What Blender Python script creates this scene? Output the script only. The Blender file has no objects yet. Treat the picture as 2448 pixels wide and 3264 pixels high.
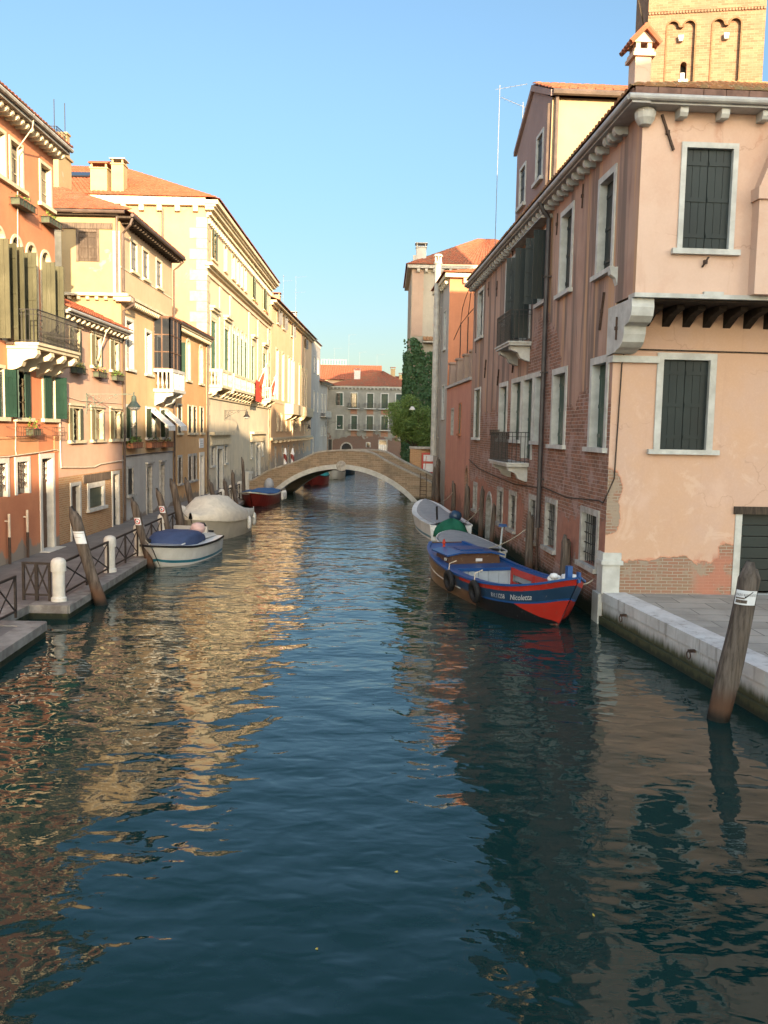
import bpy, bmesh, math, random
from mathutils import Vector, Matrix, noise
from mathutils.geometry import tessellate_polygon
random.seed(7)
R = math.radians
V = Vector
PI = math.pi
scene = bpy.context.scene
COL = scene.collection

# ------------------------------------------------------------------ mesh builder
class MB:
    """collects faces (with a material slot each) and links them as ONE mesh object"""
    def __init__(s):
        s.v = []; s.f = []; s.m = []
    def quad(s, pts, m=0):
        b = len(s.v); s.v += [V(p) for p in pts]; s.f.append(tuple(range(b, b + len(pts)))); s.m.append(m)
    def box(s, x0, x1, y0, y1, z0, z1, m=0):
        if x0 > x1: x0, x1 = x1, x0
        if y0 > y1: y0, y1 = y1, y0
        if z0 > z1: z0, z1 = z1, z0
        b = len(s.v)
        s.v += [V((x, y, z)) for z in (z0, z1) for y in (y0, y1) for x in (x0, x1)]
        for q in ((0, 2, 3, 1), (4, 5, 7, 6), (0, 1, 5, 4), (2, 6, 7, 3), (0, 4, 6, 2), (1, 3, 7, 5)):
            s.f.append(tuple(b + i for i in q)); s.m.append(m)
    def obox(s, o, ex, ey, ez, a0, a1, b0, b1, c0, c1, m=0):
        """box along three given axes from point o"""
        b = len(s.v); o = V(o); ex = V(ex); ey = V(ey); ez = V(ez)
        s.v += [o + ex * x + ey * y + ez * z for z in (c0, c1) for y in (b0, b1) for x in (a0, a1)]
        for q in ((0, 2, 3, 1), (4, 5, 7, 6), (0, 1, 5, 4), (2, 6, 7, 3), (0, 4, 6, 2), (1, 3, 7, 5)):
            s.f.append(tuple(b + i for i in q)); s.m.append(m)
    def beam(s, p, q, w, h, m=0, up=(0, 0, 1)):
        p = V(p); q = V(q); d = q - p; L = d.length
        if L < 1e-6: return
        d /= L; u = V(up)
        if abs(d.dot(u)) > .98: u = V((1, 0, 0))
        x = d.cross(u).normalized(); u = x.cross(d)
        s.obox(p, d, x, u, 0, L, -w / 2, w / 2, -h / 2, h / 2, m)
    def tube(s, pts, r, n=8, m=0, cap=True):
        pts = [V(p) for p in pts]; rs = r if isinstance(r, (list, tuple)) else [r] * len(pts)
        b = len(s.v); ref = None
        for i, p in enumerate(pts):
            d = (pts[min(i + 1, len(pts) - 1)] - pts[max(i - 1, 0)]).normalized()
            if ref is None:
                ref = d.cross(V((0, 0, 1)))
                if ref.length < .05: ref = V((1, 0, 0))
            x = (ref - d * ref.dot(d)).normalized(); ref = x; y = d.cross(x)
            for k in range(n):
                a = 2 * PI * k / n; s.v.append(p + (x * math.cos(a) + y * math.sin(a)) * rs[i])
        for i in range(len(pts) - 1):
            for k in range(n):
                k2 = (k + 1) % n
                s.f.append((b + i * n + k, b + i * n + k2, b + (i + 1) * n + k2, b + (i + 1) * n + k)); s.m.append(m)
        if cap:
            s.f.append(tuple(b + k for k in range(n))[::-1]); s.m.append(m)
            e = b + (len(pts) - 1) * n; s.f.append(tuple(e + k for k in range(n))); s.m.append(m)
    def lathe(s, prof, c=(0, 0, 0), n=16, m=0):
        """profile of (radius, z) turned round the vertical through c"""
        b = len(s.v); c = V(c)
        for r, z in prof:
            for k in range(n):
                a = 2 * PI * k / n; s.v.append(c + V((r * math.cos(a), r * math.sin(a), z)))
        for i in range(len(prof) - 1):
            for k in range(n):
                k2 = (k + 1) % n
                s.f.append((b + i * n + k, b + i * n + k2, b + (i + 1) * n + k2, b + (i + 1) * n + k)); s.m.append(m)
        s.f.append(tuple(b + k for k in range(n))[::-1]); s.m.append(m)
        e = b + (len(prof) - 1) * n; s.f.append(tuple(e + k for k in range(n))); s.m.append(m)
    def prism(s, poly, o, ax, az, d, m=0, mside=None):
        """2-D polygon (in ax, az from o) pushed along vector d: a closed solid"""
        o = V(o); ax = V(ax); az = V(az); d = V(d); n = len(poly); b = len(s.v)
        s.v += [o + ax * p[0] + az * p[1] for p in poly] + [o + ax * p[0] + az * p[1] + d for p in poly]
        if mside is None: mside = m
        s.f.append(tuple(b + i for i in range(n))); s.m.append(m)
        s.f.append(tuple(b + n + i for i in range(n))[::-1]); s.m.append(m)
        for i in range(n):
            j = (i + 1) % n
            s.f.append((b + i, b + n + i, b + n + j, b + j)); s.m.append(mside)
    def panel(s, o, ax, az, outer, holes, d, m=0):
        """wall sheet with openings: front face, and reveals of depth d round each opening"""
        o = V(o); ax = V(ax); az = V(az); d = V(d)
        loops = [outer] + holes
        flat = [p for l in loops for p in l]
        tris = tessellate_polygon([[V((p[0], p[1], 0)) for p in l] for l in loops])
        b = len(s.v); s.v += [o + ax * p[0] + az * p[1] for p in flat]
        for t in tris:
            s.f.append(tuple(b + i for i in t)); s.m.append(m)
        for l in holes:
            c = len(s.v); n = len(l)
            s.v += [o + ax * p[0] + az * p[1] for p in l] + [o + ax * p[0] + az * p[1] + d for p in l]
            for i in range(n):
                j = (i + 1) % n
                s.f.append((c + i, c + j, c + n + j, c + n + i)); s.m.append(m)
    def build(s, name, mats, parent=None, off=(0, 0, 0), smooth=False, weld=False, kind=None, label=None, cat=None, group=None):
        me = bpy.data.meshes.new(name); off = V(off)
        me.from_pydata([v - off for v in s.v], [], s.f)
        if not isinstance(mats, (list, tuple)): mats = [mats]
        for m in mats: me.materials.append(m)
        me.polygons.foreach_set('material_index', s.m)
        bm = bmesh.new(); bm.from_mesh(me)
        if weld: bmesh.ops.remove_doubles(bm, verts=bm.verts, dist=1e-4)
        bmesh.ops.recalc_face_normals(bm, faces=bm.faces)
        bm.to_mesh(me); bm.free()
        if smooth:
            me.polygons.foreach_set('use_smooth', [True] * len(me.polygons))
        o = bpy.data.objects.new(name, me); COL.objects.link(o)
        if parent is not None: o.parent = parent
        tag(o, label, cat, group, kind)
        return o

def tag(o, label=None, cat=None, group=None, kind=None):
    if label: o['label'] = label
    if cat: o['category'] = cat
    if group: o['group'] = group
    if kind: o['kind'] = kind
    return o

def empty(name, loc, rotz=0, label=None, cat=None, group=None):
    o = bpy.data.objects.new(name, None); COL.objects.link(o)
    o.location = loc; o.rotation_euler = (0, 0, rotz); o.empty_display_size = .3
    return tag(o, label, cat, group)

def copy_tree(o, parent=None):
    c = o.copy(); COL.objects.link(c)
    if parent is not None: c.parent = parent
    for ch in list(o.children): copy_tree(ch, c)
    return c

def rect(u0, u1, z0, z1):
    return [(u0, z0), (u1, z0), (u1, z1), (u0, z1)]
def archpoly(u0, u1, z0, z1, n=10, k=1.0):
    """rectangle whose top is a round arch reaching z1"""
    r = (u1 - u0) / 2; h = r * k; c = (u0 + u1) / 2
    return [(u0, z0), (u1, z0)] + [(c + r * math.cos(PI * i / n), z1 - h + h * math.sin(PI * i / n)) for i in range(n + 1)]
def lerp(a, b, t): return a + (b - a) * t

# ------------------------------------------------------------------ node materials
class NT:
    def __init__(s, name):
        s.mat = bpy.data.materials.new(name); s.mat.use_nodes = True
        s.t = s.mat.node_tree; s.t.nodes.clear()
    def n(s, typ, ins=None, **props):
        nd = s.t.nodes.new(typ)
        for k, v in props.items(): setattr(nd, k, v)
        for k, v in (ins or {}).items(): s.put(nd.inputs[k], v)
        return nd
    def put(s, sock, v):
        if isinstance(v, bpy.types.NodeSocket): s.t.links.new(v, sock)
        elif isinstance(v, (tuple, list)) and sock.type == 'RGBA' and len(v) == 3: sock.default_value = (*v, 1)
        else: sock.default_value = v
    def math(s, op, a, b=0.0, c=0.0, clamp=False):
        nd = s.n('ShaderNodeMath', {0: a, 1: b, 2: c}, operation=op); nd.use_clamp = clamp
        return nd.outputs[0]
    def mix(s, f, a, b, mode='MIX'):
        nd = s.n('ShaderNodeMix', data_type='RGBA', blend_type=mode)
        s.put(nd.inputs[0], f); s.put(nd.inputs[6], a); s.put(nd.inputs[7], b)
        return nd.outputs[2]
    def step(s, x, a, b):
        nd = s.n('ShaderNodeMapRange', {0: x, 1: a, 2: b, 3: 0.0, 4: 1.0}); nd.interpolation_type = 'SMOOTHSTEP'
        return nd.outputs[0]
    def coords(s):
        tc = s.n('ShaderNodeTexCoord'); return tc.outputs['Object']
    def scaled(s, vec, sc, loc=(0, 0, 0)):
        return s.n('ShaderNodeMapping', {'Vector': vec, 'Scale': sc, 'Location': loc}).outputs[0]
    def noise(s, vec, scale, detail=4, rough=.55, dist=0):
        return s.n('ShaderNodeTexNoise', {'Vector': vec, 'Scale': scale, 'Detail': detail, 'Roughness': rough, 'Distortion': dist}).outputs[0]
    def bump(s, h, strength=.3, dist=.02):
        return s.n('ShaderNodeBump', {'Height': h, 'Strength': strength, 'Distance': dist}).outputs[0]
    def out(s, col, rough=.85, normal=None, spec=.3, metal=0.0, **kw):
        p = s.n('ShaderNodeBsdfPrincipled', {'Base Color': col, 'Roughness': rough, 'Metallic': metal, 'Specular IOR Level': spec})
        if normal is not None: s.put(p.inputs['Normal'], normal)
        for k, v in kw.items(): s.put(p.inputs[k], v)
        o = s.n('ShaderNodeOutputMaterial'); s.t.links.new(p.outputs[0], o.inputs[0])
        return s.mat

def stucco(name, c1, c2, streak=.35, streakcol=(.12, .09, .075), patch=.5, grime=0.0, grimecol=(.2, .18, .15), seed=0.0, peel=None, rough=.92):
    """painted plaster: two-tone drift, vertical rain streaks, optional peeled patches and damp foot"""
    t = NT(name); c = t.scaled(t.coords(), (1, 1, 1), (seed, seed * 1.7, 0))
    big = t.noise(c, .45, 5, .6); mid = t.noise(c, 2.3, 5, .6); fine = t.noise(c, 22, 4, .6)
    col = t.mix(t.step(big, .5 - patch * .35, .5 + patch * .35), c1, c2)
    col = t.mix(t.math('MULTIPLY', t.step(mid, .35, .75), .3), col, tuple(x * .78 for x in c2))
    col = t.mix(t.math('MULTIPLY', t.step(fine, .4, .8), .18), col, tuple(min(1, x * 1.12 + .02) for x in c1))
    if streak > 0:
        st = t.noise(t.scaled(c, (1.5, 1.5, .09)), 1.6, 5, .62)
        st2 = t.noise(t.scaled(c, (5, 5, .25)), 1.5, 3, .6)
        w = t.math('MULTIPLY', t.step(st, .5, .72), t.step(st2, .3, .65))
        col = t.mix(t.math('MULTIPLY', w, streak), col, streakcol)
    if peel:
        pcol, amt = peel
        pm = t.noise(c, .9, 8, .62, .4)
        col = t.mix(t.step(pm, 1 - amt - .02, 1 - amt + .02), col, pcol)
    if grime > 0:
        z = t.n('ShaderNodeSeparateXYZ', {0: t.coords()}).outputs[2]
        gm = t.math('ADD', z, t.math('MULTIPLY', t.math('SUBTRACT', t.noise(c, 1.1, 7, .65), .5), grime * 1.8))
        col = t.mix(t.math('SUBTRACT', 1.0, t.step(gm, grime * .55, grime * .7)), col, grimecol)
    h = t.math('ADD', t.math('MULTIPLY', mid, .6), t.math('MULTIPLY', fine, .4))
    return t.out(col, rough, t.bump(h, .35, .02), spec=.15)

def simple(name, c, rough=.6, var=.2, scale=6, bump=.15, spec=.4, metal=0.0, stretch=(1, 1, 1), dark=None):
    t = NT(name); v = t.scaled(t.coords(), stretch)
    n1 = t.noise(v, scale, 5, .6); n2 = t.noise(v, scale * .2, 4, .6)
    d = dark or tuple(x * (1 - var * 1.6) for x in c)
    col = t.mix(t.step(n1, .3, .72), d, c)
    col = t.mix(t.math('MULTIPLY', t.step(n2, .4, .7), var), col, tuple(min(1, x * 1.25) for x in c))
    return t.out(col, rough, t.bump(n1, bump, .01), spec=spec, metal=metal)

def brick_nodes(t, c, b1, b2, mortar, scale=1.0, bw=.25, rh=.075):
    sx = t.n('ShaderNodeSeparateXYZ', {0: c})
    uv = t.n('ShaderNodeCombineXYZ', {0: t.math('ADD', sx.outputs[0], sx.outputs[1]), 1: sx.outputs[2], 2: 0.0}).outputs[0]
    wob = t.n('ShaderNodeVectorMath', {0: uv, 1: t.n('ShaderNodeVectorMath', {0: t.n('ShaderNodeTexNoise', {'Vector': uv, 'Scale': 3.0}).outputs['Color'], 1: (.03, .02, 0)}, operation='MULTIPLY').outputs[0]}, operation='ADD').outputs[0]
    br = t.n('ShaderNodeTexBrick', {'Vector': wob, 'Color1': b1, 'Color2': b2, 'Mortar': mortar, 'Scale': scale, 'Mortar Size': .009, 'Mortar Smooth': .25, 'Bias': 0.0, 'Brick Width': bw, 'Row Height': rh})
    return br.outputs[0], br.outputs[1]
# ------------------------------------------------------------------ materials
M = {}
M['stone'] = simple('istrian_stone', (.5, .5, .465), .7, .2, 3, .2, .3, dark=(.36, .35, .32))
M['gutter_stone'] = simple('gutter_stone', (.42, .42, .4), .7, .15, 3, .15, .3, dark=(.3, .29, .28))
M['fascia'] = simple('brick_fascia', (.2, .12, .095), .9, .25, 5, .3, .15)
M['kerb_stone'] = simple('kerb_stone', (.27, .25, .225), .85, .3, 4, .3, .2, dark=(.15, .13, .115))
M['coping_stone'] = simple('coping_stone', (.36, .33, .285), .85, .3, 3, .3, .2, dark=(.22, .2, .17))
M['stone_worn'] = simple('worn_stone', (.42, .4, .36), .8, .3, 5, .35, .25, dark=(.24, .22, .19))
M['cream_stone'] = simple('cream_stone', (.62, .53, .37), .75, .15, 4, .2, .25, dark=(.48, .4, .27))
M['white_paint'] = simple('white_paint', (.62, .59, .53), .6, .12, 4, .12, .35, dark=(.5, .47, .41))
M['dark'] = simple('dark_room', (.012, .012, .013), .6, .2, 3, .1, .3)
def glass_mat():
    t = NT('window_glass'); n = t.noise(t.coords(), .9, 2)
    return t.out((.02, .024, .03), .06, t.bump(n, .08, .02), spec=.6)
M['glass'] = glass_mat()
def shutter_mat(name, c, worn, amt, seed=0):
    t = NT(name); v = t.coords()
    g = t.noise(t.scaled(v, (14, 14, .7), (seed, 0, 0)), 2.0, 6, .65); b = t.noise(t.scaled(v, (1, 1, .6), (seed, seed, 0)), 1.3, 5, .6)
    w = t.step(t.math('ADD', t.math('MULTIPLY', g, .6), t.math('MULTIPLY', b, .45)), 1 - amt, 1.12 - amt)
    col = t.mix(t.step(b, .3, .7), tuple(x * .75 for x in c), tuple(min(1, x * 1.2) for x in c))
    col = t.mix(w, col, worn)
    return t.out(col, .55, t.bump(g, .25, .004), spec=.35)
M['sh_green'] = shutter_mat('shutter_green', (.016, .045, .03), (.13, .14, .1), .36)
M['sh_greenworn'] = shutter_mat('shutter_green_peeling', (.02, .06, .045), (.27, .25, .2), .47, 3)
M['sh_slate'] = shutter_mat('shutter_slate', (.009, .017, .017), (.03, .042, .042), .34, 5)
M['sh_olive'] = shutter_mat('shutter_olive', (.085, .083, .05), (.15, .14, .1), .42, 7)
M['sh_greygreen'] = shutter_mat('shutter_greygreen', (.11, .125, .085), (.22, .21, .17), .42, 9)
M['sh_brown'] = shutter_mat('shutter_brown', (.055, .037, .025), (.1, .075, .055), .45, 2)
M['sh_bluegrey'] = shutter_mat('shutter_bluegrey', (.16, .16, .16), (.24, .24, .23), .42, 4)
M['sh_leaf'] = shutter_mat('shutter_leafgreen', (.06, .13, .075), (.2, .24, .17), .36, 6)
M['door_wood'] = shutter_mat('door_wood', (.09, .045, .025), (.17, .11, .07), .45, 8)
M['door_dark'] = shutter_mat('door_dark', (.028, .03, .028), (.1, .1, .09), .38, 11)
M['iron'] = simple('wrought_iron', (.035, .032, .03), .6, .3, 12, .2, .4)
M['rust'] = simple('rusty_iron', (.075, .045, .032), .8, .35, 14, .3, .3)
M['pipe_brown'] = simple('pipe_brown', (.1, .07, .055), .5, .25, 3, .1, .4)
M['pipe_dark'] = simple('pipe_dark', (.05, .042, .042), .5, .3, 3, .1, .4)
M['pipe_grey'] = simple('pipe_grey', (.42, .4, .36), .45, .2, 3, .1, .4)
M['mast_grey'] = simple('mast_grey', (.2, .21, .22), .5, .15, 3, .1, .4)
M['rail_iron'] = simple('railing_iron', (.045, .034, .028), .7, .3, 12, .2, .3)
M['quoin_stone'] = simple('quoin_stone', (.43, .37, .26), .8, .2, 4, .2, .2, dark=(.33, .28, .19))
M['cable'] = simple('cable_cream', (.6, .5, .38), .6, .15, 5, .1, .3)
M['wood_grey'] = simple('wood_grey', (.17, .13, .1), .85, .35, 7, .5, .2, stretch=(5, 5, .5), dark=(.06, .045, .035))
M['joist_wood'] = simple('joist_wood', (.035, .026, .02), .9, .3, 7, .4, .15)
M['wood_dark'] = simple('wood_dark', (.07, .05, .035), .8, .3, 7, .4, .25, stretch=(4, 4, .5), dark=(.02, .016, .013))
M['red_stucco'] = stucco('red_stucco', (.58, .235, .12), (.52, .195, .1), .3, (.38, .15, .085), .5, 1.0, (.3, .24, .19), 1.3)
M['red_band'] = stucco('orange_band_stucco', (.6, .3, .155), (.56, .265, .135), .2, (.42, .16, .07), .5, 0, seed=2.2)
M['pink_stucco'] = stucco('pink_stucco', (.6, .395, .29), (.56, .345, .25), .25, (.45, .25, .17), .5, 0, seed=3.3)
M['cream_stucco'] = stucco('cream_stucco', (.37, .28, .155), (.33, .24, .13), .35, (.22, .15, .09), .6, 0, seed=5.1, peel=((.37, .31, .22), .34))
M['palazzo_side'] = stucco('palace_side_plaster', (.37, .245, .15), (.34, .22, .135), .3, (.24, .16, .1), .6, 0, seed=11.3, peel=((.37, .29, .175), .36))
M['pier_stucco'] = stucco('pier_stucco', (.36, .26, .2), (.3, .21, .165), .5, (.13, .1, .085), .6, 0, seed=21.2)
M['peach_stucco'] = stucco('peach_stucco', (.58, .41, .27), (.54, .37, .235), .3, (.4, .26, .17), .5, 0, seed=6.1)
M['ochre_stucco'] = stucco('ochre_stucco', (.54, .335, .165), (.48, .28, .13), .35, (.3, .17, .08), .5, .9, (.25, .2, .15), 7.7)
M['amber_stucco'] = stucco('amber_stucco', (.58, .41, .23), (.54, .365, .2), .35, (.32, .2, .11), .6, 0, seed=8.1)
M['grey_stucco'] = stucco('grey_render', (.46, .445, .41), (.37, .35, .32), .4, (.22, .205, .185), .7, .7, (.22, .18, .15), 9.2)
M['palazzo_stucco'] = stucco('palazzo_stucco', (.68, .46, .3), (.66, .5, .34), .25, (.42, .32, .22), .6, 0, seed=10.4)
M['palazzo_stone'] = stucco('palazzo_stone', (.66, .56, .4), (.5, .44, .34), .4, (.3, .26, .21), .7, 1.6, (.36, .32, .26), 12.1)
M['next_stucco'] = stucco('straw_stucco', (.68, .48, .3), (.64, .43, .25), .25, (.45, .3, .2), .5, 2.4, (.42, .38, .32), 13.1)
M['grey_far'] = stucco('grey_far_stucco', (.4, .375, .34), (.34, .31, .28), .3, (.2, .18, .17), .5, 0, seed=14.7)
M['far_stucco'] = None
M['orange_stucco'] = stucco('salmon_stucco', (.5, .205, .11), (.47, .19, .1), .2, (.33, .14, .085), .4, 0, seed=15.5)
M['terrace_stucco'] = stucco('terrace_pink_stucco', (.52, .25, .18), (.46, .21, .155), .35, (.2, .12, .1), .6, 1.7, (.3, .15, .11), 16.3)
M['yellow_stucco'] = stucco('butter_stucco', (.33, .25, .15), (.3, .225, .135), .12, (.26, .19, .11), .4, 0, seed=17.9)
M['mauve_stucco'] = stucco('mauve_stucco', (.3, .21, .19), (.25, .175, .16), .35, (.14, .11, .105), .5, 0, seed=18.8)
M['ivyhouse_stucco'] = stucco('beige_peeling_stucco', (.33, .3, .25), (.27, .245, .2), .4, (.16, .14, .12), .7, 0, seed=19.1, peel=((.33, .2, .145), .38))
M['plain_stucco'] = stucco('plain_stucco', (.5, .4, .3), (.45, .35, .26), .3, (.25, .2, .16), .5, 0, seed=20.0)

def tile_mat(name, c1, c2, c3):
    t = NT(name); v = t.coords()
    vor = t.n('ShaderNodeTexVoronoi', {'Vector': v, 'Scale': 4.2}).outputs['Color']
    s = t.n('ShaderNodeSeparateColor', {0: vor})
    n = t.noise(v, .8, 4); f = t.noise(v, 18, 4)
    col = t.mix(s.outputs[0], c1, c2)
    col = t.mix(t.step(t.math('ADD', t.math('MULTIPLY', n, .6), t.math('MULTIPLY', s.outputs[1], .4)), .5, .72), col, c3)
    col = t.mix(t.math('MULTIPLY', t.step(f, .5, .75), .35), col, tuple(x * .55 for x in c3))
    return t.out(col, .9, t.bump(f, .3, .01), spec=.15)
M['tile'] = tile_mat('terracotta_tile', (.31, .105, .058), (.24, .078, .043), (.21, .11, .068))
M['tile_orange'] = tile_mat('terracotta_tile_orange', (.36, .105, .055), (.3, .083, .042), (.25, .11, .06))
M['tile_old'] = tile_mat('terracotta_tile_old', (.36, .19, .09), (.26, .12, .065), (.24, .18, .1))

def right_wall_mat():
    """canal wall of the corner house: dusky pink plaster streaked dark, fallen off in places so brick shows"""
    t = NT('canal_wall_peeling'); c = t.coords(); sp = t.n('ShaderNodeSeparateXYZ', {0: c}); u, z = sp.outputs[0], sp.outputs[2]
    big = t.noise(c, .5, 5, .6); mid = t.noise(c, 2.6, 6, .65); fine = t.noise(c, 26, 4, .6)
    st = t.noise(t.scaled(c, (1.0, 1.0, .085)), 1.5, 7, .62, .5); st2 = t.noise(t.scaled(c, (4.2, 4.2, .16), (3, 0, 0)), 1.7, 4, .6)
    up = t.mix(t.step(big, .35, .65), (.43, .285, .215), (.36, .22, .165))
    up = t.mix(t.math('MULTIPLY', t.step(st, .45, .6), .85), up, (.16, .12, .1))
    up = t.mix(t.math('MULTIPLY', t.step(st2, .5, .7), .4), up, (.18, .13, .105))
    up = t.mix(t.math('MULTIPLY', t.step(t.noise(t.scaled(c, (1.3, 1.3, .05), (9, 0, 0)), 1.6, 4, .6), .56, .66), .85), up, (.5, .3, .17))
    low = t.mix(t.step(mid, .35, .7), (.35, .165, .115), (.26, .125, .09))
    low = t.mix(t.math('MULTIPLY', t.step(big, .5, .68), .5), low, (.3, .19, .16))
    col = t.mix(t.step(t.math('ADD', z, t.math('MULTIPLY', t.math('SUBTRACT', big, .5), 3.0)), 2.6, 4.2), low, up)
    bcol, bfac = brick_nodes(t, c, (.31, .15, .1), (.19, .105, .075), (.36, .29, .24), 1.0, .3, .095)
    bcol = t.mix(t.math('MULTIPLY', t.step(t.noise(c, 1.1, 6, .65), .5, .6), .62), bcol, (.39, .275, .24))   # lime bloom on the brick
    bcol = t.mix(t.step(t.noise(c, 5, 4), .58, .7), bcol, (.16, .09, .065))
    # where the plaster is gone: foot of the wall, a belt under the first-floor sills, a tall scar near the far end
    foot = t.math('SUBTRACT', 1.0, t.step(z, .3, 2.0))
    belt = t.math('MULTIPLY', t.step(z, 1.2, 3.2), t.math('SUBTRACT', 1.0, t.step(z, 4.2, 6.4)))
    su = t.math('DIVIDE', t.math('SUBTRACT', u, 14.2), 2.6); scar = t.math('MULTIPLY', t.math('EXPONENT', t.math('MULTIPLY', t.math('MULTIPLY', su, su), -1.0)), t.math('MULTIPLY', 1.2, t.math('SUBTRACT', 1.0, t.step(z, 6.4, 9.4))))
    sn = t.math('DIVIDE', t.math('SUBTRACT', u, 27.2), .9); scar2 = t.math('MULTIPLY', t.math('EXPONENT', t.math('MULTIPLY', t.math('MULTIPLY', sn, sn), -1.0)), t.math('SUBTRACT', 1.0, t.step(z, 4.6, 6.0)))
    mk = t.math('MAXIMUM', t.math('MULTIPLY', foot, .85), t.math('MULTIPLY', belt, .98)); mk = t.math('MAXIMUM', mk, t.math('MULTIPLY', scar, .95)); mk = t.math('MAXIMUM', mk, t.math('MULTIPLY', scar2, .85))
    ed = t.noise(c, .62, 10, .68, .3)
    m = t.step(t.math('ADD', mk, t.math('MULTIPLY', t.math('SUBTRACT', ed, .5), 1.5)), .5, .55)
    col = t.mix(m, col, bcol)
    alg = t.math('SUBTRACT', 1.0, t.step(t.math('ADD', z, t.math('MULTIPLY', t.math('SUBTRACT', mid, .5), .9)), .2, .62))
    col = t.mix(alg, col, (.028, .034, .02))
    h = t.math('ADD', t.math('MULTIPLY', t.math('SUBTRACT', 1.0, m), .8), t.math('MULTIPLY', t.math('MULTIPLY', m, t.math('SUBTRACT', 1.0, bfac)), .45))
    h = t.math('ADD', h, t.math('MULTIPLY', mid, .25)); h = t.math('ADD', h, t.math('MULTIPLY', fine, .1))
    return t.out(col, .93, t.bump(h, .8, .03), spec=.12)
M['right_wall'] = right_wall_mat()

def facing_wall_mat():
    """campo wall of the corner house: peach plaster, brick bared at the foot, the corner and by the door"""
    t = NT('campo_wall_peach'); c = t.coords(); sp = t.n('ShaderNodeSeparateXYZ', {0: c}); y, z = sp.outputs[1], sp.outputs[2]
    big = t.noise(c, .6, 5, .6); mid = t.noise(c, 2.2, 6, .62); fine = t.noise(c, 24, 4, .6)
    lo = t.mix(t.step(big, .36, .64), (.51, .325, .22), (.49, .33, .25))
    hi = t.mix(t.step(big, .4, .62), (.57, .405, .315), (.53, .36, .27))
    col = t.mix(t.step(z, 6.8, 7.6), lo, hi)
    col = t.mix(t.math('MULTIPLY', t.step(t.noise(c, .8, 4, .6), .5, .68), t.math('MULTIPLY', .55, t.math('SUBTRACT', 1.0, t.step(z, 3.2, 4.6)))), col, (.57, .39, .3))
    col = t.mix(t.math('MULTIPLY', t.step(mid, .55, .75), .22), col, (.46, .29, .2))
    stn = t.noise(t.scaled(c, (2, 2, .12)), 2.0, 5, .6); col = t.mix(t.math('MULTIPLY', t.step(stn, .58, .72), .28), col, (.4, .25, .18))
    col = t.mix(t.math('MULTIPLY', t.step(fine, .4, .8), .12), col, (.75, .52, .4))
    bl = t.noise(c, 1.15, 8, .7, .8); col = t.mix(t.math('MULTIPLY', t.step(bl, .54, .62), t.math('MULTIPLY', .24, t.math('SUBTRACT', 1.0, t.step(z, 4.0, 6.0)))), col, (.66, .5, .4))
    col = t.mix(t.math('MULTIPLY', t.step(t.noise(c, .7, 7, .68, .5), .53, .66), .3), col, (.47, .29, .2))
    ck = t.n('ShaderNodeTexVoronoi', {'Vector': t.n('ShaderNodeVectorMath', {0: c, 1: t.n('ShaderNodeVectorMath', {0: t.n('ShaderNodeTexNoise', {'Vector': c, 'Scale': 2.0, 'Detail': 6.0}).outputs['Color'], 1: (.7, .7, .7)}, operation='MULTIPLY').outputs[0]}, operation='ADD').outputs[0], 'Scale': .42}, feature='DISTANCE_TO_EDGE').outputs[0]
    col = t.mix(t.math('MULTIPLY', t.math('SUBTRACT', 1.0, t.step(ck, .002, .007)), t.math('MULTIPLY', .28, t.step(big, .45, .55))), col, (.26, .15, .1))
    ym = t.math('ABSOLUTE', t.math('SUBTRACT', t.math('FRACT', t.math('ADD', t.math('DIVIDE', t.math('SUBTRACT', y, .75), .86), .5)), .5))
    dr = t.math('MULTIPLY', t.math('SUBTRACT', 1.0, t.step(t.math('ADD', ym, t.math('MULTIPLY', stn, .12)), .1, .22)), t.math('MULTIPLY', t.step(z, 9.8, 10.7), t.step(mid, .42, .56)))
    col = t.mix(t.math('MULTIPLY', dr, .5), col, (.4, .19, .12))
    bcol, bfac = brick_nodes(t, c, (.3, .15, .1), (.25, .17, .115), (.33, .29, .23))
    bcol = t.mix(t.step(t.noise(c, 3, 5), .5, .62), bcol, (.3, .235, .175))
    foot = t.math('SUBTRACT', 1.0, t.step(z, 1.25, 1.95))
    yc = t.math('SUBTRACT', 1.0, t.step(y, .0, .62)); corner = t.math('MULTIPLY', yc, t.math('MULTIPLY', t.step(z, 1.9, 2.3), t.math('SUBTRACT', 1.0, t.step(z, 3.1, 4.1))))
    yd = t.math('MULTIPLY', t.step(y, 2.2, 3.0), t.math('SUBTRACT', 1.0, t.step(z, 1.7, 2.5)))
    mk = t.math('MAXIMUM', t.math('MULTIPLY', foot, .8), t.math('MULTIPLY', corner, .95)); mk = t.math('MAXIMUM', mk, t.math('MULTIPLY', yd, .62))
    ed = t.noise(c, 1.3, 9, .66, .4)
    m = t.step(t.math('ADD', mk, t.math('MULTIPLY', t.math('SUBTRACT', ed, .5), 1.25)), .5, .53)
    rim = t.step(t.math('ADD', mk, t.math('MULTIPLY', t.math('SUBTRACT', ed, .5), 1.25)), .42, .5)
    col = t.mix(t.math('MULTIPLY', rim, .7), col, (.5, .2, .12)); col = t.mix(m, col, bcol)
    red = t.math('MULTIPLY', t.math('MULTIPLY', t.step(y, 2.0, 2.3), t.math('SUBTRACT', 1.0, t.step(z, 1.5, 1.75))), t.step(ed, .42, .5)); col = t.mix(t.math('MULTIPLY', red, .85), col, (.4, .17, .115))
    h = t.math('ADD', t.math('MULTIPLY', t.math('SUBTRACT', 1.0, m), .8), t.math('MULTIPLY', t.math('MULTIPLY', m, t.math('SUBTRACT', 1.0, bfac)), .4))
    h = t.math('ADD', h, t.math('MULTIPLY', mid, .2)); h = t.math('ADD', h, t.math('MULTIPLY', fine, .08))
    return t.out(col, .93, t.bump(h, .7, .025), spec=.12)
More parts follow.
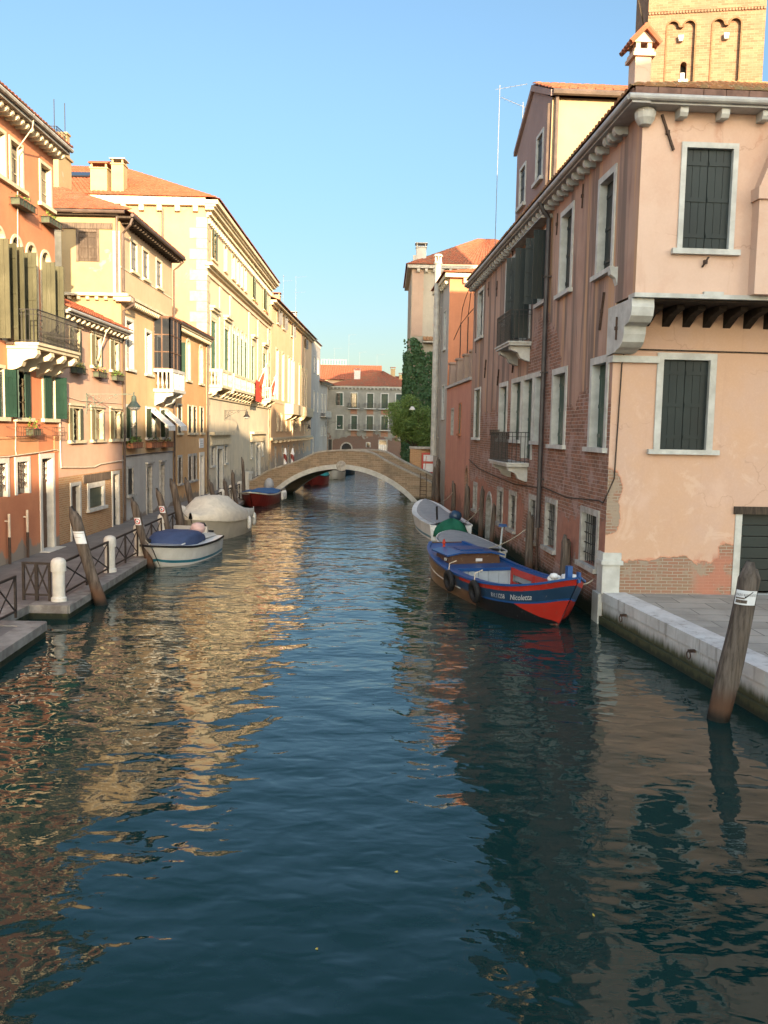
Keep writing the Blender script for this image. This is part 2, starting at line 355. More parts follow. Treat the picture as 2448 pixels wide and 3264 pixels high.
M['facing_wall'] = facing_wall_mat()

def brick_mat(name, b1, b2, mo, grime=(.2, .17, .13), amt=.5, plaster=None, tide=False, bump=.7, bw=.25, rh=.075):
    t = NT(name); c = t.coords(); bc, bf = brick_nodes(t, c, b1, b2, mo, 1.0, bw, rh)
    n = t.noise(c, .9, 7, .62); f = t.noise(c, 14, 4)
    col = t.mix(t.math('MULTIPLY', t.step(n, .48, .68), amt), bc, grime)
    col = t.mix(t.math('MULTIPLY', t.step(f, .45, .8), .25), col, tuple(x * 1.3 for x in b1))
    if plaster:
        z = t.n('ShaderNodeSeparateXYZ', {0: c}).outputs[2]
        pm = t.step(t.math('ADD', z, t.math('MULTIPLY', t.math('SUBTRACT', t.noise(c, .35, 8, .62), .5), plaster[2])), plaster[1] - .06, plaster[1] + .06)
        pc = t.mix(t.step(n, .35, .65), plaster[0], tuple(x * .8 for x in plaster[0]))
        stn = t.noise(t.scaled(c, (1, 1, .12)), 1.2, 5, .6); pc = t.mix(t.math('MULTIPLY', t.step(stn, .5, .7), .35), pc, tuple(x * .55 for x in plaster[0]))
        col = t.mix(pm, col, pc)
    if tide:
        z = t.n('ShaderNodeSeparateXYZ', {0: c}).outputs[2]
        col = t.mix(t.math('SUBTRACT', 1.0, t.step(t.math('ADD', z, t.math('MULTIPLY', n, .4)), .25, .6)), col, (.03, .035, .022))
    return t.out(col, .92, t.bump(t.math('ADD', t.math('MULTIPLY', t.math('SUBTRACT', 1.0, bf), .6), t.math('MULTIPLY', f, .3)), bump, .02), spec=.12)
M['brick'] = brick_mat('red_brick', (.33, .15, .09), (.25, .13, .085), (.32, .27, .21))
M['brick_warm'] = brick_mat('sandy_brick', (.46, .26, .13), (.36, .19, .095), (.47, .36, .23), (.4, .3, .17), .45)
M['brick_tower'] = brick_mat('tower_brick', (.25, .152, .095), (.17, .095, .058), (.27, .2, .14), (.155, .11, .075), .6, bw=.34, rh=.105)
M['brick_towerdark'] = brick_mat('tower_rim_shade', (.19, .105, .055), (.14, .075, .04), (.19, .14, .085), (.12, .085, .05), .5)
M['brick_bridge'] = brick_mat('bridge_brick', (.31, .225, .15), (.2, .15, .1), (.34, .285, .21), (.15, .12, .09), .7, tide=True, bw=.4, rh=.13)
M['far_stucco'] = brick_mat('far_house_wall', (.17, .095, .07), (.14, .085, .065), (.19, .165, .14), (.15, .125, .105), .5, plaster=((.27, .265, .235), 3.2, 7.0))

def paving_mat(name, c1, c2, sc, gap=(.12, .11, .1)):
    t = NT(name); c = t.coords()
    br = t.n('ShaderNodeTexBrick', {'Vector': c, 'Color1': c1, 'Color2': c2, 'Mortar': gap, 'Scale': 1.0, 'Mortar Size': .013, 'Mortar Smooth': .2, 'Brick Width': sc, 'Row Height': sc * .55})
    n = t.noise(c, 1.2, 7, .65); f = t.noise(c, 30, 4)
    col = t.mix(t.math('MULTIPLY', t.step(n, .4, .66), .75), br.outputs[0], tuple(x * .6 for x in c1))
    col = t.mix(t.math('MULTIPLY', t.step(f, .45, .8), .25), col, tuple(x * 1.3 for x in c2))
    return t.out(col, .85, t.bump(t.math('SUBTRACT', t.math('MULTIPLY', f, .3), br.outputs[1]), .4, .012), spec=.25)
M['paving'] = paving_mat('trachyte_paving', (.2, .18, .165), (.165, .15, .14), .9)
M['campo'] = paving_mat('campo_paving', (.34, .31, .27), (.26, .24, .21), 1.1, (.09, .085, .075))

def quay_mat():
    t = NT('quay_stone'); c = t.coords(); z = t.n('ShaderNodeSeparateXYZ', {0: c}).outputs[2]
    n = t.noise(c, 1.6, 8, .66); f = t.noise(c, 20, 5, .6); st = t.noise(t.scaled(c, (4, 4, .5)), 1.6, 5, .62)
    col = t.mix(t.step(n, .35, .68), (.52, .5, .48), (.4, .375, .355))
    col = t.mix(t.math('MULTIPLY', t.step(st, .52, .7), .5), col, (.14, .12, .1))
    col = t.mix(t.math('MULTIPLY', t.step(f, .5, .8), .3), col, (.5, .48, .45))
    w = t.math('ADD', z, t.math('MULTIPLY', t.math('SUBTRACT', st, .5), .35))
    col = t.mix(t.math('SUBTRACT', 1.0, t.step(w, .22, .46)), col, (.055, .056, .028))
    col = t.mix(t.math('SUBTRACT', 1.0, t.step(w, .05, .16)), col, (.022, .026, .016))
    return t.out(col, .85, t.bump(t.math('ADD', n, t.math('MULTIPLY', f, .4)), .35, .02), spec=.25)
M['quay'] = quay_mat()

def pole_mat():
    t = NT('mooring_pole_wood'); c = t.coords(); z = t.n('ShaderNodeSeparateXYZ', {0: c}).outputs[2]
    g = t.noise(t.scaled(c, (6, 6, .45)), 2.2, 6, .65); n = t.noise(c, 2.2, 5, .6)
    col = t.mix(t.step(g, .32, .68), (.05, .038, .03), (.15, .12, .097))
    col = t.mix(t.math('MULTIPLY', t.step(n, .5, .7), .5), col, (.1, .075, .055))
    col = t.mix(t.math('SUBTRACT', 1.0, t.step(t.math('ADD', z, t.math('MULTIPLY', n, .25)), .35, .75)), col, (.095, .05, .03))
    col = t.mix(t.math('SUBTRACT', 1.0, t.step(t.math('ADD', z, t.math('MULTIPLY', n, .15)), .12, .3)), col, (.016, .014, .011))
    return t.out(col, .85, t.bump(g, .7, .02), spec=.2)
M['pole'] = pole_mat()

def paint(name, c, worn=(.25, .22, .19), amt=.12, rough=.4, tide=None):
    t = NT(name); v = t.coords(); n = t.noise(v, 7, 7, .68); b = t.noise(v, 1.5, 4)
    col = t.mix(t.step(b, .3, .7), tuple(x * .8 for x in c), c); col = t.mix(t.step(n, 1 - amt - .3, 1 - amt - .22), col, worn)
    return t.out(col, rough, t.bump(n, .08, .005), spec=.4)
M['p_blue'] = paint('boat_blue', (.015, .075, .24), (.1, .14, .2), .08, .35)
M['p_navy'] = paint('boat_navy', (.02, .05, .1), (.08, .1, .12), .08, .4)
M['p_red'] = paint('boat_red', (.42, .03, .02), (.3, .12, .08), .1, .4)
M['p_black'] = paint('boat_black', (.01, .011, .013), (.05, .05, .05), .06, .4)
def blackred_mat():
    t = NT('boat_black_red_bow'); c = t.coords(); sp = t.n('ShaderNodeSeparateXYZ', {0: c}); n = t.noise(c, 7, 7, .68)
    w = t.math('ADD', sp.outputs[0], t.math('MULTIPLY', sp.outputs[2], 2.3)); m = t.step(w, 3.42, 3.44)
    col = t.mix(m, (.01, .011, .013), (.4, .028, .018)); col = t.mix(t.step(n, .6, .68), col, t.mix(m, (.05, .05, .05), (.26, .07, .045)))
    return t.out(col, .4, t.bump(n, .1, .005), spec=.4)
M['p_blackred'] = blackred_mat()
M['p_rust'] = paint('boat_bottom', (.22, .045, .03), (.2, .12, .09), .17, .6)
M['p_white'] = paint('boat_white', (.72, .73, .72), (.5, .48, .42), .06, .3)
M['p_cream'] = paint('boat_cream', (.55, .51, .42), (.4, .36, .28), .07, .35)
M['p_palewood'] = paint('boat_palewood', (.42, .47, .49), (.25, .27, .28), .1, .6)
M['p_brown'] = paint('boat_varnish', (.11, .06, .035), (.2, .14, .09), .1, .35)
M['p_tealtrim'] = paint('boat_teal', (.02, .2, .3), (.2, .25, .28), .06, .35)
M['p_maroon'] = paint('boat_maroon', (.15, .018, .014), (.2, .08, .06), .08, .4)
def cloth(name, c, rough=.8):
    t = NT(name); v = t.coords(); n = t.noise(v, 3.5, 5, .6, .6); f = t.noise(v, 90, 2)
    col = t.mix(t.step(n, .3, .7), tuple(x * .82 for x in c), c)
    return t.out(col, rough, t.bump(t.math('ADD', n, t.math('MULTIPLY', f, .05)), .5, .06), spec=.25)
M['c_navy'] = cloth('cover_navy', (.045, .07, .15)); M['c_cream'] = cloth('cover_cream', (.66, .6, .49)); M['c_blue'] = cloth('cover_blue', (.03, .1, .24))
M['c_green'] = cloth('cover_green', (.015, .12, .07)); M['c_grey'] = cloth('cover_grey', (.3, .31, .32)); M['c_teal'] = cloth('cover_teal', (.02, .2, .19)); M['c_white'] = cloth('cloth_white', (.7, .69, .66)); M['c_pink'] = cloth('cloth_pink', (.6, .42, .4)); M['c_red'] = cloth('cloth_red', (.45, .05, .03)); M['c_flaggreen'] = cloth('cloth_flag_green', (.25, .42, .28)); M['c_flagblue'] = cloth('cloth_lilac', (.5, .42, .5)); M['c_gold'] = cloth('cloth_gold', (.6, .35, .06))
M['rope'] = simple('rope', (.36, .32, .25), .9, .3, 30, .3, .1)
M['rubber'] = simple('rubber', (.014, .014, .015), .7, .3, 10, .3, .3)
M['fender'] = simple('fender_white', (.6, .6, .57), .5, .2, 10, .1, .3)
M['sign_white'] = simple('sign_white', (.7, .7, .7), .5, .1, 6, .05, .4)
M['ink'] = simple('sign_ink', (.03, .03, .03), .6, .1, 6, .05, .3)
M['ink_red'] = simple('sign_red', (.5, .03, .02), .6, .1, 6, .05, .3)
M['ink_white'] = simple('lettering_white', (.55, .57, .58), .6, .1, 20, .05, .3)
M['terracotta'] = simple('terracotta_pot', (.4, .17, .09), .85, .25, 8, .2, .2)
M['boxgreen'] = simple('planter_green', (.09, .11, .075), .7, .25, 8, .2, .3)
M['lampgreen'] = simple('lamp_green_iron', (.12, .16, .13), .6, .25, 9, .2, .35)
M['lampglass'] = simple('lamp_milk_glass', (.6, .6, .56), .25, .1, 6, .05, .5)
def leaf_mat(name, c1, c2, c3=None):
    t = NT(name); n = t.noise(t.coords(), 1.7, 4); f = t.n('ShaderNodeTexVoronoi', {'Vector': t.coords(), 'Scale': 7.0}).outputs['Color']
    s = t.n('ShaderNodeSeparateColor', {0: f}).outputs[0]
    col = t.mix(t.math('ADD', t.math('MULTIPLY', n, .5), t.math('MULTIPLY', s, .5)), c1, c2)
    p = t.n('ShaderNodeBsdfPrincipled', {'Base Color': col, 'Roughness': .55, 'Specular IOR Level': .3})
    tr = t.n('ShaderNodeBsdfTranslucent', {'Color': col}); mx = t.n('ShaderNodeMixShader', {0: .25, 1: p.outputs[0], 2: tr.outputs[0]})
    o = t.n('ShaderNodeOutputMaterial'); t.t.links.new(mx.outputs[0], o.inputs[0]); return t.mat
M['leaf'] = leaf_mat('leaf_green', (.075, .15, .035), (.2, .28, .075)); M['ivy'] = leaf_mat('ivy_green', (.017, .055, .022), (.055, .11, .04))
M['leaf_bright'] = leaf_mat('leaf_bright', (.14, .22, .03), (.25, .3, .06)); M['petal_red'] = leaf_mat('petal_red', (.55, .03, .05), (.7, .1, .1)); M['petal_pink'] = leaf_mat('petal_pink', (.6, .2, .18), (.7, .4, .2)); M['petal_yellow'] = leaf_mat('petal_yellow', (.6, .4, .05), (.5, .4, .1)); M['leaf_dry'] = leaf_mat('leaf_dry', (.16, .07, .05), (.1, .1, .04))
M['bark'] = simple('bark', (.09, .07, .05), .9, .3, 6, .5, .15, stretch=(4, 4, .6))

def water_mat():
    t = NT('canal_water'); c = t.coords()
    w1 = t.noise(t.scaled(c, (.75, 1.15, 1)), 1.05, 1, .4, .3)
    w2 = t.noise(t.scaled(c, (1.0, 1.5, 1), (4, 7, 0)), 2.9, 1, .4, .4)
    w3 = t.noise(t.scaled(c, (1.0, 1.5, 1), (1, 2, 0)), 9.0, 2, .5)
    gust = t.step(t.noise(t.scaled(c, (.22, .1, 1)), 1.0, 3, .5), .38, .62)
    wind = t.step(t.n('ShaderNodeSeparateXYZ', {0: c}).outputs[1], 9.0, 48.0)      # sheltered near us, ruffled further up the canal
    w2 = t.math('MULTIPLY', w2, t.math('ADD', 1.0, t.math('MULTIPLY', wind, 1.9))); w1 = t.math('MULTIPLY', w1, t.math('ADD', 1.0, t.math('MULTIPLY', wind, .5)))
    h = t.math('ADD', t.math('MULTIPLY', w1, .052), t.math('MULTIPLY', w2, .0125))
    h = t.math('ADD', h, t.math('MULTIPLY', t.math('MULTIPLY', w3, t.math('ADD', .0014, t.math('MULTIPLY', wind, .004))), t.math('ADD', .35, gust)))
    nb = t.n('ShaderNodeBump', {'Height': h, 'Strength': 1.0, 'Distance': 1.0}).outputs[0]
    p = t.n('ShaderNodeBsdfPrincipled', {'Base Color': (.004, .025, .023), 'Roughness': .02, 'IOR': 1.34, 'Normal': nb, 'Specular IOR Level': .5})
    o = t.n('ShaderNodeOutputMaterial'); t.t.links.new(p.outputs[0], o.inputs[0]); return t.mat
M['water'] = water_mat()

# ------------------------------------------------------------------ shared building pieces
FX, FZ = V((1, 0, 0)), V((0, 0, 1))
class Bld:
    """a building in its own frame: x along the main front, y into the house, z up"""
    def __init__(s, name, label, loc, rotz, off=(0, 0, 0), cat='house', group=None):
        s.root = empty(name, loc, rotz, label, cat, group); s.off = off; s.holes = []
    def part(s, mb, name, mats, parent=None, **kw):
        return mb.build(name, mats, parent or s.root, s.off, **kw)

def leaf_panel(mb, hinge, along, thick, z0, z1, w, planks=3, m=0):
    """one shutter leaf: planks with gaps and two battens"""
    a = V(along).normalized(); n = V(thick).normalized(); pw = w / planks
    for i in range(planks):
        mb.obox(hinge, a, n, FZ, i * pw + .004, (i + 1) * pw - .004, 0, .032, z0, z1, m)
    for k in (.14, .5, .86):
        zc = lerp(z0, z1, k); mb.obox(hinge, a, n, FZ, .02, w - .02, -.018, -.001, zc - .045, zc + .045, m)

def add_window(B, u0, u1, z0, z1, frame=.13, reveal=.2, sill=True, shut='closed', sm='sh_green', fm='stone', arch=False, ang=100, hole=True, label=None,
               ax=(1, 0, 0), inn=(0, 1, 0), o=(0, 0, 0), lintel=0, grille=False, pane=True, angs=None, name='window', leafw=None, mull=True, sillx=.1, planks=3, k=1.0):
    """stone-framed opening set in a wall: frame + pane are the window, its shutters and sill are sub-parts"""
    ax = V(ax); inn = V(inn); o = V(o)
    T = lambda u, y, z: o + ax * u + inn * y + FZ * z
    def bx(mb, a0, a1, y0, y1, c0, c1, m=0): mb.obox(o, ax, inn, FZ, a0, a1, y0, y1, c0, c1, m)
    e = .006
    if hole is not None and hole is not False:
        h = B.holes if hole is True else hole
        h.append(archpoly(u0 + e, u1 - e, z0 + e, z1 - e, k=k) if arch else rect(u0 + e, u1 - e, z0 + e, z1 - e))
    mb = MB(); pr = -.035
    if arch:
        r = (u1 - u0) / 2; hh = r * k
        outer = archpoly(u0, u1, z0, z1, 12, k); inner = archpoly(u0 + frame, u1 - frame, z0, z1 - frame, 12, k)
        poly = [outer[1]] + outer[2:] + [outer[0]] + [inner[0]] + inner[2:][::-1] + [inner[1]]
        mb.prism(poly, T(0, pr, 0), ax, FZ, inn * (reveal - pr), 0)
        zt = z1 - hh
    else:
        bx(mb, u0, u0 + frame, pr, reveal, z0, z1); bx(mb, u1 - frame, u1, pr, reveal, z0, z1)
        bx(mb, u0 + frame, u1 - frame, pr, reveal, z1 - frame, z1); zt = z1 - frame
        if lintel: bx(mb, u0 - .06, u1 + .06, pr - .06, .0, z1 + .002, z1 + lintel)
    if pane:
        bx(mb, u0 + frame * .5, u1 - frame * .5, reveal - .01, reveal + .03, z0, z1 - frame * .4, 1)
        if mull and shut != 'closed':
            uc = (u0 + u1) / 2; bx(mb, uc - .025, uc + .025, reveal - .035, reveal - .012, z0, zt, 0)
            for kk in (.35, .7): bx(mb, u0 + frame, u1 - frame, reveal - .03, reveal - .012, lerp(z0, zt, kk) - .015, lerp(z0, zt, kk) + .015, 0)
    if grille:
        n = max(3, int((u1 - u0 - 2 * frame) / .16))
        for i in range(1, n):
            u = lerp(u0 + frame, u1 - frame, i / n); bx(mb, u - .009, u + .009, .05, .068, z0 + frame * .3, zt, 2)
        for kk in (.2, .4, .6, .8): z = lerp(z0, zt, kk); bx(mb, u0 + frame, u1 - frame, .047, .071, z - .01, z + .01, 2)
    w = B.part(mb, name, [M[fm], M['glass'], M['iron']], label=label)
    if sill:
        sb = MB(); bx(sb, u0 - sillx, u1 + sillx, -.12, .03, z0 - .1, z0 + .012); B.part(sb, 'sill', [M[fm]], w)
    i0, i1 = u0 + frame + .004, u1 - frame - .004; lw = leafw or (i1 - i0) / 2; zz0, zz1 = z0 + .02, zt - .01
    if shut == 'closed':
        for (h, d) in ((i0, 1), (i1, -1)):
            s2 = MB(); leaf_panel(s2, T(h, reveal - .09, 0), ax * d, inn, zz0, zz1, lw - .004, planks); B.part(s2, 'shutter', [M[sm]], w)
    elif shut == 'open':
        a2 = angs or (ang, ang)
        for (h, d, a) in ((i0, 1, a2[0]), (i1, -1, a2[1])):
            if a is None: continue
            s2 = MB(); ca, sa = math.cos(R(a)), math.sin(R(a))
            al = ax * (d * ca) - inn * sa; th = (ax * (d * sa) + inn * ca) * (-1)
            leaf_panel(s2, T(h, -.04, 0), al, th, zz0, zz1, lw, planks); B.part(s2, 'shutter', [M[sm]], w)
    return w

def modillions(mb, u0, u1, n, y0, y1, z0, z1, w=.14, m=0, ax=(1, 0, 0), inn=(0, 1, 0), o=(0, 0, 0)):
    """row of little stone brackets with a curled under-side"""
    ax = V(ax); inn = V(inn); o = V(o); h = z1 - z0
    for i in range(n):
        u = lerp(u0, u1, (i + .5) / n) - w / 2
        poly = [(y1, z1), (y0, z1), (y0, z0 + h * .45), (lerp(y0, y1, .15), z0 + h * .12), (lerp(y0, y1, .4), z0), (lerp(y0, y1, .65), z0 + h * .15), (y1, z0 + h * .1)]
        mb.prism(poly, o + ax * u, inn, FZ, ax * w, m)

def tile_roof(mb, p0, p1, up, pitch=.21, rowlen=.38, m=0, h=.055, over=.0):
    """barrel tiles laid up a slope: eave from p0 to p1, 'up' = vector from eave to ridge at both ends (or a pair)"""
    p0 = V(p0); p1 = V(p1); ua, ub = (V(up), V(up)) if not isinstance(up, tuple) or not hasattr(up[0], '__len__') else (V(up[0]), V(up[1]))
    L = (p1 - p0).length; n = max(1, int(L / pitch)); rows = max(1, int(max(ua.length, ub.length) / rowlen))
    e = (p1 - p0) / n; nrm = e.cross((ua + ub) / 2).normalized()
    if nrm.z < 0: nrm = -nrm
    for i in range(n):
        t0, t1 = i / n, (i + 1) / n
        for j in range(rows):
            s0, s1 = j / rows, (j + 1) / rows
            b = len(mb.v)
            jit = random.uniform(-.012, .012)
            for s, lift, wd in ((s0 - .12 / rows, .022 + abs(jit), 1.0), (s1, 0.0, .9)):
                for k in range(6):
                    a = PI * k / 5; t = lerp(t0, t1, .5 - .5 * math.cos(a) * wd * .98)
                    q = p0.lerp(p1, t) + (ua.lerp(ub, t)) * s + nrm * (lift + h * math.sin(a)) + e.normalized() * jit
                    mb.v.append(q)
            for k in range(5):
                mb.f.append((b + k, b + k + 1, b + 7 + k, b + 6 + k)); mb.m.append(m)
            mb.f.append((b, b + 1, b + 2, b + 3, b + 4, b + 5)); mb.m.append(m)
    mb.quad([p0 - nrm * .01, p1 - nrm * .01, p1 + ub - nrm * .01, p0 + ua - nrm * .01], m)

def chimney(mb, x0, x1, y0, y1, z0, z1, cap='tile', ms=0, mt=1):
    mb.box(x0, x1, y0, y1, z0, z1, ms); mb.box(x0 - .05, x1 + .05, y0 - .05, y1 + .05, z1, z1 + .08, ms)
    for x in (x0 + .02, x1 - .12):
        for y in (y0 + .02, y1 - .12): mb.box(x, x + .1, y, y + .1, z1 + .08, z1 + .3, ms)
    mb.box(x0 - .1, x1 + .1, y0 - .1, y1 + .1, z1 + .3, z1 + .36, mt)
    if cap == 'tile':
        xc = (x0 + x1) / 2; mb.prism([(x0 - .12, z1 + .36), (x1 + .12, z1 + .36), (xc, z1 + .58)], (0, y0 - .12, 0), (1, 0, 0), FZ, (0, y1 - y0 + .24, 0), mt)

def railing(mb, pts, z0, z1, step=.12, r=.009, m=0, flat=.03):
    """upright bars between two rails along a plan path"""
    for a, b in zip(pts[:-1], pts[1:]):
        a = V((a[0], a[1], 0)); b = V((b[0], b[1], 0)); n = max(1, int((b - a).length / step))
        mb.beam(a + FZ * z1, b + FZ * z1, flat, .025, m); mb.beam(a + FZ * (z0 + .06), b + FZ * (z0 + .06), .02, .02, m); mb.beam(a + FZ * (z1 - .14), b + FZ * (z1 - .14), .016, .016, m)
        for i in range(n + 1):
            p = a.lerp(b, i / n); mb.obox(p, FX, V((0, 1, 0)), FZ, -r, r, -r, r, z0, z1, m)

def downpipe(mb, pts, r=.055, m=0, bands=2.0):
    mb.tube(pts, r, 8, m)
    p, q = V(pts[0]), V(pts[-1])

def leaves(mb, c, rad, n, size, m=0, flat=1.0, mats=None):
    """small leaf faces scattered through an ellipsoid"""
    for _ in range(n):
        while True:
            d = V((random.uniform(-1, 1), random.uniform(-1, 1), random.uniform(-1, 1)))
            if d.length < 1: break
        p = V(c) + V((d.x * rad[0], d.y * rad[1], d.z * rad[2]))
        a = V((random.gauss(0, 1), random.gauss(0, 1), random.gauss(0, .7))).normalized(); b = a.cross(V((random.gauss(0, 1), random.gauss(0, 1), random.gauss(0, 1)))).normalized()
        s = size * random.uniform(.6, 1.3)
        mb.quad([p - a * s, p + b * s * .5, p + a * s, p - b * s * .5], m if mats is None else random.choice(mats))

def flower_box(loc, rotz, w, label, group, box='boxgreen', plants=('leaf', 'petal_pink'), rack=True, n=90, h=.2, size=.045, spread=.16, d=.2):
    """planter hung on a wall: frame x along the wall, y into it"""
    r = empty('flower_box', loc, rotz, label, 'flower box', group)
    mb = MB(); mb.prism([(-w / 2 + .02, 0), (w / 2 - .02, 0), (w / 2, h), (-w / 2, h)], (0, -d - .03, 0), (1, 0, 0), FZ, (0, d, 0)); mb.build('planter', [M[box]], r)
    if n:
        pm = MB(); 
        for i in range(max(2, int(w / .14))):
            x = lerp(-w / 2 + .08, w / 2 - .08, i / max(1, max(2, int(w / .14)) - 1)); leaves(pm, (x, -d / 2 - .03, h + .05), (.26, .13, spread), n // max(2, int(w / .14)), size, 0, mats=list(range(len(plants))))
        pm.build('plants', [M[p] for p in plants], r)
    if rack:
        rk = MB()
        for z in (-.02, h * .9):
            rk.beam((-w / 2 - .06, -d - .06, z), (w / 2 + .06, -d - .06, z), .014, .014)
            for x in (-w / 2 - .05, w / 2 + .05): rk.beam((x, 0, z), (x, -d - .06, z), .014, .014)
        for i in range(6):
            x = lerp(-w / 2 - .05, w / 2 + .05, i / 5); rk.beam((x, -d - .06, -.02), (x, -d - .06, h * .9), .011, .011)
        rk.build('rack', [M['rust']], r)
    return r

def antenna(loc, h, label, arms=((1.0, .9, 0),), rotz=0):
    r = empty('tv_antenna', loc, rotz, label, 'antenna', 'television antennas on the roofs')
    mb = MB(); mb.tube([(0, 0, 0), (0, 0, h)], .014, 6); mb.build('mast', [M['mast_grey']], r)
    am = MB()
    for k, L, a in arms:
        d = V((math.cos(R(a)), math.sin(R(a)), .12)); p = V((0, 0, h * k)); am.tube([p - d * L * .15, p + d * L], .01, 5)
        pd = V((-d.y, d.x, 0))
        for i in range(6): q = p + d * (L * i / 5.2); am.tube([q - pd * .14, q + pd * .14], .004, 4)
    am.build('boom', [M['mast_grey']], r)
    return r

def wall_lamp(loc, rotz, label, arm=1.3, s=1.0, m='lampgreen'):
    """scrolled iron bracket on a wall carrying a hanging lamp; x points away from the wall"""
    r = empty('street_lamp', loc, rotz, label, 'street lamp', 'bracket lamps along the fondamenta')
    mb = MB(); mb.beam((0, 0, 0), (arm, 0, .03), .03, .03)
    def curl(cx, cz, rad, a0, a1):
        mb.tube([(cx + rad * (1 - .5 * i / 14) * math.cos(lerp(a0, a1, i / 14)), 0, cz + rad * (1 - .5 * i / 14) * math.sin(lerp(a0, a1, i / 14))) for i in range(15)], .012, 5)
    mb.beam((0, 0, -.5 * s), (arm * .62, 0, -.01), .022, .022); mb.beam((.01, 0, -.62 * s), (.01, 0, .05), .03, .03)
    for cx, cz, rd, a in ((.12, -.16, .13, 0), (.13, -.36, .11, 2), (.3, -.14, .1, 1), (.5, -.08, .07, 2.5), (arm * .62, -.06, .07, 4), (.22, -.3, .08, 3)): curl(cx * s if cx < .5 else cx, cz * s, rd * s, a, a + 5.2)
    mb.build('bracket', [M[m]], r)
    lm = MB(); x = arm
    lm.lathe([(.012, .12), (.03, .07), (.014, .03), (.03, -.02), (.075 * s, -.05), (.085 * s, -.2 * s), (.1 * s, -.22 * s), (.21 * s, -.36 * s), (.215 * s, -.38 * s)], (x, 0, 0), 14); hd = lm.build('lamp_head', [M[m]], r, smooth=False)
    gm = MB(); gm.lathe([(.19 * s, -.381 * s), (.17 * s, -.44 * s), (.09 * s, -.49 * s), (.01, -.5 * s)], (x, 0, 0), 14); gm.build('lamp_shade', [M['lampglass']], r, smooth=True)
    return r
# ------------------------------------------------------------------ left bank
LX = -11.0
def LW(u, y, z): return V((LX - y, u, z))          # left front frame -> world
LROT = R(90)
def left(name, label, y0, cat='house'): return Bld(name, label, (LX, y0, 0), LROT, (y0, 0, 0), cat)

def scroll_grille(mb, u0, u1, z0, z1, y=-.0, m=0):
    uc = (u0 + u1) / 2; w = (u1 - u0) / 2; n = 3
    for i in range(n):
        zc = lerp(z0, z1, (i + .5) / n); h = (z1 - z0) / n / 2
        mb.tube([(uc + w * .62 * math.cos(a * .45), y, zc + h * .95 * math.sin(a * .45)) for a in range(15)], .012, 4, m)
        for sgn in (-1, 1):
            mb.tube([(uc + sgn * w * (.62 + .3 * (1 - k / 12) * math.cos(k * .5)), y, zc + h * .5 * (1 - k / 14) * math.sin(k * .5)) for k in range(12)], .01, 4, m)
    mb.beam((u0, y, z0), (u0, y, z1), .015, .015, m); mb.beam((u1, y, z0), (u1, y, z1), .015, .015, m)
    mb.beam((uc, y, z0), (uc, y, z1), .012, .012, m)

# --- red house
B = left('red_house', 'orange red plastered house with arched windows and an iron balcony', 13.0)
U0, U1, ZT = 13.0, 28.9, 13.15
tops = [(27.7, 28.7), (25.54, 26.52), (24.45, 25.35), (22.2, 23.2), (20.4, 21.4), (18.0, 19.0), (15.5, 16.5)]
for i, (a, b) in enumerate(tops):
    add_window(B, a, b, 11.32, 12.66, .1, .15, True, 'none', fm='cream_stone', sillx=.12)
arches = [(27.65, 28.55), (26.55, 27.45), (25.48, 26.38), (24.3, 25.2), (21.4, 22.4), (18.6, 19.6), (15.6, 16.6)]
for i, (a, b) in enumerate(arches):
    w = add_window(B, a, b, 6.75, 9.95, .09, .13, False, 'none' if i in (1,) else 'open', 'sh_olive', 'cream_stone', arch=True, angs=[(96, 82), 0, (112, 80), (95, 62), (95, 95), (95, 95), (95, 95)][i] or None, leafw=.43, name='arched_window')
for i, (a, b) in enumerate([(27.62, 28.76), (25.56, 26.68), (23.95, 24.95), (21.2, 22.3), (18.6, 19.7), (15.6, 16.7)]):
    add_window(B, a, b, 4.56, 6.06, .1, .14, True, 'open', 'sh_green', 'cream_stone', angs=(150, 4) if i == 1 else (4, 150), sillx=.1)
for a, b in ((25.46, 26.56), (24.02, 25.06), (21.6, 22.7), (18.8, 19.9)):
    w = add_window(B, a, b, 2.26, 3.4, .15, .12, False, 'none', fm='white_paint', mull=False)
    g = MB(); scroll_grille(g, a + .18, b - .18, 2.44, 3.22, .02); B.part(g, 'grille', [M['rust']], w)
B.holes.append(rect(27.29, 28.5, .28, 3.44))
d = MB()
d.box(27.28, 27.44, -.04, .36, .28, 3.45); d.box(28.34, 28.5, -.04, .36, .28, 3.45); d.box(27.44, 28.34, -.04, .36, 3.29, 3.45)
d.box(27.2, 28.58, -.34, .36, .2, .32)
dr = B.part(d, 'doorway', [M['white_paint']])
d = MB(); d.box(27.44, 28.34, .2, .25, .32, 2.5); d.box(27.44, 28.34, .17, .26, 2.5, 2.58)
for zc in (.8, 1.35, 1.95):
    for uc in (27.66, 28.12): d.box(uc - .17, uc + .17, .175, .202, zc - .2, zc + .2)
B.part(d, 'door', [M['door_wood']], dr)
d = MB(); d.box(27.44, 28.34, .24, .26, 2.58, 3.29, 1); scroll_grille(d, 27.48, 28.3, 2.6, 3.27, .16); B.part(d, 'fanlight', [M['rust'], M['glass']], dr)
mb = MB()
mb.panel((0, 0, 0), FX, FZ, rect(U0, U1, -.3, ZT), B.holes, (0, .3, 0), 0)
mb.quad([(U1, 0, -.3), (U1, 11, -.3), (U1, 11, ZT), (U1, 0, ZT)]); mb.quad([(U0, 0, -.3), (U0, 11, -.3), (U0, 11, ZT), (U0, 0, ZT)])
mb.quad([(U0, 11, -.3), (U1, 11, -.3), (U1, 11, ZT), (U0, 11, ZT)]); mb.quad([(U0, .32, ZT), (U1, .32, ZT), (U1, 11, ZT), (U0, 11, ZT)])
B.part(mb, 'wall', [M['red_stucco']])
mb = MB(); 
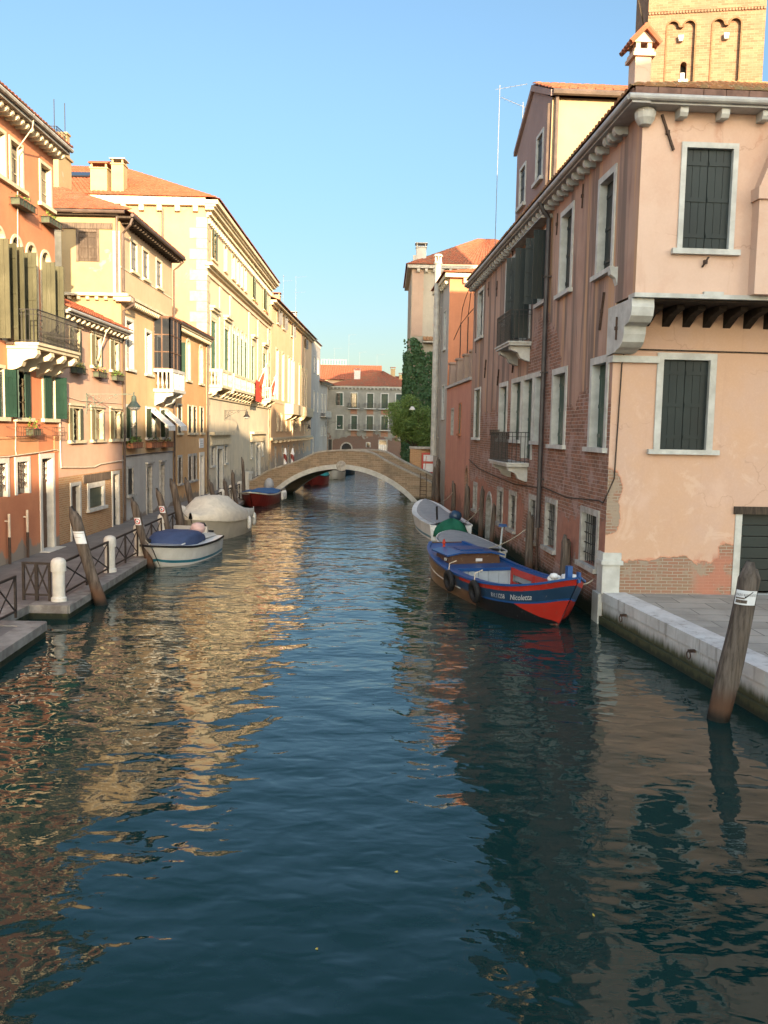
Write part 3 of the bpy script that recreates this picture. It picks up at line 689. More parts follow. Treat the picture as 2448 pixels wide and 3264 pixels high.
for a, b in ((U0, 27.25), (28.53, U1)): mb.box(a, b, -.018, 0, 3.47, 3.95); mb.box(a, b, -.05, 0, 3.95, 4.0)
B.part(mb, 'band_course', [M['red_band']])
mb = MB(); modillions(mb, U0, U1 + .1, 46, -.4, 0, 12.96, 13.14, .11); mb.box(U0, U1 + .12, -.5, 0, 13.16, 13.34, 1); mb.tube([(U0, -.56, 13.3), (U1 + .15, -.56, 13.3)], .07, 8, 1)
B.part(mb, 'cornice', [M['cream_stone'], M['stone_worn']])
mb = MB(); tile_roof(mb, (U0, -.55, 13.38), (U1 + .15, -.55, 13.38), (0, 5.2, 1.9)); tile_roof(mb, (U1 + .15, 10.5, 13.3), (U0, 10.5, 13.3), (0, -5.8, 1.95), .3, .8); B.part(mb, 'roof', [M['tile']])
# balcony
b = MB(); b.box(25.1, 28.45, -.9, 0, 6.56, 6.66); b.box(25.06, 28.49, -.95, 0, 6.66, 6.74)
for u in (25.15, 26.2, 27.2, 28.15):
    w = .24; poly = [(0, 6.55), (-.86, 6.55), (-.88, 6.42), (-.78, 6.3), (-.6, 6.27), (-.46, 6.2), (-.4, 6.06), (-.25, 5.98), (-.1, 5.95), (0, 5.86)]
    b.prism(poly, (u, 0, 0), (0, 1, 0), FZ, (w, 0, 0))
bl = B.part(b, 'balcony', [M['cream_stone']])
b = MB(); railing(b, [(25.12, 0), (25.12, -.9), (28.42, -.9), (28.42, 0)], 6.74, 7.68, .1, .009)
for i in range(30):
    u = 25.2 + i * .108; b.tube([(u, -.9 + .0, 6.82 + .1 * k) for k in range(0)] or [(u, -.9, 6.85), (u + .03, -.94, 7.0), (u, -.9, 7.15)], .007, 4)
for u in (25.4, 26.6, 27.8): b.tube([(u + .12 * math.cos(k * .5), -.92, 7.3 + .12 * math.sin(k * .5)) for k in range(13)], .008, 4)
B.part(b, 'railing', [M['iron']], bl)
for u in (24.75, 26.02):
    b = MB(); b.tube([(u, -.12, .32), (u, -.12, 1.1)], .045, 8, 1); b.tube([(u, -.12, 1.1), (u, -.12, 1.78)], .038, 8, 0); b.box(u - .02, u + .02, -.12, 0, 1.55, 1.59); B.part(b, 'standpipe', [M['cable'], M['rust']])
b = MB(); b.tube([(25.98, -.58, 13.4), (26.02, -.5, 13.0), (26.0, -.06, 12.4), (25.9, -.04, 9.0), (25.72, -.04, 7.0), (25.5, -.05, 6.0), (25.52, -.04, 4.2), (25.45, -.05, 3.6), (25.5, -.05, 3.45)], .018, 6)
b.tube([(13, -.04, 3.44), (20, -.05, 3.42), (25, -.05, 3.44), (27.2, -.05, 3.5), (28.6, -.05, 3.56), (28.86, -.05, 3.5)], .02, 6)
B.part(b, 'cable', [M['cable']])

# --- pink house
B = left('pink_house', 'low salmon pink house with grey green shutters beside the orange red house', 28.9)
U0, U1, ZT = 28.9, 35.95, 8.12
for i, (a, b) in enumerate([(30.0, 31.2), (32.25, 33.5), (34.45, 35.65)]):
    add_window(B, a, b, 6.6, 7.82, .09, .12, True, 'open', 'sh_greygreen', 'cream_stone', angs=(148, 14), lintel=.07)
    add_window(B, a - .1, b + .05, 3.84, 5.06, .09, .12, True, 'open', 'sh_greygreen', 'cream_stone', angs=(150, 10 + 8 * i), lintel=.07)
for (a, b, z1, m, dm) in ((29.92, 30.98, 2.36, 'white_paint', 'door_wood'), (34.5, 35.5, 2.55, 'white_paint', 'door_dark')):
    B.holes.append(rect(a + .006, b - .006, .26, z1 - .006)); d = MB(); d.box(a, a + .13, -.03, .3, .26, z1); d.box(b - .13, b, -.03, .3, .26, z1); d.box(a + .13, b - .13, -.03, .3, z1 - .13, z1); d.box(a, b, -.2, .3, .2, .29)
    dr = B.part(d, 'doorway', [M[m]]); d = MB(); leaf_panel(d, (a + .13, .13, 0), (1, 0, 0), (0, 1, 0), .3, z1 - .13, b - a - .26, 4); B.part(d, 'door', [M[dm]], dr)
w = add_window(B, 31.65, 33.6, 1.26, 2.24, .2, .16, True, 'none', fm='white_paint', mull=False, pane=False)
d = MB(); leaf_panel(d, (31.85, .06, 0), (1, 0, 0), (0, 1, 0), 1.3, 2.04, 1.55, 8); B.part(d, 'shutter', [M['sh_greygreen']], w)
d = MB(); d.box(31.2, 34.25, -.05, .0, 2.26, 2.56); B.part(d, 'lintel', [M['wood_grey']], w)
mb = MB(); zb = 2.6
lowh = [h for h in B.holes if h[0][1] < 2.3]; highh = [h for h in B.holes if h[0][1] > 3]
mb.panel((0, 0, 0), FX, FZ, rect(U0, U1, -.3, zb), lowh, (0, .3, 0), 1); mb.panel((0, 0, 0), FX, FZ, rect(U0, U1, zb, ZT), highh, (0, .3, 0), 0)
mb.quad([(U0, 5, -.3), (U1, 5, -.3), (U1, 5, ZT), (U0, 5, ZT)]); mb.quad([(U0, .32, ZT), (U1, .32, ZT), (U1, 5, ZT), (U0, 5, ZT)])
B.part(mb, 'wall', [M['pink_stucco'], M['brick_warm']])
mb = MB(); modillions(mb, U0 + .1, U1, 14, -.34, 0, 7.92, 8.08, .11); mb.box(U0, U1, -.4, 0, 8.09, 8.2, 1); mb.tube([(U0, -.45, 8.2), (U1, -.45, 8.2)], .06, 8, 1); B.part(mb, 'cornice', [M['cream_stone'], M['pipe_grey']])
mb = MB(); tile_roof(mb, (U0, -.42, 8.27), (U1, -.42, 8.27), (0, 2.0, .95), .2); B.part(mb, 'roof', [M['tile_orange']])
mb = MB(); mb.tube([(28.95, -.05, 6.2), (28.97, -.05, 3.2), (29.0, -.05, 2.95), (31, -.05, 2.86), (32.3, -.05, 2.82), (33, -.05, 2.9), (35.9, -.05, 2.95)], .028, 6); mb.tube([(33.2, -.42, 8.1), (33.1, -.3, 7.9), (32.6, -.04, 6.6)], .02, 6); mb.tube([(28.95, -.03, 5.4), (31, -.03, 5.25), (35.9, -.03, 5.3)], .012, 5)
B.part(mb, 'cable', [M['cable']])

# --- tall cream and amber house with the glazed bay
B = left('bay_house', 'cream and amber house with a glazed bay and white awnings over grey ground floor', 35.95)
U0, U1, ZC, ZT = 35.95, 44.5, 9.62, 12.72
for a, b, z0, z1, s in ((36.5, 37.7, 6.8, 8.95, 'none'), (39.5, 40.6, 6.78, 8.8, 'none')):
    add_window(B, a, b, z0, z1, .14, .16, True, s, fm='white_paint')
for i, (a, b) in enumerate([(36.4, 38.0), (39.5, 41.2), (42.0, 43.5)]): add_window(B, a, b, 3.85, 5.3, .11, .13, True, 'open', 'sh_green', 'white_paint', angs=(150, 14))
for a, b in ((37.3, 38.4), (39.1, 40.2), (41.4, 42.5)): add_window(B, a, b, 11.0, 12.35, .12, .14, True, 'closed', 'sh_bluegrey', 'cream_stone', sillx=.02)
add_window(B, 36.55, 37.5, 1.42, 2.66, .11, .12, True, 'closed', 'door_dark', 'stone_worn')
for a, b, dm in ((39.5, 40.5, 'door_dark'), (41.9, 42.75, 'door_wood')):
    B.holes.append(rect(a + .006, b - .006, .25, 2.634)); d = MB(); d.box(a, a + .12, -.04, .3, .25, 2.64); d.box(b - .12, b, -.04, .3, .25, 2.64); d.box(a + .12, b - .12, -.04, .3, 2.52, 2.64); d.box(a - .1, b + .1, -.12, 0, 2.65, 2.73)
    dr = B.part(d, 'doorway', [M['stone_worn']]); d = MB(); leaf_panel(d, (a + .12, .14, 0), (1, 0, 0), (0, 1, 0), .3, 2.5, b - a - .24, 4); B.part(d, 'door', [M[dm]], dr)
sideh = []
add_window(B, .85, 1.8, 11.05, 12.34, .1, .1, False, 'closed', 'sh_brown', 'wood_grey', hole=sideh, ax=(0, -1, 0), inn=(1, 0, 0), o=(U0, 2.65, 0), planks=3)
mb = MB()
lo = [h for h in B.holes if h[0][1] < 2.8]; mi = [h for h in B.holes if 3 < h[0][1] < 9]; hi = [h for h in B.holes if h[0][1] > 10]
mb.panel((0, 0, 0), FX, FZ, rect(U0, U1, -.3, 3.15), lo, (0, .3, 0), 0); mb.panel((0, 0, 0), FX, FZ, rect(U0, U1, 3.15, ZC), mi, (0, .3, 0), 1); mb.panel((0, 0, 0), FX, FZ, rect(U0, U1, ZC, ZT), hi, (0, .3, 0), 2)
mb.panel((U0, 2.65, 0), (0, -1, 0), FZ, rect(-9, 2.65, -.3, ZT + .2), sideh, (.3, 0, 0), 3)
mb.quad([(U1, 0, 0), (U1, 11.65, 0), (U1, 11.65, ZT), (U1, 0, ZT)], 2); mb.quad([(U0, 11.65, 0), (U1, 11.65, 0), (U1, 11.65, ZT), (U0, 11.65, ZT)], 2)
B.part(mb, 'wall', [M['grey_stucco'], M['amber_stucco'], M['peach_stucco'], M['cream_stucco']])
mb = MB(); modillions(mb, U0 + .5, U1, 30, -.3, 0, 9.4, 9.62, .12); mb.box(U0 - .1, U1, -.36, 0, 9.63, 9.75)
mb.box(U0 - .3, U0, -.36, 9, 9.66, 9.78); modillions(mb, -9, 0, 24, -.2, 0, 9.5, 9.65, .13, 0, (0, -1, 0), (1, 0, 0), (U0, 0, 0)); mb.box(U0 - .34, U0 + .05, -.5, .1, 9.45, 9.62)
mb.box(U0 - .04, U0, .0, .3, 9.78, 12.3); mb.box(U0 - .04, U0, 2.4, 2.7, 9.78, 12.3); mb.box(U0, U1, -.03, 0, 10.84, 10.9)
B.part(mb, 'cornice', [M['cream_stone']])
mb = MB(); mb.box(U0 - .06, U0 - .001, .3, 9, 12.36, 12.6); B.part(mb, 'timber_beam', [M['wood_grey']])
mb = MB(); mb.box(U0 - .35, U1 + .1, -.55, 0, 12.74, 12.82); mb.box(U0 - .25, U0 + .02, 0, 9, 12.86, 12.94)
for i in range(22): u = lerp(U0, U1, (i + .5) / 22); mb.box(u - .04, u + .04, -.5, 0, 12.62, 12.74)
B.part(mb, 'eaves', [M['wood_dark']])
mb = MB(); mb.tube([(U0 - .4, -.62, 12.85), (U1 + .1, -.62, 12.85)], .075, 8); mb.tube([(U0 - .38, -.3, 12.98), (U0 - .38, 9, 13.02)], .075, 8)
mb.tube([(U0 - .12, .1, 12.9), (U0 - .12, .1, 9.8)], .05, 8); mb.tube([(U0 - .3, -.6, 12.75), (U0 - .28, -.5, 12.5), (U0 - .05, -.13, 12.2), (U0 - .02, -.12, 9.9), (U0 + .15, -.5, 9.6), (U0 + .15, -.5, 9.4), (U0 + .0, -.12, 9.1), (U0 - .0, -.1, 3.4), (U0 - .02, -.1, .4)], .055, 8)
mb.tube([(U1 + .05, -.6, 12.75), (U1 + .02, -.3, 12.45), (U1, -.1, 12.3), (U1, -.1, 9.8), (U1, -.45, 9.6), (U1, -.1, 9.2), (U1, -.1, .4)], .05, 8)
mb.tube([(U0, -.05, 3.1), (40, -.06, 3.14), (U1, -.05, 3.12)], .022, 5)
B.part(mb, 'drainpipe', [M['pipe_brown']])
mb = MB(); tile_roof(mb, (U0 - .4, -.6, 12.92), (U1 + .1, -.6, 12.92), ((4, 4.2, 1.9), (0, 4.2, 1.9)), .24, .5); tile_roof(mb, (U0 - .4, 11, 13.06), (U0 - .4, -.6, 13.06), ((4, -.0, 1.85), (4, 4.2, 1.85)), .24, .5); B.part(mb, 'roof', [M['tile']])
mb = MB(); ua, ub, yf, zt = 39.9, 41.5, 3.95, 16.6
for q in ([(ua, yf), (ua, 9)], [(ub, yf), (ub, 9)], [(ua, yf), (ub, yf)], [(ua, 9), (ub, 9)]): mb.quad([(*q[0], 12.5), (*q[1], 12.5), (*q[1], zt), (*q[0], zt)])
mb.quad([(ua, yf, zt), (ub, yf, zt), (ub, 9, zt), (ua, 9, zt)]); mb.box(ua - .08, ub + .08, yf - .08, 9.05, zt, zt + .09); mb.box(ub - .42, ub - .02, yf + .05, yf + .5, zt + .09, zt + 1.15); mb.box(ub - .47, ub + .03, yf, yf + .55, zt + 1.15, zt + 1.23); mb.box(ua - .1, ub + .05, yf - .1, 9, 14.6, 14.72)
tb = B.part(mb, 'roof_terrace', [M['cream_stucco']])
mb = MB(); railing(mb, [(ua, 9), (ua, yf + .06), (ub - .4, yf + .06)], zt + .09, zt + 1.1, .12, .01); mb.tube([(ua + .1, yf + .2, zt), (ua + .1, yf + .2, zt + 2.3)], .02, 5); mb.tube([(ub - .2, yf + .2, zt), (ub - .2, yf + .2, zt + 2.6)], .02, 5); B.part(mb, 'railing', [M['iron']], tb)
# glazed bay over a little stone balcony
b = MB(); u0, u1, pj = 41.0, 43.2, -.75
for (a, c) in (((u0, 0), (u0, pj)), ((u0, pj), (u1, pj)), ((u1, pj), (u1, 0))):
    A, C = V((a[0], a[1], 0)), V((c[0], c[1], 0)); k = 3 if a[0] != c[0] else 2
    for i in range(k + 1): p = A.lerp(C, i / k); b.obox(p, FX, V((0, 1, 0)), FZ, -.03, .03, -.03, .03, 7.1, 9.5)
    for z in (7.13, 7.9, 8.7, 9.47): b.beam(A + FZ * z, C + FZ * z, .05, .05)
    n = (C - A).normalized(); b.quad([A + FZ * 7.1, C + FZ * 7.1, C + FZ * 9.5, A + FZ * 9.5], 1)
b.box(u0 - .05, u1 + .05, pj - .05, 0, 9.5, 9.56); bay = B.part(b, 'glazed_bay', [M['door_wood'], M['glass']])
b = MB(); b.box(u0 + .45, u0 + .5, -.3, -.28, 7.2, 9.3); b.box(u0 + .5, u0 + 1.0, -.28, -.26, 7.3, 9.3); b.box(u0 + 1.3, u1 - .1, -.3, -.26, 7.3, 9.3); B.part(b, 'curtain', [M['c_white']], bay)
b = MB(); b.box(u0 - .15, u1 + .15, -.95, 0, 6.02, 6.16); b.box(u0 - .12, u1 + .12, -.92, -.76, 6.95, 7.1); b.box(u0 - .12, u0 + .04, -.76, 0, 6.95, 7.1); b.box(u1 - .04, u1 + .12, -.76, 0, 6.95, 7.1)
for u in (u0 - .04, (u0 + u1) / 2, u1 + .04): b.box(u - .09, u + .09, -.91, -.77, 6.16, 6.95)
for i in range(9):
    u = lerp(u0 + .1, u1 - .1, (i + .5) / 9); b.lathe([(.05, 6.16), (.03, 6.25), (.065, 6.42), (.03, 6.66), (.05, 6.95)], (u, -.84, 0), 8)
for i in range(3): b.lathe([(.05, 6.16), (.03, 6.25), (.065, 6.42), (.03, 6.66), (.05, 6.95)], (u0 - .04, -.2 - .2 * i, 0), 8)
for u in (u0 + .05, u1 - .3): b.prism([(0, 6.02), (-.88, 6.02), (-.85, 5.86), (-.55, 5.78), (-.4, 5.55), (-.15, 5.45), (0, 5.35)], (u, 0, 0), (0, 1, 0), FZ, (.25, 0, 0))
B.part(b, 'balcony', [M['stone']])
for i, (a, c) in enumerate(((39.75, 41.0), (42.1, 43.4))):
    b = MB(); b.prism([(-.03, 5.2), (-.05, 5.25), (-1.0, 4.42), (-.98, 4.36)], (a, 0, 0), (0, 1, 0), FZ, (c - a, 0, 0))
    n = 10
    for k in range(n): b.box(lerp(a, c, k / n) + .01, lerp(a, c, (k + 1) / n) - .01, -1.0, -.985, 4.2, 4.38)
    B.part(b, 'awning', [M['c_white']])

# --- ochre house
B = left('ochre_house', 'narrow ochre house with small arched windows between glazed bay and white palace', 44.5)
U0, U1, ZT = 44.5, 52.9, 9.55
add_window(B, 45.5, 46.5, 7.0, 9.3, .1, .2, True, 'open', 'sh_green', 'cream_stone', arch=True, angs=(95, 20), name='arched_window', mull=False)
for a, b in ((47.5, 48.6), (50.8, 51.9)): add_window(B, a, b, 6.95, 9.3, .16, .14, True, 'none', fm='cream_stone', arch=True, name='arched_window')
for a, b in ((45.5, 46.5), (47.9, 48.9), (49.1, 50.1), (51.0, 52.0)):
    add_window(B, a, b, 4.05, 5.62, .08, .1, True, 'closed', 'door_dark', 'cream_stone', sillx=.06)
for a, b in ((45.5, 46.5), (47.9, 48.9), (49.1, 50.1)): add_window(B, a, b, 1.35, 2.88, .14, .11, True, 'closed', 'sh_brown', 'stone_worn', sillx=.02)
B.holes.append(rect(50.81, 52.09, .25, 2.894)); d = MB(); d.box(50.8, 51.02, -.05, .4, .25, 2.9); d.box(51.88, 52.1, -.05, .4, .25, 2.9); d.box(51.02, 51.88, -.05, .4, 2.7, 2.9); dr = B.part(d, 'doorway', [M['white_paint']])
d = MB(); leaf_panel(d, (51.02, .2, 0), (1, 0, 0), (0, 1, 0), .3, 2.7, .86, 4); B.part(d, 'door', [M['white_paint']], dr)
mb = MB(); lo = [h for h in B.holes if h[0][1] < 4]; hi = [h for h in B.holes if h[0][1] >= 4]
mb.panel((0, 0, 0), FX, FZ, rect(U0, U1, -.3, 3.9), lo, (0, .3, 0), 1); mb.panel((0, 0, 0), FX, FZ, rect(U0, U1, 3.9, ZT), hi, (0, .3, 0), 0)
mb.quad([(U0, .4, ZT), (U1, .4, ZT), (U1, 10, ZT), (U0, 10, ZT)]); mb.quad([(U0, 10, 0), (U1, 10, 0), (U1, 10, ZT), (U0, 10, ZT)])
B.part(mb, 'wall', [M['ochre_stucco'], M['ochre_stucco']])
mb = MB(); modillions(mb, U0 + .1, U1, 34, -.32, 0, 9.35, 9.55, .11); mb.box(U0, U1, -.38, 0, 9.56, 9.66); mb.tube([(U0 + .1, -.43, 9.7), (U1, -.43, 9.7)], .06, 8, 1); B.part(mb, 'cornice', [M['cream_stone'], M['pipe_brown']])
mb = MB(); tile_roof(mb, (U0 + .1, -.42, 9.76), (U1 - .1, -.42, 9.76), (0, 2.6, 1.15), .24, .5); B.part(mb, 'roof', [M['tile']])
mb = MB(); mb.tube([(U1 - .1, -.42, 9.62), (U1 - .1, -.1, 9.3), (U1 - .1, -.1, .4)], .05, 8); B.part(mb, 'drainpipe', [M['pipe_brown']])
b = MB(); b.box(50.8, 51.9, -.04, 0, 3.15, 3.72); pl = B.part(b, 'name_plate', [M['sign_white']]); b = MB()
for z in (3.56, 3.42, 3.28): b.box(50.95, 51.7, -.044, -.0405, z - .02, z + .02)
B.part(b, 'lettering', [M['pipe_grey']], pl)

# --- white palace
B = left('palace', 'tall cream stone palace with dentilled cornice and long balconies', 52.9, 'palace')
U0, U1, ZT = 52.9, 81.6, 17.0
third = [(54.4, 56.2, 'sh'), (58.5, 59.7, 'bl'), (61.4, 62.8, 'bl'), (63.4, 64.5, 'bl'), (65.0, 66.1, 'bl'), (66.8, 67.9, 'bl'), (70.6, 72.4, 'sh'), (77.0, 79.0, 'sh')]
for a, b, k in third:
    if k == 'sh': add_window(B, a, b, 14.85, 16.65, .14, .12, True, 'open', 'sh_green', 'cream_stone', angs=(160, 6), sillx=.05)
    else: add_window(B, a, b, 14.85, 16.65, .16, .24, True, 'closed', 'cream_stone', 'cream_stone', sillx=.05)
piano = [(54.1, 55.9, 'r'), (58.6, 60.4, 'r'), (61.7, 63.0, 'a'), (63.4, 64.6, 'a'), (65.1, 66.4, 'a'), (66.9, 68.3, 'a'), (70.4, 71.9, 'r'), (76.8, 78.8, 'r')]
for a, b, k in piano:
    if k == 'a': add_window(B, a, b, 7.15, 11.75, .14, .12, False, 'closed', 'sh_leaf', 'cream_stone', arch=True, name='arched_window')
    else:
        w = add_window(B, a, b, 7.15, 11.2, .16, .12, False, 'closed', 'sh_leaf', 'cream_stone'); p = MB(); p.box(a - .25, b + .25, -.35, 0, 11.75, 11.9); p.box(a - .15, b + .15, -.22, 0, 11.6, 11.75); p.box(a, b, -.05, 0, 11.21, 11.6); B.part(p, 'cornice', [M['cream_stone']], w)
for a, b in ((54.2, 55.3), (58.8, 59.8), (70.2, 71.1), (76.6, 77.5)): add_window(B, a, b, 1.95, 3.2, .1, .12, True, 'none', fm='stone', grille=True, mull=False)
for a, b in ((56.0, 58.2), (73.0, 75.6)):
    B.holes.append(rect(a + .006, b - .006, .26, 3.194)); d = MB(); d.box(a, a + .25, -.06, .7, .26, 3.2); d.box(b - .25, b, -.06, .7, .26, 3.2); d.box(a + .25, b - .25, -.06, .7, 2.98, 3.2); dr = B.part(d, 'doorway', [M['stone']])
    d = MB(); leaf_panel(d, (a + .25, .2, 0), (1, 0, 0), (0, 1, 0), .3, 2.98, b - a - .5, 6); B.part(d, 'door', [M['door_dark']], dr)
mb = MB(); lo = [h for h in B.holes if h[0][1] < 5]; hi = [h for h in B.holes if h[0][1] > 5]
mb.panel((0, 0, 0), FX, FZ, rect(U0, U1, -.3, 6.3), lo, (0, .3, 0), 1); mb.panel((0, 0, 0), FX, FZ, rect(U0, U1, 6.3, ZT), hi, (0, .3, 0), 0)
mb.quad([(U0, 0, -.3), (U0, 15, -.3), (U0, 15, 17.7), (U0, 0, 17.7)], 3); mb.quad([(U1, 0, -.3), (U1, 15, -.3), (U1, 15, 17.7), (U1, 0, 17.7)], 2); mb.quad([(U0, 15, 0), (U1, 15, 0), (U1, 15, 17.7), (U0, 15, 17.7)])
B.part(mb, 'wall', [M['palazzo_stucco'], M['palazzo_stone'], M['cream_stucco'], M['palazzo_side']])
mb = MB(); mq = MB()
for i, z in enumerate([0.2 + .62 * k for k in range(27)]):
    L = .95 if i % 2 else .65; mb.box(U0 - .04, U0 + L, -.05, 0, z, z + .6); mq.box(U1 - L, U1 + .04, -.05, 0, z, z + .6); mb.box(U0 - .04, U0, .0, 1.0 if i % 2 else .6, z, z + .6)
B.part(mb, 'quoins', [M['quoin_stone']]); B.part(mq, 'quoins', [M['quoin_stone']])
mb = MB()
for (z0, z1, p) in ((16.95, 17.1, .12), (17.32, 17.5, .5), (17.5, 17.62, .62), (17.62, 17.85, .78)): mb.box(U0 - p * .6, U1 + p * .5, -p, 0, z0, z1)
for i in range(80): u = lerp(U0, U1, (i + .5) / 80); mb.box(u - .09, u + .09, -.3, 0, 17.1, 17.32)
for i in range(48): u = lerp(U0, U1, (i + .5) / 48); mb.box(u - .1, u + .1, -.22, 0, 16.62, 16.9)
for (z0, z1, p) in ((13.55, 13.75, .1), (13.95, 14.1, .2), (14.1, 14.28, .42)): mb.box(U0 - p * .6, U1 + .1, -p, 0, z0, z1)
mb.box(U0, U1, -.12, 0, 6.2, 6.42); mb.box(U0, U1, -.22, 0, 6.42, 6.52)
for u in (57.2, 60.9, 69.2, 74.0, 80.2): mb.box(u - .35, u + .35, -.07, 0, 7.0, 13.5)
for (a, b) in ((54.0, 60.4), (70.2, 77.8)): mb.box(a - .1, b + .1, -.16, 0, 3.25, 3.6); mb.box(a - .15, b + .15, -.1, 0, 3.6, 3.9); mb.box(a - .3, b + .3, -.36, 0, 3.9, 4.1)
mb.box(U0 - .35, U0 - .04, 0, 15, 17.55, 18.05); 
for i in range(14): y = lerp(.6, 14.6, i / 13); mb.box(U0 - .3, U0 - .001, y - .14, y + .14, 17.22, 17.54)
B.part(mb, 'cornice', [M['cream_stone']])
mb = MB(); tile_roof(mb, (U0 - .45, 15, 18.1), (U0 - .45, -.7, 18.0), ((7, 0, 3.6), (7, 7.6, 3.6)), .3, .6); tile_roof(mb, (U0 - .45, -.8, 17.92), (U1 + .4, -.8, 17.92), ((7, 7.6, 3.6), (-7, 7.6, 3.6)), .34, .8); mb.quad([(U0 - .45, 15, 18.1), (U0 + 6.5, 15, 21.7), (U0 + 6.5, 6.9, 21.6), (U1, 6.9, 21.6), (U1, 15, 18)])
rf = B.part(mb, 'roof', [M['tile_orange']])
mb = MB(); chimney(mb, U0 + .2, U0 + 1.2, 6.0, 7.0, 17.6, 19.7); B.part(mb, 'chimney', [M['cream_stucco'], M['tile_orange']], rf)
mb = MB(); chimney(mb, U0 + .15, U0 + .95, 5.0, 5.72, 17.6, 19.95, 'flat'); B.part(mb, 'chimney', [M['cream_stucco'], M['stone_worn']], rf)
mb = MB(); mb.obox((U0 + 3.6, 8.8, 20.28), FX * .89 + FZ * .457, (0, 1, 0), FX * -.457 + FZ * .89, -.5, .5, -.7, .7, -.02, .06); B.part(mb, 'skylight', [M['glass']], rf)
mb = MB(); mb.tube([(U0 - .1, 2.6, 17.4), (U0 - .1, 2.6, 9.9)], .06, 8); mb.tube([(U0 - .1, 2.6, 9.95), (U0 - .1, 1.2, 9.75), (U0 - .12, .15, 9.6)], .06, 8); B.part(mb, 'drainpipe', [M['pipe_brown']])
for a, c in ((53.6, 57.1), (57.9, 72.4), (76.2, 79.6)):
    b = MB(); b.box(a, c, -.85, 0, 6.85, 7.02); b.box(a, c, -.85, -.66, 7.82, 8.0); b.box(a, a + .2, -.66, 0, 7.82, 8.0); b.box(c - .2, c, -.66, 0, 7.82, 8.0)
    n = max(2, int((c - a) / 2.4))
    for i in range(n + 1): u = lerp(a + .12, c - .12, i / n); b.box(u - .14, u + .14, -.84, -.67, 7.02, 7.82)
    k = int((c - a) / .25)
    for i in range(k): u = lerp(a + .3, c - .3, (i + .5) / k); b.lathe([(.07, 7.02), (.04, 7.15), (.09, 7.35), (.04, 7.6), (.07, 7.82)], (u, -.755, 0), 6)
    for i in range(3): b.lathe([(.07, 7.02), (.04, 7.15), (.09, 7.35), (.04, 7.6), (.07, 7.82)], (a + .1, -.15 - .2 * i, 0), 6)
    n = max(2, int((c - a) / 1.3))
    for i in range(n):
        u = lerp(a + .1, c - .4, i / (n - 1)); b.prism([(0, 6.85), (-.78, 6.85), (-.76, 6.7), (-.5, 6.62), (-.38, 6.42), (-.15, 6.32), (0, 6.25)], (u, 0, 0), (0, 1, 0), FZ, (.3, 0, 0))
    B.part(b, 'balcony', [M['cream_stone']])

# --- straw coloured house beyond the palace (front turns a little towards the canal)
A0, A1 = V((-11, 81.6, 0)), V((-10.6, 122.0, 0)); ang = math.atan2(A1.y - A0.y, A1.x - A0.x)
B = Bld('straw_house', 'long straw coloured house with grey attic shutters beyond the palace', A0, ang); LN = (A1 - A0).length
def nz(yl, zl):
    y = 11.808 / (11 / yl + .0099); return y - 81.6, 4.4 + (zl - 4.4) * y / yl
def nwin(ya, yb, za, zb, **k):
    a = nz(ya, 0)[0]; b = nz(yb, 0)[0]; s = nz((ya + yb) / 2, 1); f = (81.6 + (a + b) / 2) / ((ya + yb) / 2)
    return a, b, 4.4 + (za - 4.4) * f, 4.4 + (zb - 4.4) * f
for ya, yb in ((85.6, 88.8), (90.5, 93.5), (98.4, 101.5), (114, 118)):
    a, b, z0, z1 = nwin(ya, yb, 14.9, 16.1); c = (a + b) / 2; add_window(B, c - .75, c + .75, 14.75, 16.1, .12, .2, True, 'open', 'sh_bluegrey', 'cream_stone', angs=(150, 150))
for ya, yb in ((85.7, 88.3), (90.7, 93.2), (96.2, 98.4), (99.0, 101.2), (101.6, 103.6), (111.5, 114.2), (115, 117.5), (118, 120), (108, 110)):
    a, b, z0, z1 = nwin(ya, yb, 9.9, 12.7); add_window(B, a + .2, b - .2, 7.3, 12.4, .16, .3, False, 'closed', 'cream_stone', 'cream_stone')
for u in (5, 8, 12, 16, 21, 26, 31, 35): add_window(B, u, u + 1.2, 4.2, 6.0, .12, .2, True, 'closed', 'sh_bluegrey', 'cream_stone')
for u in (3.5, 9, 14, 19, 25, 30): add_window(B, u, u + 1.2, .5 if u in (3.5, 14) else 1.3, 2.6, .12, .2, False, 'closed', 'door_dark', 'stone_worn')
mb = MB(); mb.panel((0, 0, 0), FX, FZ, [(0, -.3), (LN, -.3), (LN, 16.6), (0, 16.1)], B.holes, (0, .3, 0)); mb.quad([(LN, 0, -.3), (LN, 12, -.3), (LN, 12, 16.6), (LN, 0, 16.6)]); mb.quad([(0, 12, -.3), (LN, 12, -.3), (LN, 12, 16.6), (0, 12, 16.1)]); mb.quad([(0, .3, 16.1), (LN, .3, 16.6), (LN, 12, 16.6), (0, 12, 16.1)])
mb.box(.02, 1.2, -.08, 0, 0, 16.0); B.part(mb, 'wall', [M['next_stucco']])
mb = MB(); mb.prism([(0, 15.95), (LN, 16.45), (LN, 16.62), (0, 16.12)], (0, -.3, 0), FX, FZ, (0, .29, 0)); mb.prism([(-.1, 16.14), (LN + .1, 16.64), (LN + .1, 16.85), (-.1, 16.35)], (0, -.6, 0), FX, FZ, (0, .6, 0)); mb.box(0, LN, -.3, 0, 3.25, 3.5); mb.box(0, LN, -.04, 0, 6.9, 7.1); mb.box(-.2, -.0, -.3, 3, 15.9, 16.3)
modillions(mb, .5, LN, 12, -.5, 0, 2.95, 3.24, .2); B.part(mb, 'cornice', [M['cream_stone']])
mb = MB(); tile_roof(mb, (-.1, -.65, 16.4), (LN + .1, -.65, 16.9), (0, 6, 2.3), .5, 1.5); B.part(mb, 'roof', [M['tile']])
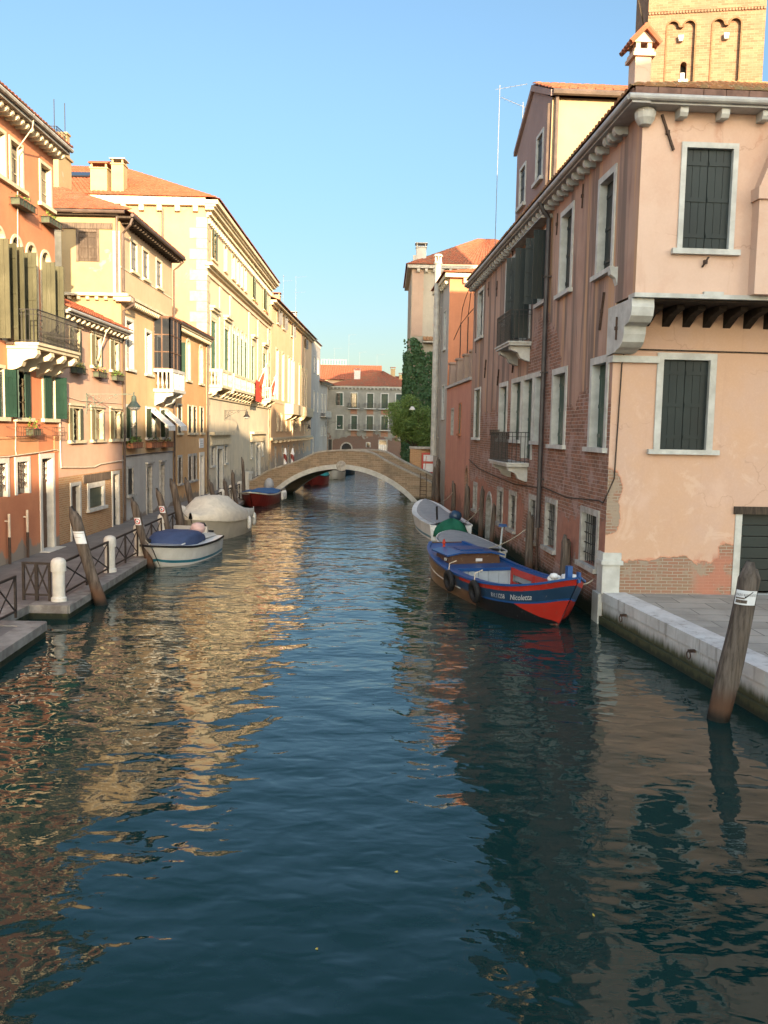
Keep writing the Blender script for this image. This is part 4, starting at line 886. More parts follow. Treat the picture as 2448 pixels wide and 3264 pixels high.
for a, c in ((11.2, 21), (25.5, 34)):
    b = MB(); b.box(a, c, -.95, 0, 5.95, 6.1); b.box(a, c, -.95, -.8, 6.1, 7.1); b.box(a, a + .15, -.8, 0, 6.1, 7.1); b.box(c - .15, c, -.8, 0, 6.1, 7.1)
    for u in (a + .3, (a + c) / 2, c - .8): b.prism([(0, 5.95), (-.85, 5.95), (-.6, 5.6), (-.2, 5.4), (0, 5.3)], (u, 0, 0), (0, 1, 0), FZ, (.4, 0, 0))
    B.part(b, 'balcony', [M['cream_stone']])
mb = MB(); mb.tube([(17.6, -.1, 16), (17.6, -.1, 3.5)], .07, 6); mb.tube([(30.5, -.1, 16.2), (30.5, -.1, 3.5)], .07, 6); B.part(mb, 'drainpipe', [M['cable']])
mb = MB(); chimney(mb, 12.5, 13.4, .8, 1.6, 16.6, 18.6, 'flat'); B.part(mb, 'chimney', [M['cream_stucco'], M['tile']]); mb = MB(); chimney(mb, 28, 28.9, .8, 1.6, 16.8, 18.7, 'flat'); B.part(mb, 'chimney', [M['grey_far'], M['stone_worn']])

def simple_house(name, label, p0, p1, z, depth, mat, wins, roofm='tile', corn=.35, sm='sh_bluegrey', pitch=.5, extra=None):
    p0, p1 = V((*p0, 0)), V((*p1, 0)); B = Bld(name, label, p0, math.atan2(p1.y - p0.y, p1.x - p0.x)); L = (p1 - p0).length
    for (a, b, z0, z1) in wins: add_window(B, a, b, z0, z1, .12, .2, True, 'closed', sm, 'stone')
    mb = MB(); mb.panel((0, 0, 0), FX, FZ, rect(0, L, -.3, z), B.holes, (0, .3, 0))
    for q in ([(0, 0), (0, depth)], [(L, 0), (L, depth)], [(0, depth), (L, depth)]): mb.quad([(*q[0], -.3), (*q[1], -.3), (*q[1], z), (*q[0], z)])
    mb.quad([(0, .3, z), (L, .3, z), (L, depth, z), (0, depth, z)])
    B.part(mb, 'wall', [M[mat]])
    mb = MB(); modillions(mb, 0, L, max(3, int(L / .9)), -corn * .8, 0, z - .3, z - .02, .18); mb.box(-.05, L + .05, -corn, 0, z, z + .14); B.part(mb, 'cornice', [M['stone_worn']])
    mb = MB(); h = depth / 2; e = corn + .05; r = min(h, L / 2)
    tile_roof(mb, (-e, -e, z + .16), (L + e, -e, z + .16), ((r, h + e, h * .5), (-r, h + e, h * .5)), pitch, pitch * 2.4); tile_roof(mb, (-e, depth + e, z + .16), (-e, -e, z + .16), ((r + e, -h - e, h * .5), (r + e, h + e, h * .5)), pitch, pitch * 2.4)
    tile_roof(mb, (L + e, -e, z + .16), (L + e, depth + e, z + .16), ((-r - e, h + e, h * .5), (-r - e, -h - e, h * .5)), pitch, pitch * 2.4); tile_roof(mb, (L + e, depth + e, z + .16), (-e, depth + e, z + .16), ((-r, -h - e, h * .5), (r, -h - e, h * .5)), pitch, pitch * 2.4)
    B.part(mb, 'roof', [M[roofm]])
    return B
simple_house('grey_tall_house', 'tall narrow grey house beyond the straw coloured house', (-10.6, 122.05), (-10.3, 134), 17.0, 10, 'grey_far', [(3, 4.6, 12.6, 15), (8, 9.6, 12.6, 15), (3, 4.6, 7, 10), (8, 9.6, 7, 10), (2.5, 4, .4, 3.4)], corn=.15)
B = simple_house('grey_low_house', 'lower grey house with stone balconies next to the far canal end', (-10.3, 134.05), (-9.6, 141.6), 11.6, 10, 'grey_far', [(1.5, 2.8, 7, 10), (4.5, 5.8, 7, 10), (1.5, 2.8, 3.4, 5), (4.5, 5.8, 3.4, 5)], corn=.8)
b = MB(); b.box(.8, 7, -.8, 0, 6.3, 6.5); b.box(.8, 7, -.8, -.7, 6.5, 7.3); B.part(b, 'balcony', [M['stone_worn']])
# ------------------------------------------------------------------ right bank
RA = V((3.55, 50, 0)); RD = V((1.58, -30.31, 0)).normalized(); RN = V((-RD.y, RD.x, 0)); RROT = math.atan2(RD.y, RD.x)
def RW(u, y, z): return RA + RD * u + RN * y + FZ * z
def right(name, label, u0, cat='house'): return Bld(name, label, RW(u0, 0, 0), RROT, (u0, 0, 0), cat)
FY = V((0, 1, 0))

# --- pink corner house
B = right('corner_house', 'peeling pink corner house with dark shutters, its upper storey jutting over the campo', 9.1)
U0, UC, UJ, ZJ, ZT = 9.1, 30.33, 31.62, 7.36, 11.08
add_window(B, 10.4, 12.0, 8.6, 10.75, .15, .22, True, 'closed', 'sh_slate')
add_window(B, 17.0, 18.75, 8.5, 10.75, .16, .24, True, 'closed', 'sh_slate')
add_window(B, 19.75, 21.5, 7.5, 10.55, .14, .22, False, 'open', 'sh_slate', angs=(104, 86), leafw=.5)
add_window(B, 22.45, 23.75, 8.42, 10.6, .12, .22, True, 'open', 'sh_slate', angs=(100, 92), leafw=.42)
add_window(B, 25.1, 26.5, 8.3, 10.6, .15, .24, True, 'closed', 'sh_slate')
add_window(B, 28.7, 30.05, 8.2, 10.5, .15, .24, True, 'closed', 'sh_slate')
add_window(B, 10.2, 11.9, 4.15, 6.4, .1, .15, True, 'closed', 'sh_greenworn')
add_window(B, 16.4, 18.1, 4.15, 6.3, .16, .26, True, 'closed', 'sh_greenworn')
add_window(B, 18.8, 20.6, 4.15, 6.32, .16, .26, True, 'closed', 'sh_greenworn')
add_window(B, 20.72, 22.4, 3.55, 6.32, .16, .26, False, 'closed', 'sh_greenworn')
add_window(B, 22.52, 23.75, 4.15, 6.32, .16, .26, True, 'closed', 'sh_greenworn')
add_window(B, 24.8, 26.45, 4.08, 6.25, .17, .26, True, 'closed', 'sh_greenworn')
add_window(B, 28.65, 30.1, 4.08, 6.25, .17, .26, True, 'closed', 'sh_greenworn')
for a, b, z0, z1 in ((10.65, 11.7, .9, 2.15), (16.65, 17.85, .95, 2.33), (19.0, 20.3, .98, 2.35), (22.3, 23.45, 1.0, 2.45), (24.5, 25.9, 1.08, 2.53), (28.3, 29.85, 1.2, 2.6)):
    add_window(B, a, b, z0, z1, .15, .26, True, 'none', fm='stone_worn', grille=True, mull=False, sillx=.02)
add_window(B, 14.2, 15.6, -.2, 2.0, .14, .3, False, 'none', fm='stone_worn', arch=True, pane=False, name='water_gate')
d = MB(); leaf_panel(d, (14.34, .3, 0), (1, 0, 0), FY, -.2, 1.9, 1.12, 5); B.part(d, 'door', [M['wood_grey']])
mb = MB()
mb.panel((0, 0, 0), FX, FZ, [(U0, -.8), (UC, -.8), (UC, ZJ), (UJ, ZJ), (UJ, ZT), (U0, ZT)], B.holes, (0, .32, 0), 0)
# campo side, lower wall (plane u = UC) and upper wall (plane u = UJ)
lowh, uph = [], []
add_window(B, 1.02, 2.4, 4.08, 6.28, .15, .16, True, 'closed', 'sh_slate', hole=lowh, ax=FY, inn=-FX, o=(UC, 0, 0), sillx=.14, planks=3)
add_window(B, .84, 2.05, 8.3, 10.48, .11, .15, True, 'closed', 'sh_slate', hole=uph, ax=FY, inn=-FX, o=(UJ, 0, 0), sillx=.12, planks=3)
DY0, DY1 = 3.05, 5.0; lowh.append(rect(DY0 + .006, DY1, .7, 2.72))
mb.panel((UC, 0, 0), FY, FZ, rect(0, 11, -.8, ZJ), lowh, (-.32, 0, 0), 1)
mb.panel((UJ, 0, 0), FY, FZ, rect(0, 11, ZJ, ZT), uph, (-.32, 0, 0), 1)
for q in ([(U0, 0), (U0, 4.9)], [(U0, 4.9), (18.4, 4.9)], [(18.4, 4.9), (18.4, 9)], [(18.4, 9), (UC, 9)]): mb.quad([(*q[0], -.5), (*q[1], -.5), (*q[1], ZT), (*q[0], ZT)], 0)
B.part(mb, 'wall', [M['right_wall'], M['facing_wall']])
# garage-like green door with lintel
d = MB(); d.box(UC - .3, UC + .02, DY0, DY0 + .16, .7, 2.62); d.box(UC - .3, UC + .02, DY1 - .16, DY1, .7, 2.62); d.box(UC - .3, UC - .02, DY0 + .16, DY1 - .16, .66, .72); dr = B.part(d, 'doorway', [M['stone']])
d = MB(); d.box(UC - .25, UC + .05, DY0 - .05, DY1 + .05, 2.62, 2.8); B.part(d, 'lintel', [M['wood_dark']], dr)
d = MB()
for i in range(7): z = .78 + i * .262; d.box(UC - .2, UC - .15, DY0 + .16, DY1 - .16, z + .008, z + .254)
B.part(d, 'door', [M['sh_slate']], dr)
# jetty: ledge, joists, soffit and the big scrolled corner corbel
mb = MB(); mb.box(UJ - .3, UJ + .1, -.04, 11, ZJ - .07, ZJ + .02)
for y, w in ((1.45, .42), (2.95, .3)): mb.box(UJ + .0, UJ + .09, y, y + w, ZJ + .021, ZJ + .08)
B.part(mb, 'ledge', [M['stone']])
mb = MB(); mb.box(UC, UJ - .02, .42, 11, ZJ - .12, ZJ - .075)
for i in range(22):
    y = .62 + i * .47; mb.prism([(UC, ZJ - .12), (UJ - .45, ZJ - .12), (UJ - .45, ZJ - .22), (UC + .4, ZJ - .3), (UC, ZJ - .5)], (0, y, 0), FX, FZ, (0, .17, 0))
B.part(mb, 'joist', [M['joist_wood']])
mb = MB()
poly = [(30.0, 7.28), (UJ - .02, 7.28), (UJ + .02, 7.1), (UJ - .02, 6.92), (UJ - .16, 6.8), (UJ - .34, 6.77), (UJ - .42, 6.74), (UJ - .44, 6.58), (UJ - .52, 6.42), (UJ - .68, 6.32), (UJ - .9, 6.28), (UJ - 1.0, 6.24), (30.0, 6.2)]
mb.prism(poly, (0, -.06, 0), FX, FZ, (0, .48, 0)); mb.box(30.1, UC + .1, -.04, 1.05, 6.04, 6.19); B.part(mb, 'corbel', [M['stone']])
def tie(p, q, w):
    mb = MB(); mb.beam(p, q, w, w); c = (V(p) + V(q)) / 2; mb.obox(c, FX, FY, FZ, -.035, .035, -.035, .035, -.04, .04); B.part(mb, 'tie_bar', [M['rust']])
tie((30.72, -.08, 7.0), (30.72, -.08, 6.5), .035)
for (u, z, dz) in ((29.4, 7.3, .85), (16.1, 6.55, .6), (13.0, 7.1, .75), (19.0, 6.9, .7)): tie((u + .12, -.03, z + dz / 2), (u - .12, -.03, z - dz / 2), .05)
tie((UJ + .035, .38, 11.0), (UJ + .035, .66, 10.3), .045); tie((UJ + .1, 1.5, 8.15), (UJ + .02, 1.4, 7.95), .03)
for (u, z) in ((13.2, 10.4), (15.2, 10.1), (18.2, 10.95), (24.7, 10.4), (27.3, 10.5)): tie((u, -.02, z + .3), (u - .03, -.02, z - .3), .03)
# eaves
mb = MB(); mb.box(U0, UJ + .42, -.38, 0, ZT + .0, ZT + .08); mb.tube([(U0, -.42, ZT + .11), (UJ + .4, -.42, ZT + .11)], .07, 10, 0)
mb.box(UJ, UJ + .38, 0, 11, ZT + .0, ZT + .08); mb.tube([(UJ + .42, -.45, ZT + .11), (UJ + .42, 11, ZT + .11)], .07, 10, 0)
mb.box(U0, UJ + .3, -.34, .1, ZT + .082, ZT + .32, 1)
for i in range(24): mb.box(UJ + .05, UJ + .36, -.3 + i * .47, .155 + i * .47, ZT + .09, ZT + .33, 1)
B.part(mb, 'eaves', [M['gutter_stone'], M['fascia']])
def brk(u, w, **k):
    mb = MB(); modillions(mb, u - w / 2, u + w / 2, 1, -.3, 0, ZT - (.2 if k else .19), ZT - .005, w, **k); B.part(mb, 'bracket', [M['stone']])
for i in range(40): brk(lerp(U0 + .2, 29.3, i / 39), .14)
for u in (29.9, 30.2, 30.6): brk(u, .17)
for i in range(11): brk(.75 + i * .86, .17, ax=FY, inn=-FX, o=(UJ, 0, 0))
mb = MB(); mb.lathe([(.02, ZT - .34), (.12, ZT - .32), (.2, ZT - .2), (.22, ZT - .08), (.18, ZT - .01)], (UJ + .06, .02, 0), 12); B.part(mb, 'bracket', [M['stone']])
mb = MB(); ez = ZT + .335
tile_roof(mb, (UJ + .32, -.32, ez), (UJ + .32, 11, ez), ((-4.4, 4.4, 1.9), (-4.4, -1.2, 1.9)), .22, .42, 0, .07)
tile_roof(mb, (U0, -.32, ez), (UJ + .32, -.32, ez), ((0, 4.4, 1.9), (-4.4, 4.4, 1.9)), .23, .6, 0, .065)
tile_roof(mb, (UJ - 4.1, 9.2, ez - .2), (18.4, 9.2, ez - .2), ((0, -5.1, 2.1), (0, -5.1, 2.1)), .4, 1.2); tile_roof(mb, (18.4, 5.0, ez + 1.6), (U0, 5.0, ez + 1.6), ((0, -.9, .3), (0, -.9, .3)), .4, .45)
mb.quad([(18.4, 4.9, ZT), (U0, 4.9, ZT), (U0, 4.9, ez + 1.6), (18.4, 4.9, ez + 1.6)])
rf = B.part(mb, 'roof', [M['tile_old']])
# chimney with gabled cap on the campo corner
mb = MB(); x0, x1, y0, y1, z0, z1 = 29.6, 30.05, .3, .66, 11.2, 12.97
mb.box(x0, x1, y0, y1, z0, z1, 0); mb.box(x0 - .07, x1 + .07, y0 - .07, y1 + .07, z1 - .16, z1 - .08, 0); mb.box(x0 - .04, x1 + .04, y0 - .04, y1 + .04, z1 - .08, z1, 0)
for x in (x0, (x0 + x1) / 2 - .06, x1 - .12):
    for y in (y0, y1 - .1): mb.box(x, x + .12, y, y + .1, z1, z1 + .14, 0)
mb.box(x0 - .03, x1 + .03, y0 - .06, y1 + .06, z1 + .14, z1 + .18, 0)
yc = (y0 + y1) / 2; mb.prism([(y0 - .06, z1 + .18), (y1 + .06, z1 + .18), (yc, z1 + .38)], (x0 - .03, 0, 0), FY, FZ, (x1 - x0 + .06, 0, 0), 0)
for s in (-1, 1):
    for k in range(5):
        xx = lerp(x0 - .12, x1 + .12, k / 4); mb.tube([(xx, yc + s * .34, z1 + .1), (xx, yc + s * .04, z1 + .41)], .06, 6, 1)
mb.tube([(x0 - .15, yc, z1 + .44), (x1 + .15, yc, z1 + .44)], .065, 8, 1)
B.part(mb, 'chimney', [M['facing_wall'], M['tile']], rf)
# external chimney breast on the campo front
mb = MB(); mb.prism([(2.42, ZJ + .02), (4.3, ZJ + .02), (4.3, 9.3), (2.42, 9.3)], (UJ, 0, 0), FY, FZ, (.3, 0, 0)); mb.box(UJ, UJ + .36, 2.37, 4.35, 9.3, 9.55)
mb.prism([(2.42, 9.551), (4.3, 9.551), (3.6, 11.0), (2.95, 11.0)], (UJ, 0, 0), FY, FZ, (.28, 0, 0)); B.part(mb, 'chimney_breast', [M['facing_wall']])
# balconies over the canal
for (a, c, z, zr, name) in ((19.3, 21.75, 7.36, 8.38, 'U'), (18.7, 22.0, 3.42, 4.42, 'M')):
    b = MB(); b.box(a, c, -.72, 0, z - .12, z); b.box(a - .03, c + .03, -.76, 0, z - .04, z + .012)
    for u in (a + .15, c - .45): b.prism([(0, z - .12), (-.66, z - .12), (-.64, z - .25), (-.4, z - .34), (-.3, z - .52), (-.1, z - .6), (0, z - .62)], (u, 0, 0), FY, FZ, (.28, 0, 0))
    bl = B.part(b, 'balcony', [M['stone']]); b = MB(); railing(b, [(a + .03, 0), (a + .03, -.7), (c - .03, -.7), (c - .03, 0)], z, zr, .13, .009); B.part(b, 'railing', [M['iron']], bl)
b = MB(); railing(b, [(16.2, 0), (16.2, -.3), (18.2, -.3)], 4.3, 4.5, .12, .007); B.part(b, 'sill_rack', [M['iron']])
mb = MB(); mb.prism([(0, 10.86), (-.34, 10.78), (-.36, 10.73), (0, 10.74)], (19.3, 0, 0), FY, FZ, (4.75, 0, 0)); B.part(mb, 'hood_mould', [M['stone_worn']])
mb = MB(); mb.tube([(24.1, -.42, ZT + .1), (24.1, -.3, ZT - .15), (24.1, -.12, ZT - .4), (24.1, -.12, 6.0), (24.1, -.12, 1.55)], .075, 8, 0); mb.tube([(24.1, -.12, 1.55), (24.1, -.12, -.3)], .04, 8, 1)
for z in (9, 6.2, 3.0): mb.box(24.0, 24.2, -.2, 0, z, z + .04, 0)
B.part(mb, 'drainpipe', [M['pipe_dark'], M['rust']])
mb = MB(); mb.tube([(9.2, -.04, 3.1), (12, -.04, 2.82), (16, -.05, 2.7), (20, -.05, 2.62), (23.9, -.05, 2.75), (24.3, -.06, 2.8), (27, -.05, 2.7), (29.8, -.04, 2.85), (30.2, -.05, 2.82), (30.38, -.05, 2.95), (UC + .03, .14, 3.4), (UC + .03, .2, 6.0), (UC + .03, .25, 6.34), (UC + .03, 2.5, 6.33), (UC + .03, 8, 6.3)], .017, 6)
mb.tube([(10.0, -.36, 11.1), (10.02, -.1, 10.6), (10.3, -.05, 8.0)], .014, 5)
B.part(mb, 'cable', [M['wood_dark']])
# carved stone foot of the corner
mb = MB(); mb.box(UC - .35, UC + .06, -.05, .36, .72, 1.4); mb.box(UC - .38, UC + .1, -.09, .42, 1.4, 1.5); mb.box(UC - .35, UC + .07, -.06, .38, 1.5, 1.68); mb.box(UC - .5, UC - .02, -.1, .3, -.8, .71); B.part(mb, 'corner_stone', [M['stone']])
mb = MB(); mb.prism([(0, 8.15), (-.18, 8.12), (-.16, 7.98), (-.05, 7.9), (0, 7.75)], (30.2, 0, 0), FY, FZ, (.2, 0, 0)); B.part(mb, 'wall_stone', [M['stone']])

# --- yellow house standing behind the corner house roof
g0, g1 = 22.95, 17.75      # near and far ends (u)
B = right('yellow_house', 'tall butter yellow house with a mauve gable rising over the corner house roof', 17.75)
add_window(B, 18.4, 19.45, 12.35, 13.75, .1, .12, True, 'closed', 'sh_slate'); add_window(B, 21.0, 22.0, 12.5, 14.0, .1, .12, True, 'closed', 'sh_slate')
mb = MB(); yb = .12
mb.panel((0, yb, 0), FX, FZ, [(g1, 8), (g0, 8), (g0, 14.55), (20.3, 15.75), (g1, 14.5)], [[(p[0], p[1]) for p in h] for h in B.holes], (0, .2, 0), 0)
mb.quad([(g0, yb, 8), (g0, 8, 8), (g0, 8, 14.55), (g0, yb, 14.55)], 1); mb.quad([(g1, yb, 8), (g1, 8, 8), (g1, 8, 14.5), (g1, yb, 14.5)], 1); mb.quad([(g1, 8, 8), (g0, 8, 8), (g0, 8, 14.5), (20.3, 8, 15.75), (g1, 8, 14.5)], 1)
B.part(mb, 'wall', [M['mauve_stucco'], M['yellow_stucco']])
for w in [o for o in B.root.children if o.name.startswith('window')]: w.location.y = yb
mb = MB(); tile_roof(mb, (g0 + .22, yb - .1, 14.72), (g0 + .22, 8, 14.72), (-2.87, 0, 1.25), .26, .5); tile_roof(mb, (g1 - .2, 8, 14.6), (g1 - .2, yb - .1, 14.6), (2.75, 0, 1.3), .26, .5); mb.prism([(g1 - .2, 14.46), (20.3, 15.72), (g0 + .22, 14.52), (g0 + .22, 14.7), (20.3, 15.92), (g1 - .2, 14.62)], (0, yb - .1, 0), FX, FZ, (0, .12, 0), 1)
B.part(mb, 'roof', [M['tile'], M['mauve_stucco']])
mb = MB(); mb.tube([(g0 + .28, yb - .05, 14.62), (g0 + .28, 8, 14.62)], .1, 8); mb.tube([(g0 + .12, yb + .12, 14.6), (g0 + .12, yb + .12, 11)], .06, 8); mb.tube([(g0 - .1, yb - .08, 14.4), (g0 - .1, yb - .08, 11)], .05, 8)
B.part(mb, 'drainpipe', [M['pipe_brown']])

# --- bell tower
TX, TY, TR, TS = 11.87 * 36 / 42, 36.0, R(-9.0), 36 / 42
B = Bld('bell_tower', 'square sunlit brick bell tower with blind twin arches behind the corner house', (TX, TY, 0), TR, cat='tower'); W = 5.2
B.root.location.z = 4.4 - 4.4 * TS; B.root.scale = (TS, TS, TS)
def twin(u0, u1, z0, zt):
    um = (u0 + u1) / 2; r = (um - .09 - u0) / 2; n = 8
    p = [(u0, z0), (u1, z0)] + [(u1 - r + r * math.cos(PI * i / n), zt - r + r * math.sin(PI * i / n)) for i in range(n + 1)] + [(u0 + r + r * math.cos(PI * i / n), zt - r + r * math.sin(PI * i / n)) for i in range(n + 1)]
    return p
hl = [twin(.86, 2.16, 13, 23.58), twin(2.88, 4.17, 13, 23.58)]
mb = MB(); mb.panel((0, 0, 0), FX, FZ, rect(0, W, -2, 36), hl, (0, .16, 0), 0)
hole = archpoly(1.57, 1.86, 21.0, 21.8); mb.panel((0, .16, 0), FX, FZ, rect(.5, W - .5, 12.9, 23.8), [hole], (0, .5, 0), 0)
for q in ([(0, 0), (0, W)], [(W, 0), (W, W)], [(0, W), (W, W)]): mb.quad([(*q[0], -2), (*q[1], -2), (*q[1], 36), (*q[0], 36)], 0)
for i in range(38): u = lerp(0, W, (i + .5) / 38); mb.box(u - .045, u + .045, -.07, 0, 23.88, 23.98, 0)
mb.box(0, W, -.05, 0, 24.0, 24.07, 0)
for h in hl: # moulded rim round each blind panel, brick darkened to paint the recess shadow
    for a, b in zip(h[2:], h[3:]): mb.beam((a[0], -.01, a[1]), (b[0], -.01, b[1]), .07, .06, 1, (0, 1, 0))
    mb.beam((h[1][0], -.01, h[1][1]), (h[2][0], -.01, h[2][1]), .07, .06, 1, (0, 1, 0)); mb.beam((h[0][0], -.01, h[0][1]), (h[-1][0], -.01, h[-1][1]), .07, .06, 1, (0, 1, 0))
B.part(mb, 'wall', [M['brick_tower'], M['brick_towerdark']])
mb = MB(); mb.box(1.55, 1.88, .6, .62, 20.95, 21.85, 1); mb.box(1.62, 1.8, .3, .34, 21.0, 21.36, 0); mb.box(1.5, 1.93, .1, .3, 20.9, 20.998, 0); B.part(mb, 'window', [M['sign_white'], M['dark']])
for u in (1.51, 3.525):
    mb = MB(); mb.prism([(-.08, 22.66), (.08, 22.66), (.12, 22.86), (.12, 22.92), (-.12, 22.92), (-.12, 22.86)], (u, -.06, 0), FX, FZ, (0, .2, 0)); B.part(mb, 'corbel', [M['stone']])
pm = MB(); 
for k in range(9): pm.tube([(-.02, .8, 23.4), (-.15 - .04 * k, .7 - .05 * k, 24.0 + .1 * k), (-.22 - .09 * k, .6, 24.6 + .2 * k)], [.01, .008, .003], 4)
leaves(pm, (-.1, .8, 23.4), (.18, .25, .35), 60, .07, 1); pm.build('wall_plant', [M['bark'], M['leaf']], None, (0, 0, 0), label='scraggy bush sprouting from the shaded edge of the brick bell tower', cat='plant')
bpy.data.objects['wall_plant'].scale = (TS, TS, TS); bpy.data.objects['wall_plant'].location = (TX, TY, 4.4 - 4.4 * TS); bpy.data.objects['wall_plant'].rotation_euler = (0, 0, TR)

# --- low pink house with the terrace, between corner house and orange house
B = right('terrace_row_house', 'low salmon house with a pillared roof terrace beside the peeling corner house', -.3)
add_window(B, 5.0, 5.9, 4.3, 5.9, .06, .1, True, 'closed', 'sh_greenworn', 'terracotta', sillx=.05); add_window(B, 2.0, 3.0, 4.2, 5.7, .08, .2, False, 'none', fm='stone_worn', mull=False)
add_window(B, 7.9, 9.0, .3, 2.8, .12, .25, False, 'closed', 'wood_grey', 'brick', arch=True, name='water_gate')
mb = MB(); mb.panel((0, 0, 0), FX, FZ, rect(-.3, 9.09, -.8, 6.85), B.holes, (0, .3, 0)); mb.quad([(-.3, .31, 6.85), (9.09, .31, 6.85), (9.09, 9, 6.85), (-.3, 9, 6.85)])
B.part(mb, 'wall', [M['terrace_stucco']])
mb = MB(); mb.box(-.3, 9.09, -.12, .5, 6.86, 7.0)
pk = MB()
for u in (.4, 3.3, 6.0, 8.2): pk.box(u, u + .6, .0, .42, 7.0, 8.2, 0); pk.box(u - .06, u + .66, -.06, .48, 8.2, 8.3, 0)
for u0, u1 in ((-.3, .4), (1.0, 3.3), (3.9, 6.0), (6.6, 8.2)): pk.box(u0, u1, .3, .36, 7.0, 7.9, 1)  # dark panels stand in for the shadowed void between the piers
B.part(mb, 'terrace_ledge', [M['grey_stucco']]); B.part(pk, 'terrace_parapet', [M['pier_stucco'], M['wood_dark']])
mb = MB(); ps = [(3.3, .2, 8.3), (6, .2, 8.3)]
for u, y, z in ps: mb.tube([(u, y, z), (u, y, z + 1.9)], .03, 6)
mb.tube([(.5, .2, 9.6), (3.3, .2, 10.15), (6, .2, 10.3), (9, .2, 10.4)], .02, 5); mb.tube([(3.3, .2, 10.15), (3.8, .2, 10.9), (4.8, .2, 11.3), (6.2, .2, 11.6)], .02, 5); mb.tube([(6, .2, 10.3), (6.6, .2, 11.2), (7.5, .2, 11.8)], .02, 5)
B.part(mb, 'pergola', [M['rust']])

# --- orange house with the tall flue
B = right('orange_house', 'salmon orange house lit at the top with a tall pale flue on its canal side', -7.0)
add_window(B, -2.6, -1.6, 9.3, 11.6, .08, .15, True, 'closed', 'sh_slate', 'stone'); add_window(B, -2.6, -1.6, 5.2, 7.2, .08, .15, True, 'closed', 'sh_slate', 'stone'); add_window(B, -5.6, -4.6, 9.3, 11.6, .08, .15, True, 'closed', 'sh_slate', 'stone')
mb = MB(); mb.panel((0, 0, 0), FX, FZ, rect(-7, -.35, -.8, 13.2), B.holes, (0, .3, 0), 0); mb.quad([(-.35, 0, -.8), (-.35, 9, -.8), (-.35, 9, 13.2), (-.35, 0, 13.2)], 1); mb.quad([(-7, 0, -.8), (-7, 9, -.8), (-7, 9, 13.2), (-7, 0, 13.2)], 1); mb.quad([(-7, 9, 0), (-.35, 9, 0), (-.35, 9, 13.2), (-7, 9, 13.2)], 1)
mb.quad([(-7, .3, 13.2), (-.35, .3, 13.2), (-.35, 9, 13.2), (-7, 9, 13.2)], 1)
B.part(mb, 'wall', [M['grey_far'], M['orange_stucco']])
mb = MB(); mb.box(-7, .0, -.3, 0, 13.2, 13.42); mb.box(-.35, -.0, .001, 9, 13.2, 13.42); modillions(mb, .4, 9, 9, -.28, 0, 12.88, 13.18, .22, 0, FY, -FX, (-.35, 0, 0)); modillions(mb, -7, -.4, 8, -.25, 0, 12.9, 13.18, .2); B.part(mb, 'cornice', [M['cream_stone']])
mb = MB(); tile_roof(mb, (.05, -.3, 13.46), (.05, 9, 13.46), ((-3.5, 3.8, 1.0), (-3.5, -1.5, 1.0)), .3, .6); tile_roof(mb, (-7, -.35, 13.46), (.05, -.35, 13.46), ((0, 3.8, 1.0), (-3.5, 3.8, 1.0)), .3, .6); B.part(mb, 'roof', [M['tile_orange']])
mb = MB(); u = -3.9
mb.tube([(u, -.32, 2.9), (u, -.32, 14.6)], .2, 14); 
for z in (4.0, 7.0, 10.0, 12.0): mb.tube([(u, -.32, z), (u, -.32, z + .07)], .225, 14); mb.box(u - .03, u + .03, -.3, 0, z, z + .06)
mb.lathe([(.2, 14.6), (.26, 14.62), (.26, 14.75), (.15, 14.76)], (u, -.32, 0), 14)
for a in range(5): mb.box(u + .17 * math.cos(a * 1.26) - .04, u + .17 * math.cos(a * 1.26) + .04, -.32 + .17 * math.sin(a * 1.26) - .04, -.32 + .17 * math.sin(a * 1.26) + .04, 14.76, 15.05)
mb.lathe([(.27, 15.05), (.29, 15.1), (.24, 15.2), (.05, 15.25)], (u, -.32, 0), 14); B.part(mb, 'flue', [M['pipe_grey']])

# --- ivy clad house
B = Bld('ivy_house', 'tall beige house with a tiled hip roof, its lower wall hidden under ivy', (1.85, 70, 0), 0)
mb = MB(); mb.quad([(0, 0, -.3), (13, 0, -.3), (13, 0, 17.3), (0, 0, 17.3)]); mb.quad([(0, 0, -.3), (0, 11, -.3), (0, 11, 17.3), (0, 0, 17.3)]); mb.quad([(13, 0, -.3), (13, 11, -.3), (13, 11, 17.3), (13, 0, 17.3)]); mb.quad([(0, 11, -.3), (13, 11, -.3), (13, 11, 17.3), (0, 11, 17.3)]); mb.quad([(0, 0, 17.3), (13, 0, 17.3), (13, 11, 17.3), (0, 11, 17.3)])
mb.box(.05, .95, -.06, 0, 12, 17.2, 1); B.part(mb, 'wall', [M['ivyhouse_stucco'], M['pier_stucco']])
mb = MB(); mb.box(-.35, 13.3, -.4, 0, 17.3, 17.55); mb.box(-.35, 0, 0, 11, 17.3, 17.55); modillions(mb, .2, 13, 20, -.35, 0, 16.98, 17.28, .22); B.part(mb, 'cornice', [M['stone_worn']])
mb = MB(); tile_roof(mb, (-.4, -.45, 17.6), (13.4, -.45, 17.6), ((6.2, 6, 3.3), (-6.2, 6, 3.3)), .3, .6); tile_roof(mb, (-.4, 11.4, 17.6), (-.4, -.45, 17.6), ((6.2, -5.9, 3.3), (6.2, 6, 3.3)), .3, .6); rf = B.part(mb, 'roof', [M['tile']])
mb = MB(); chimney(mb, .35, 1.15, .6, 1.4, 17.5, 19.1, 'flat'); mb.box(.1, .35, .7, 1.3, 17.5, 18.5, 0); B.part(mb, 'chimney', [M['grey_stucco'], M['stone_worn']], rf)
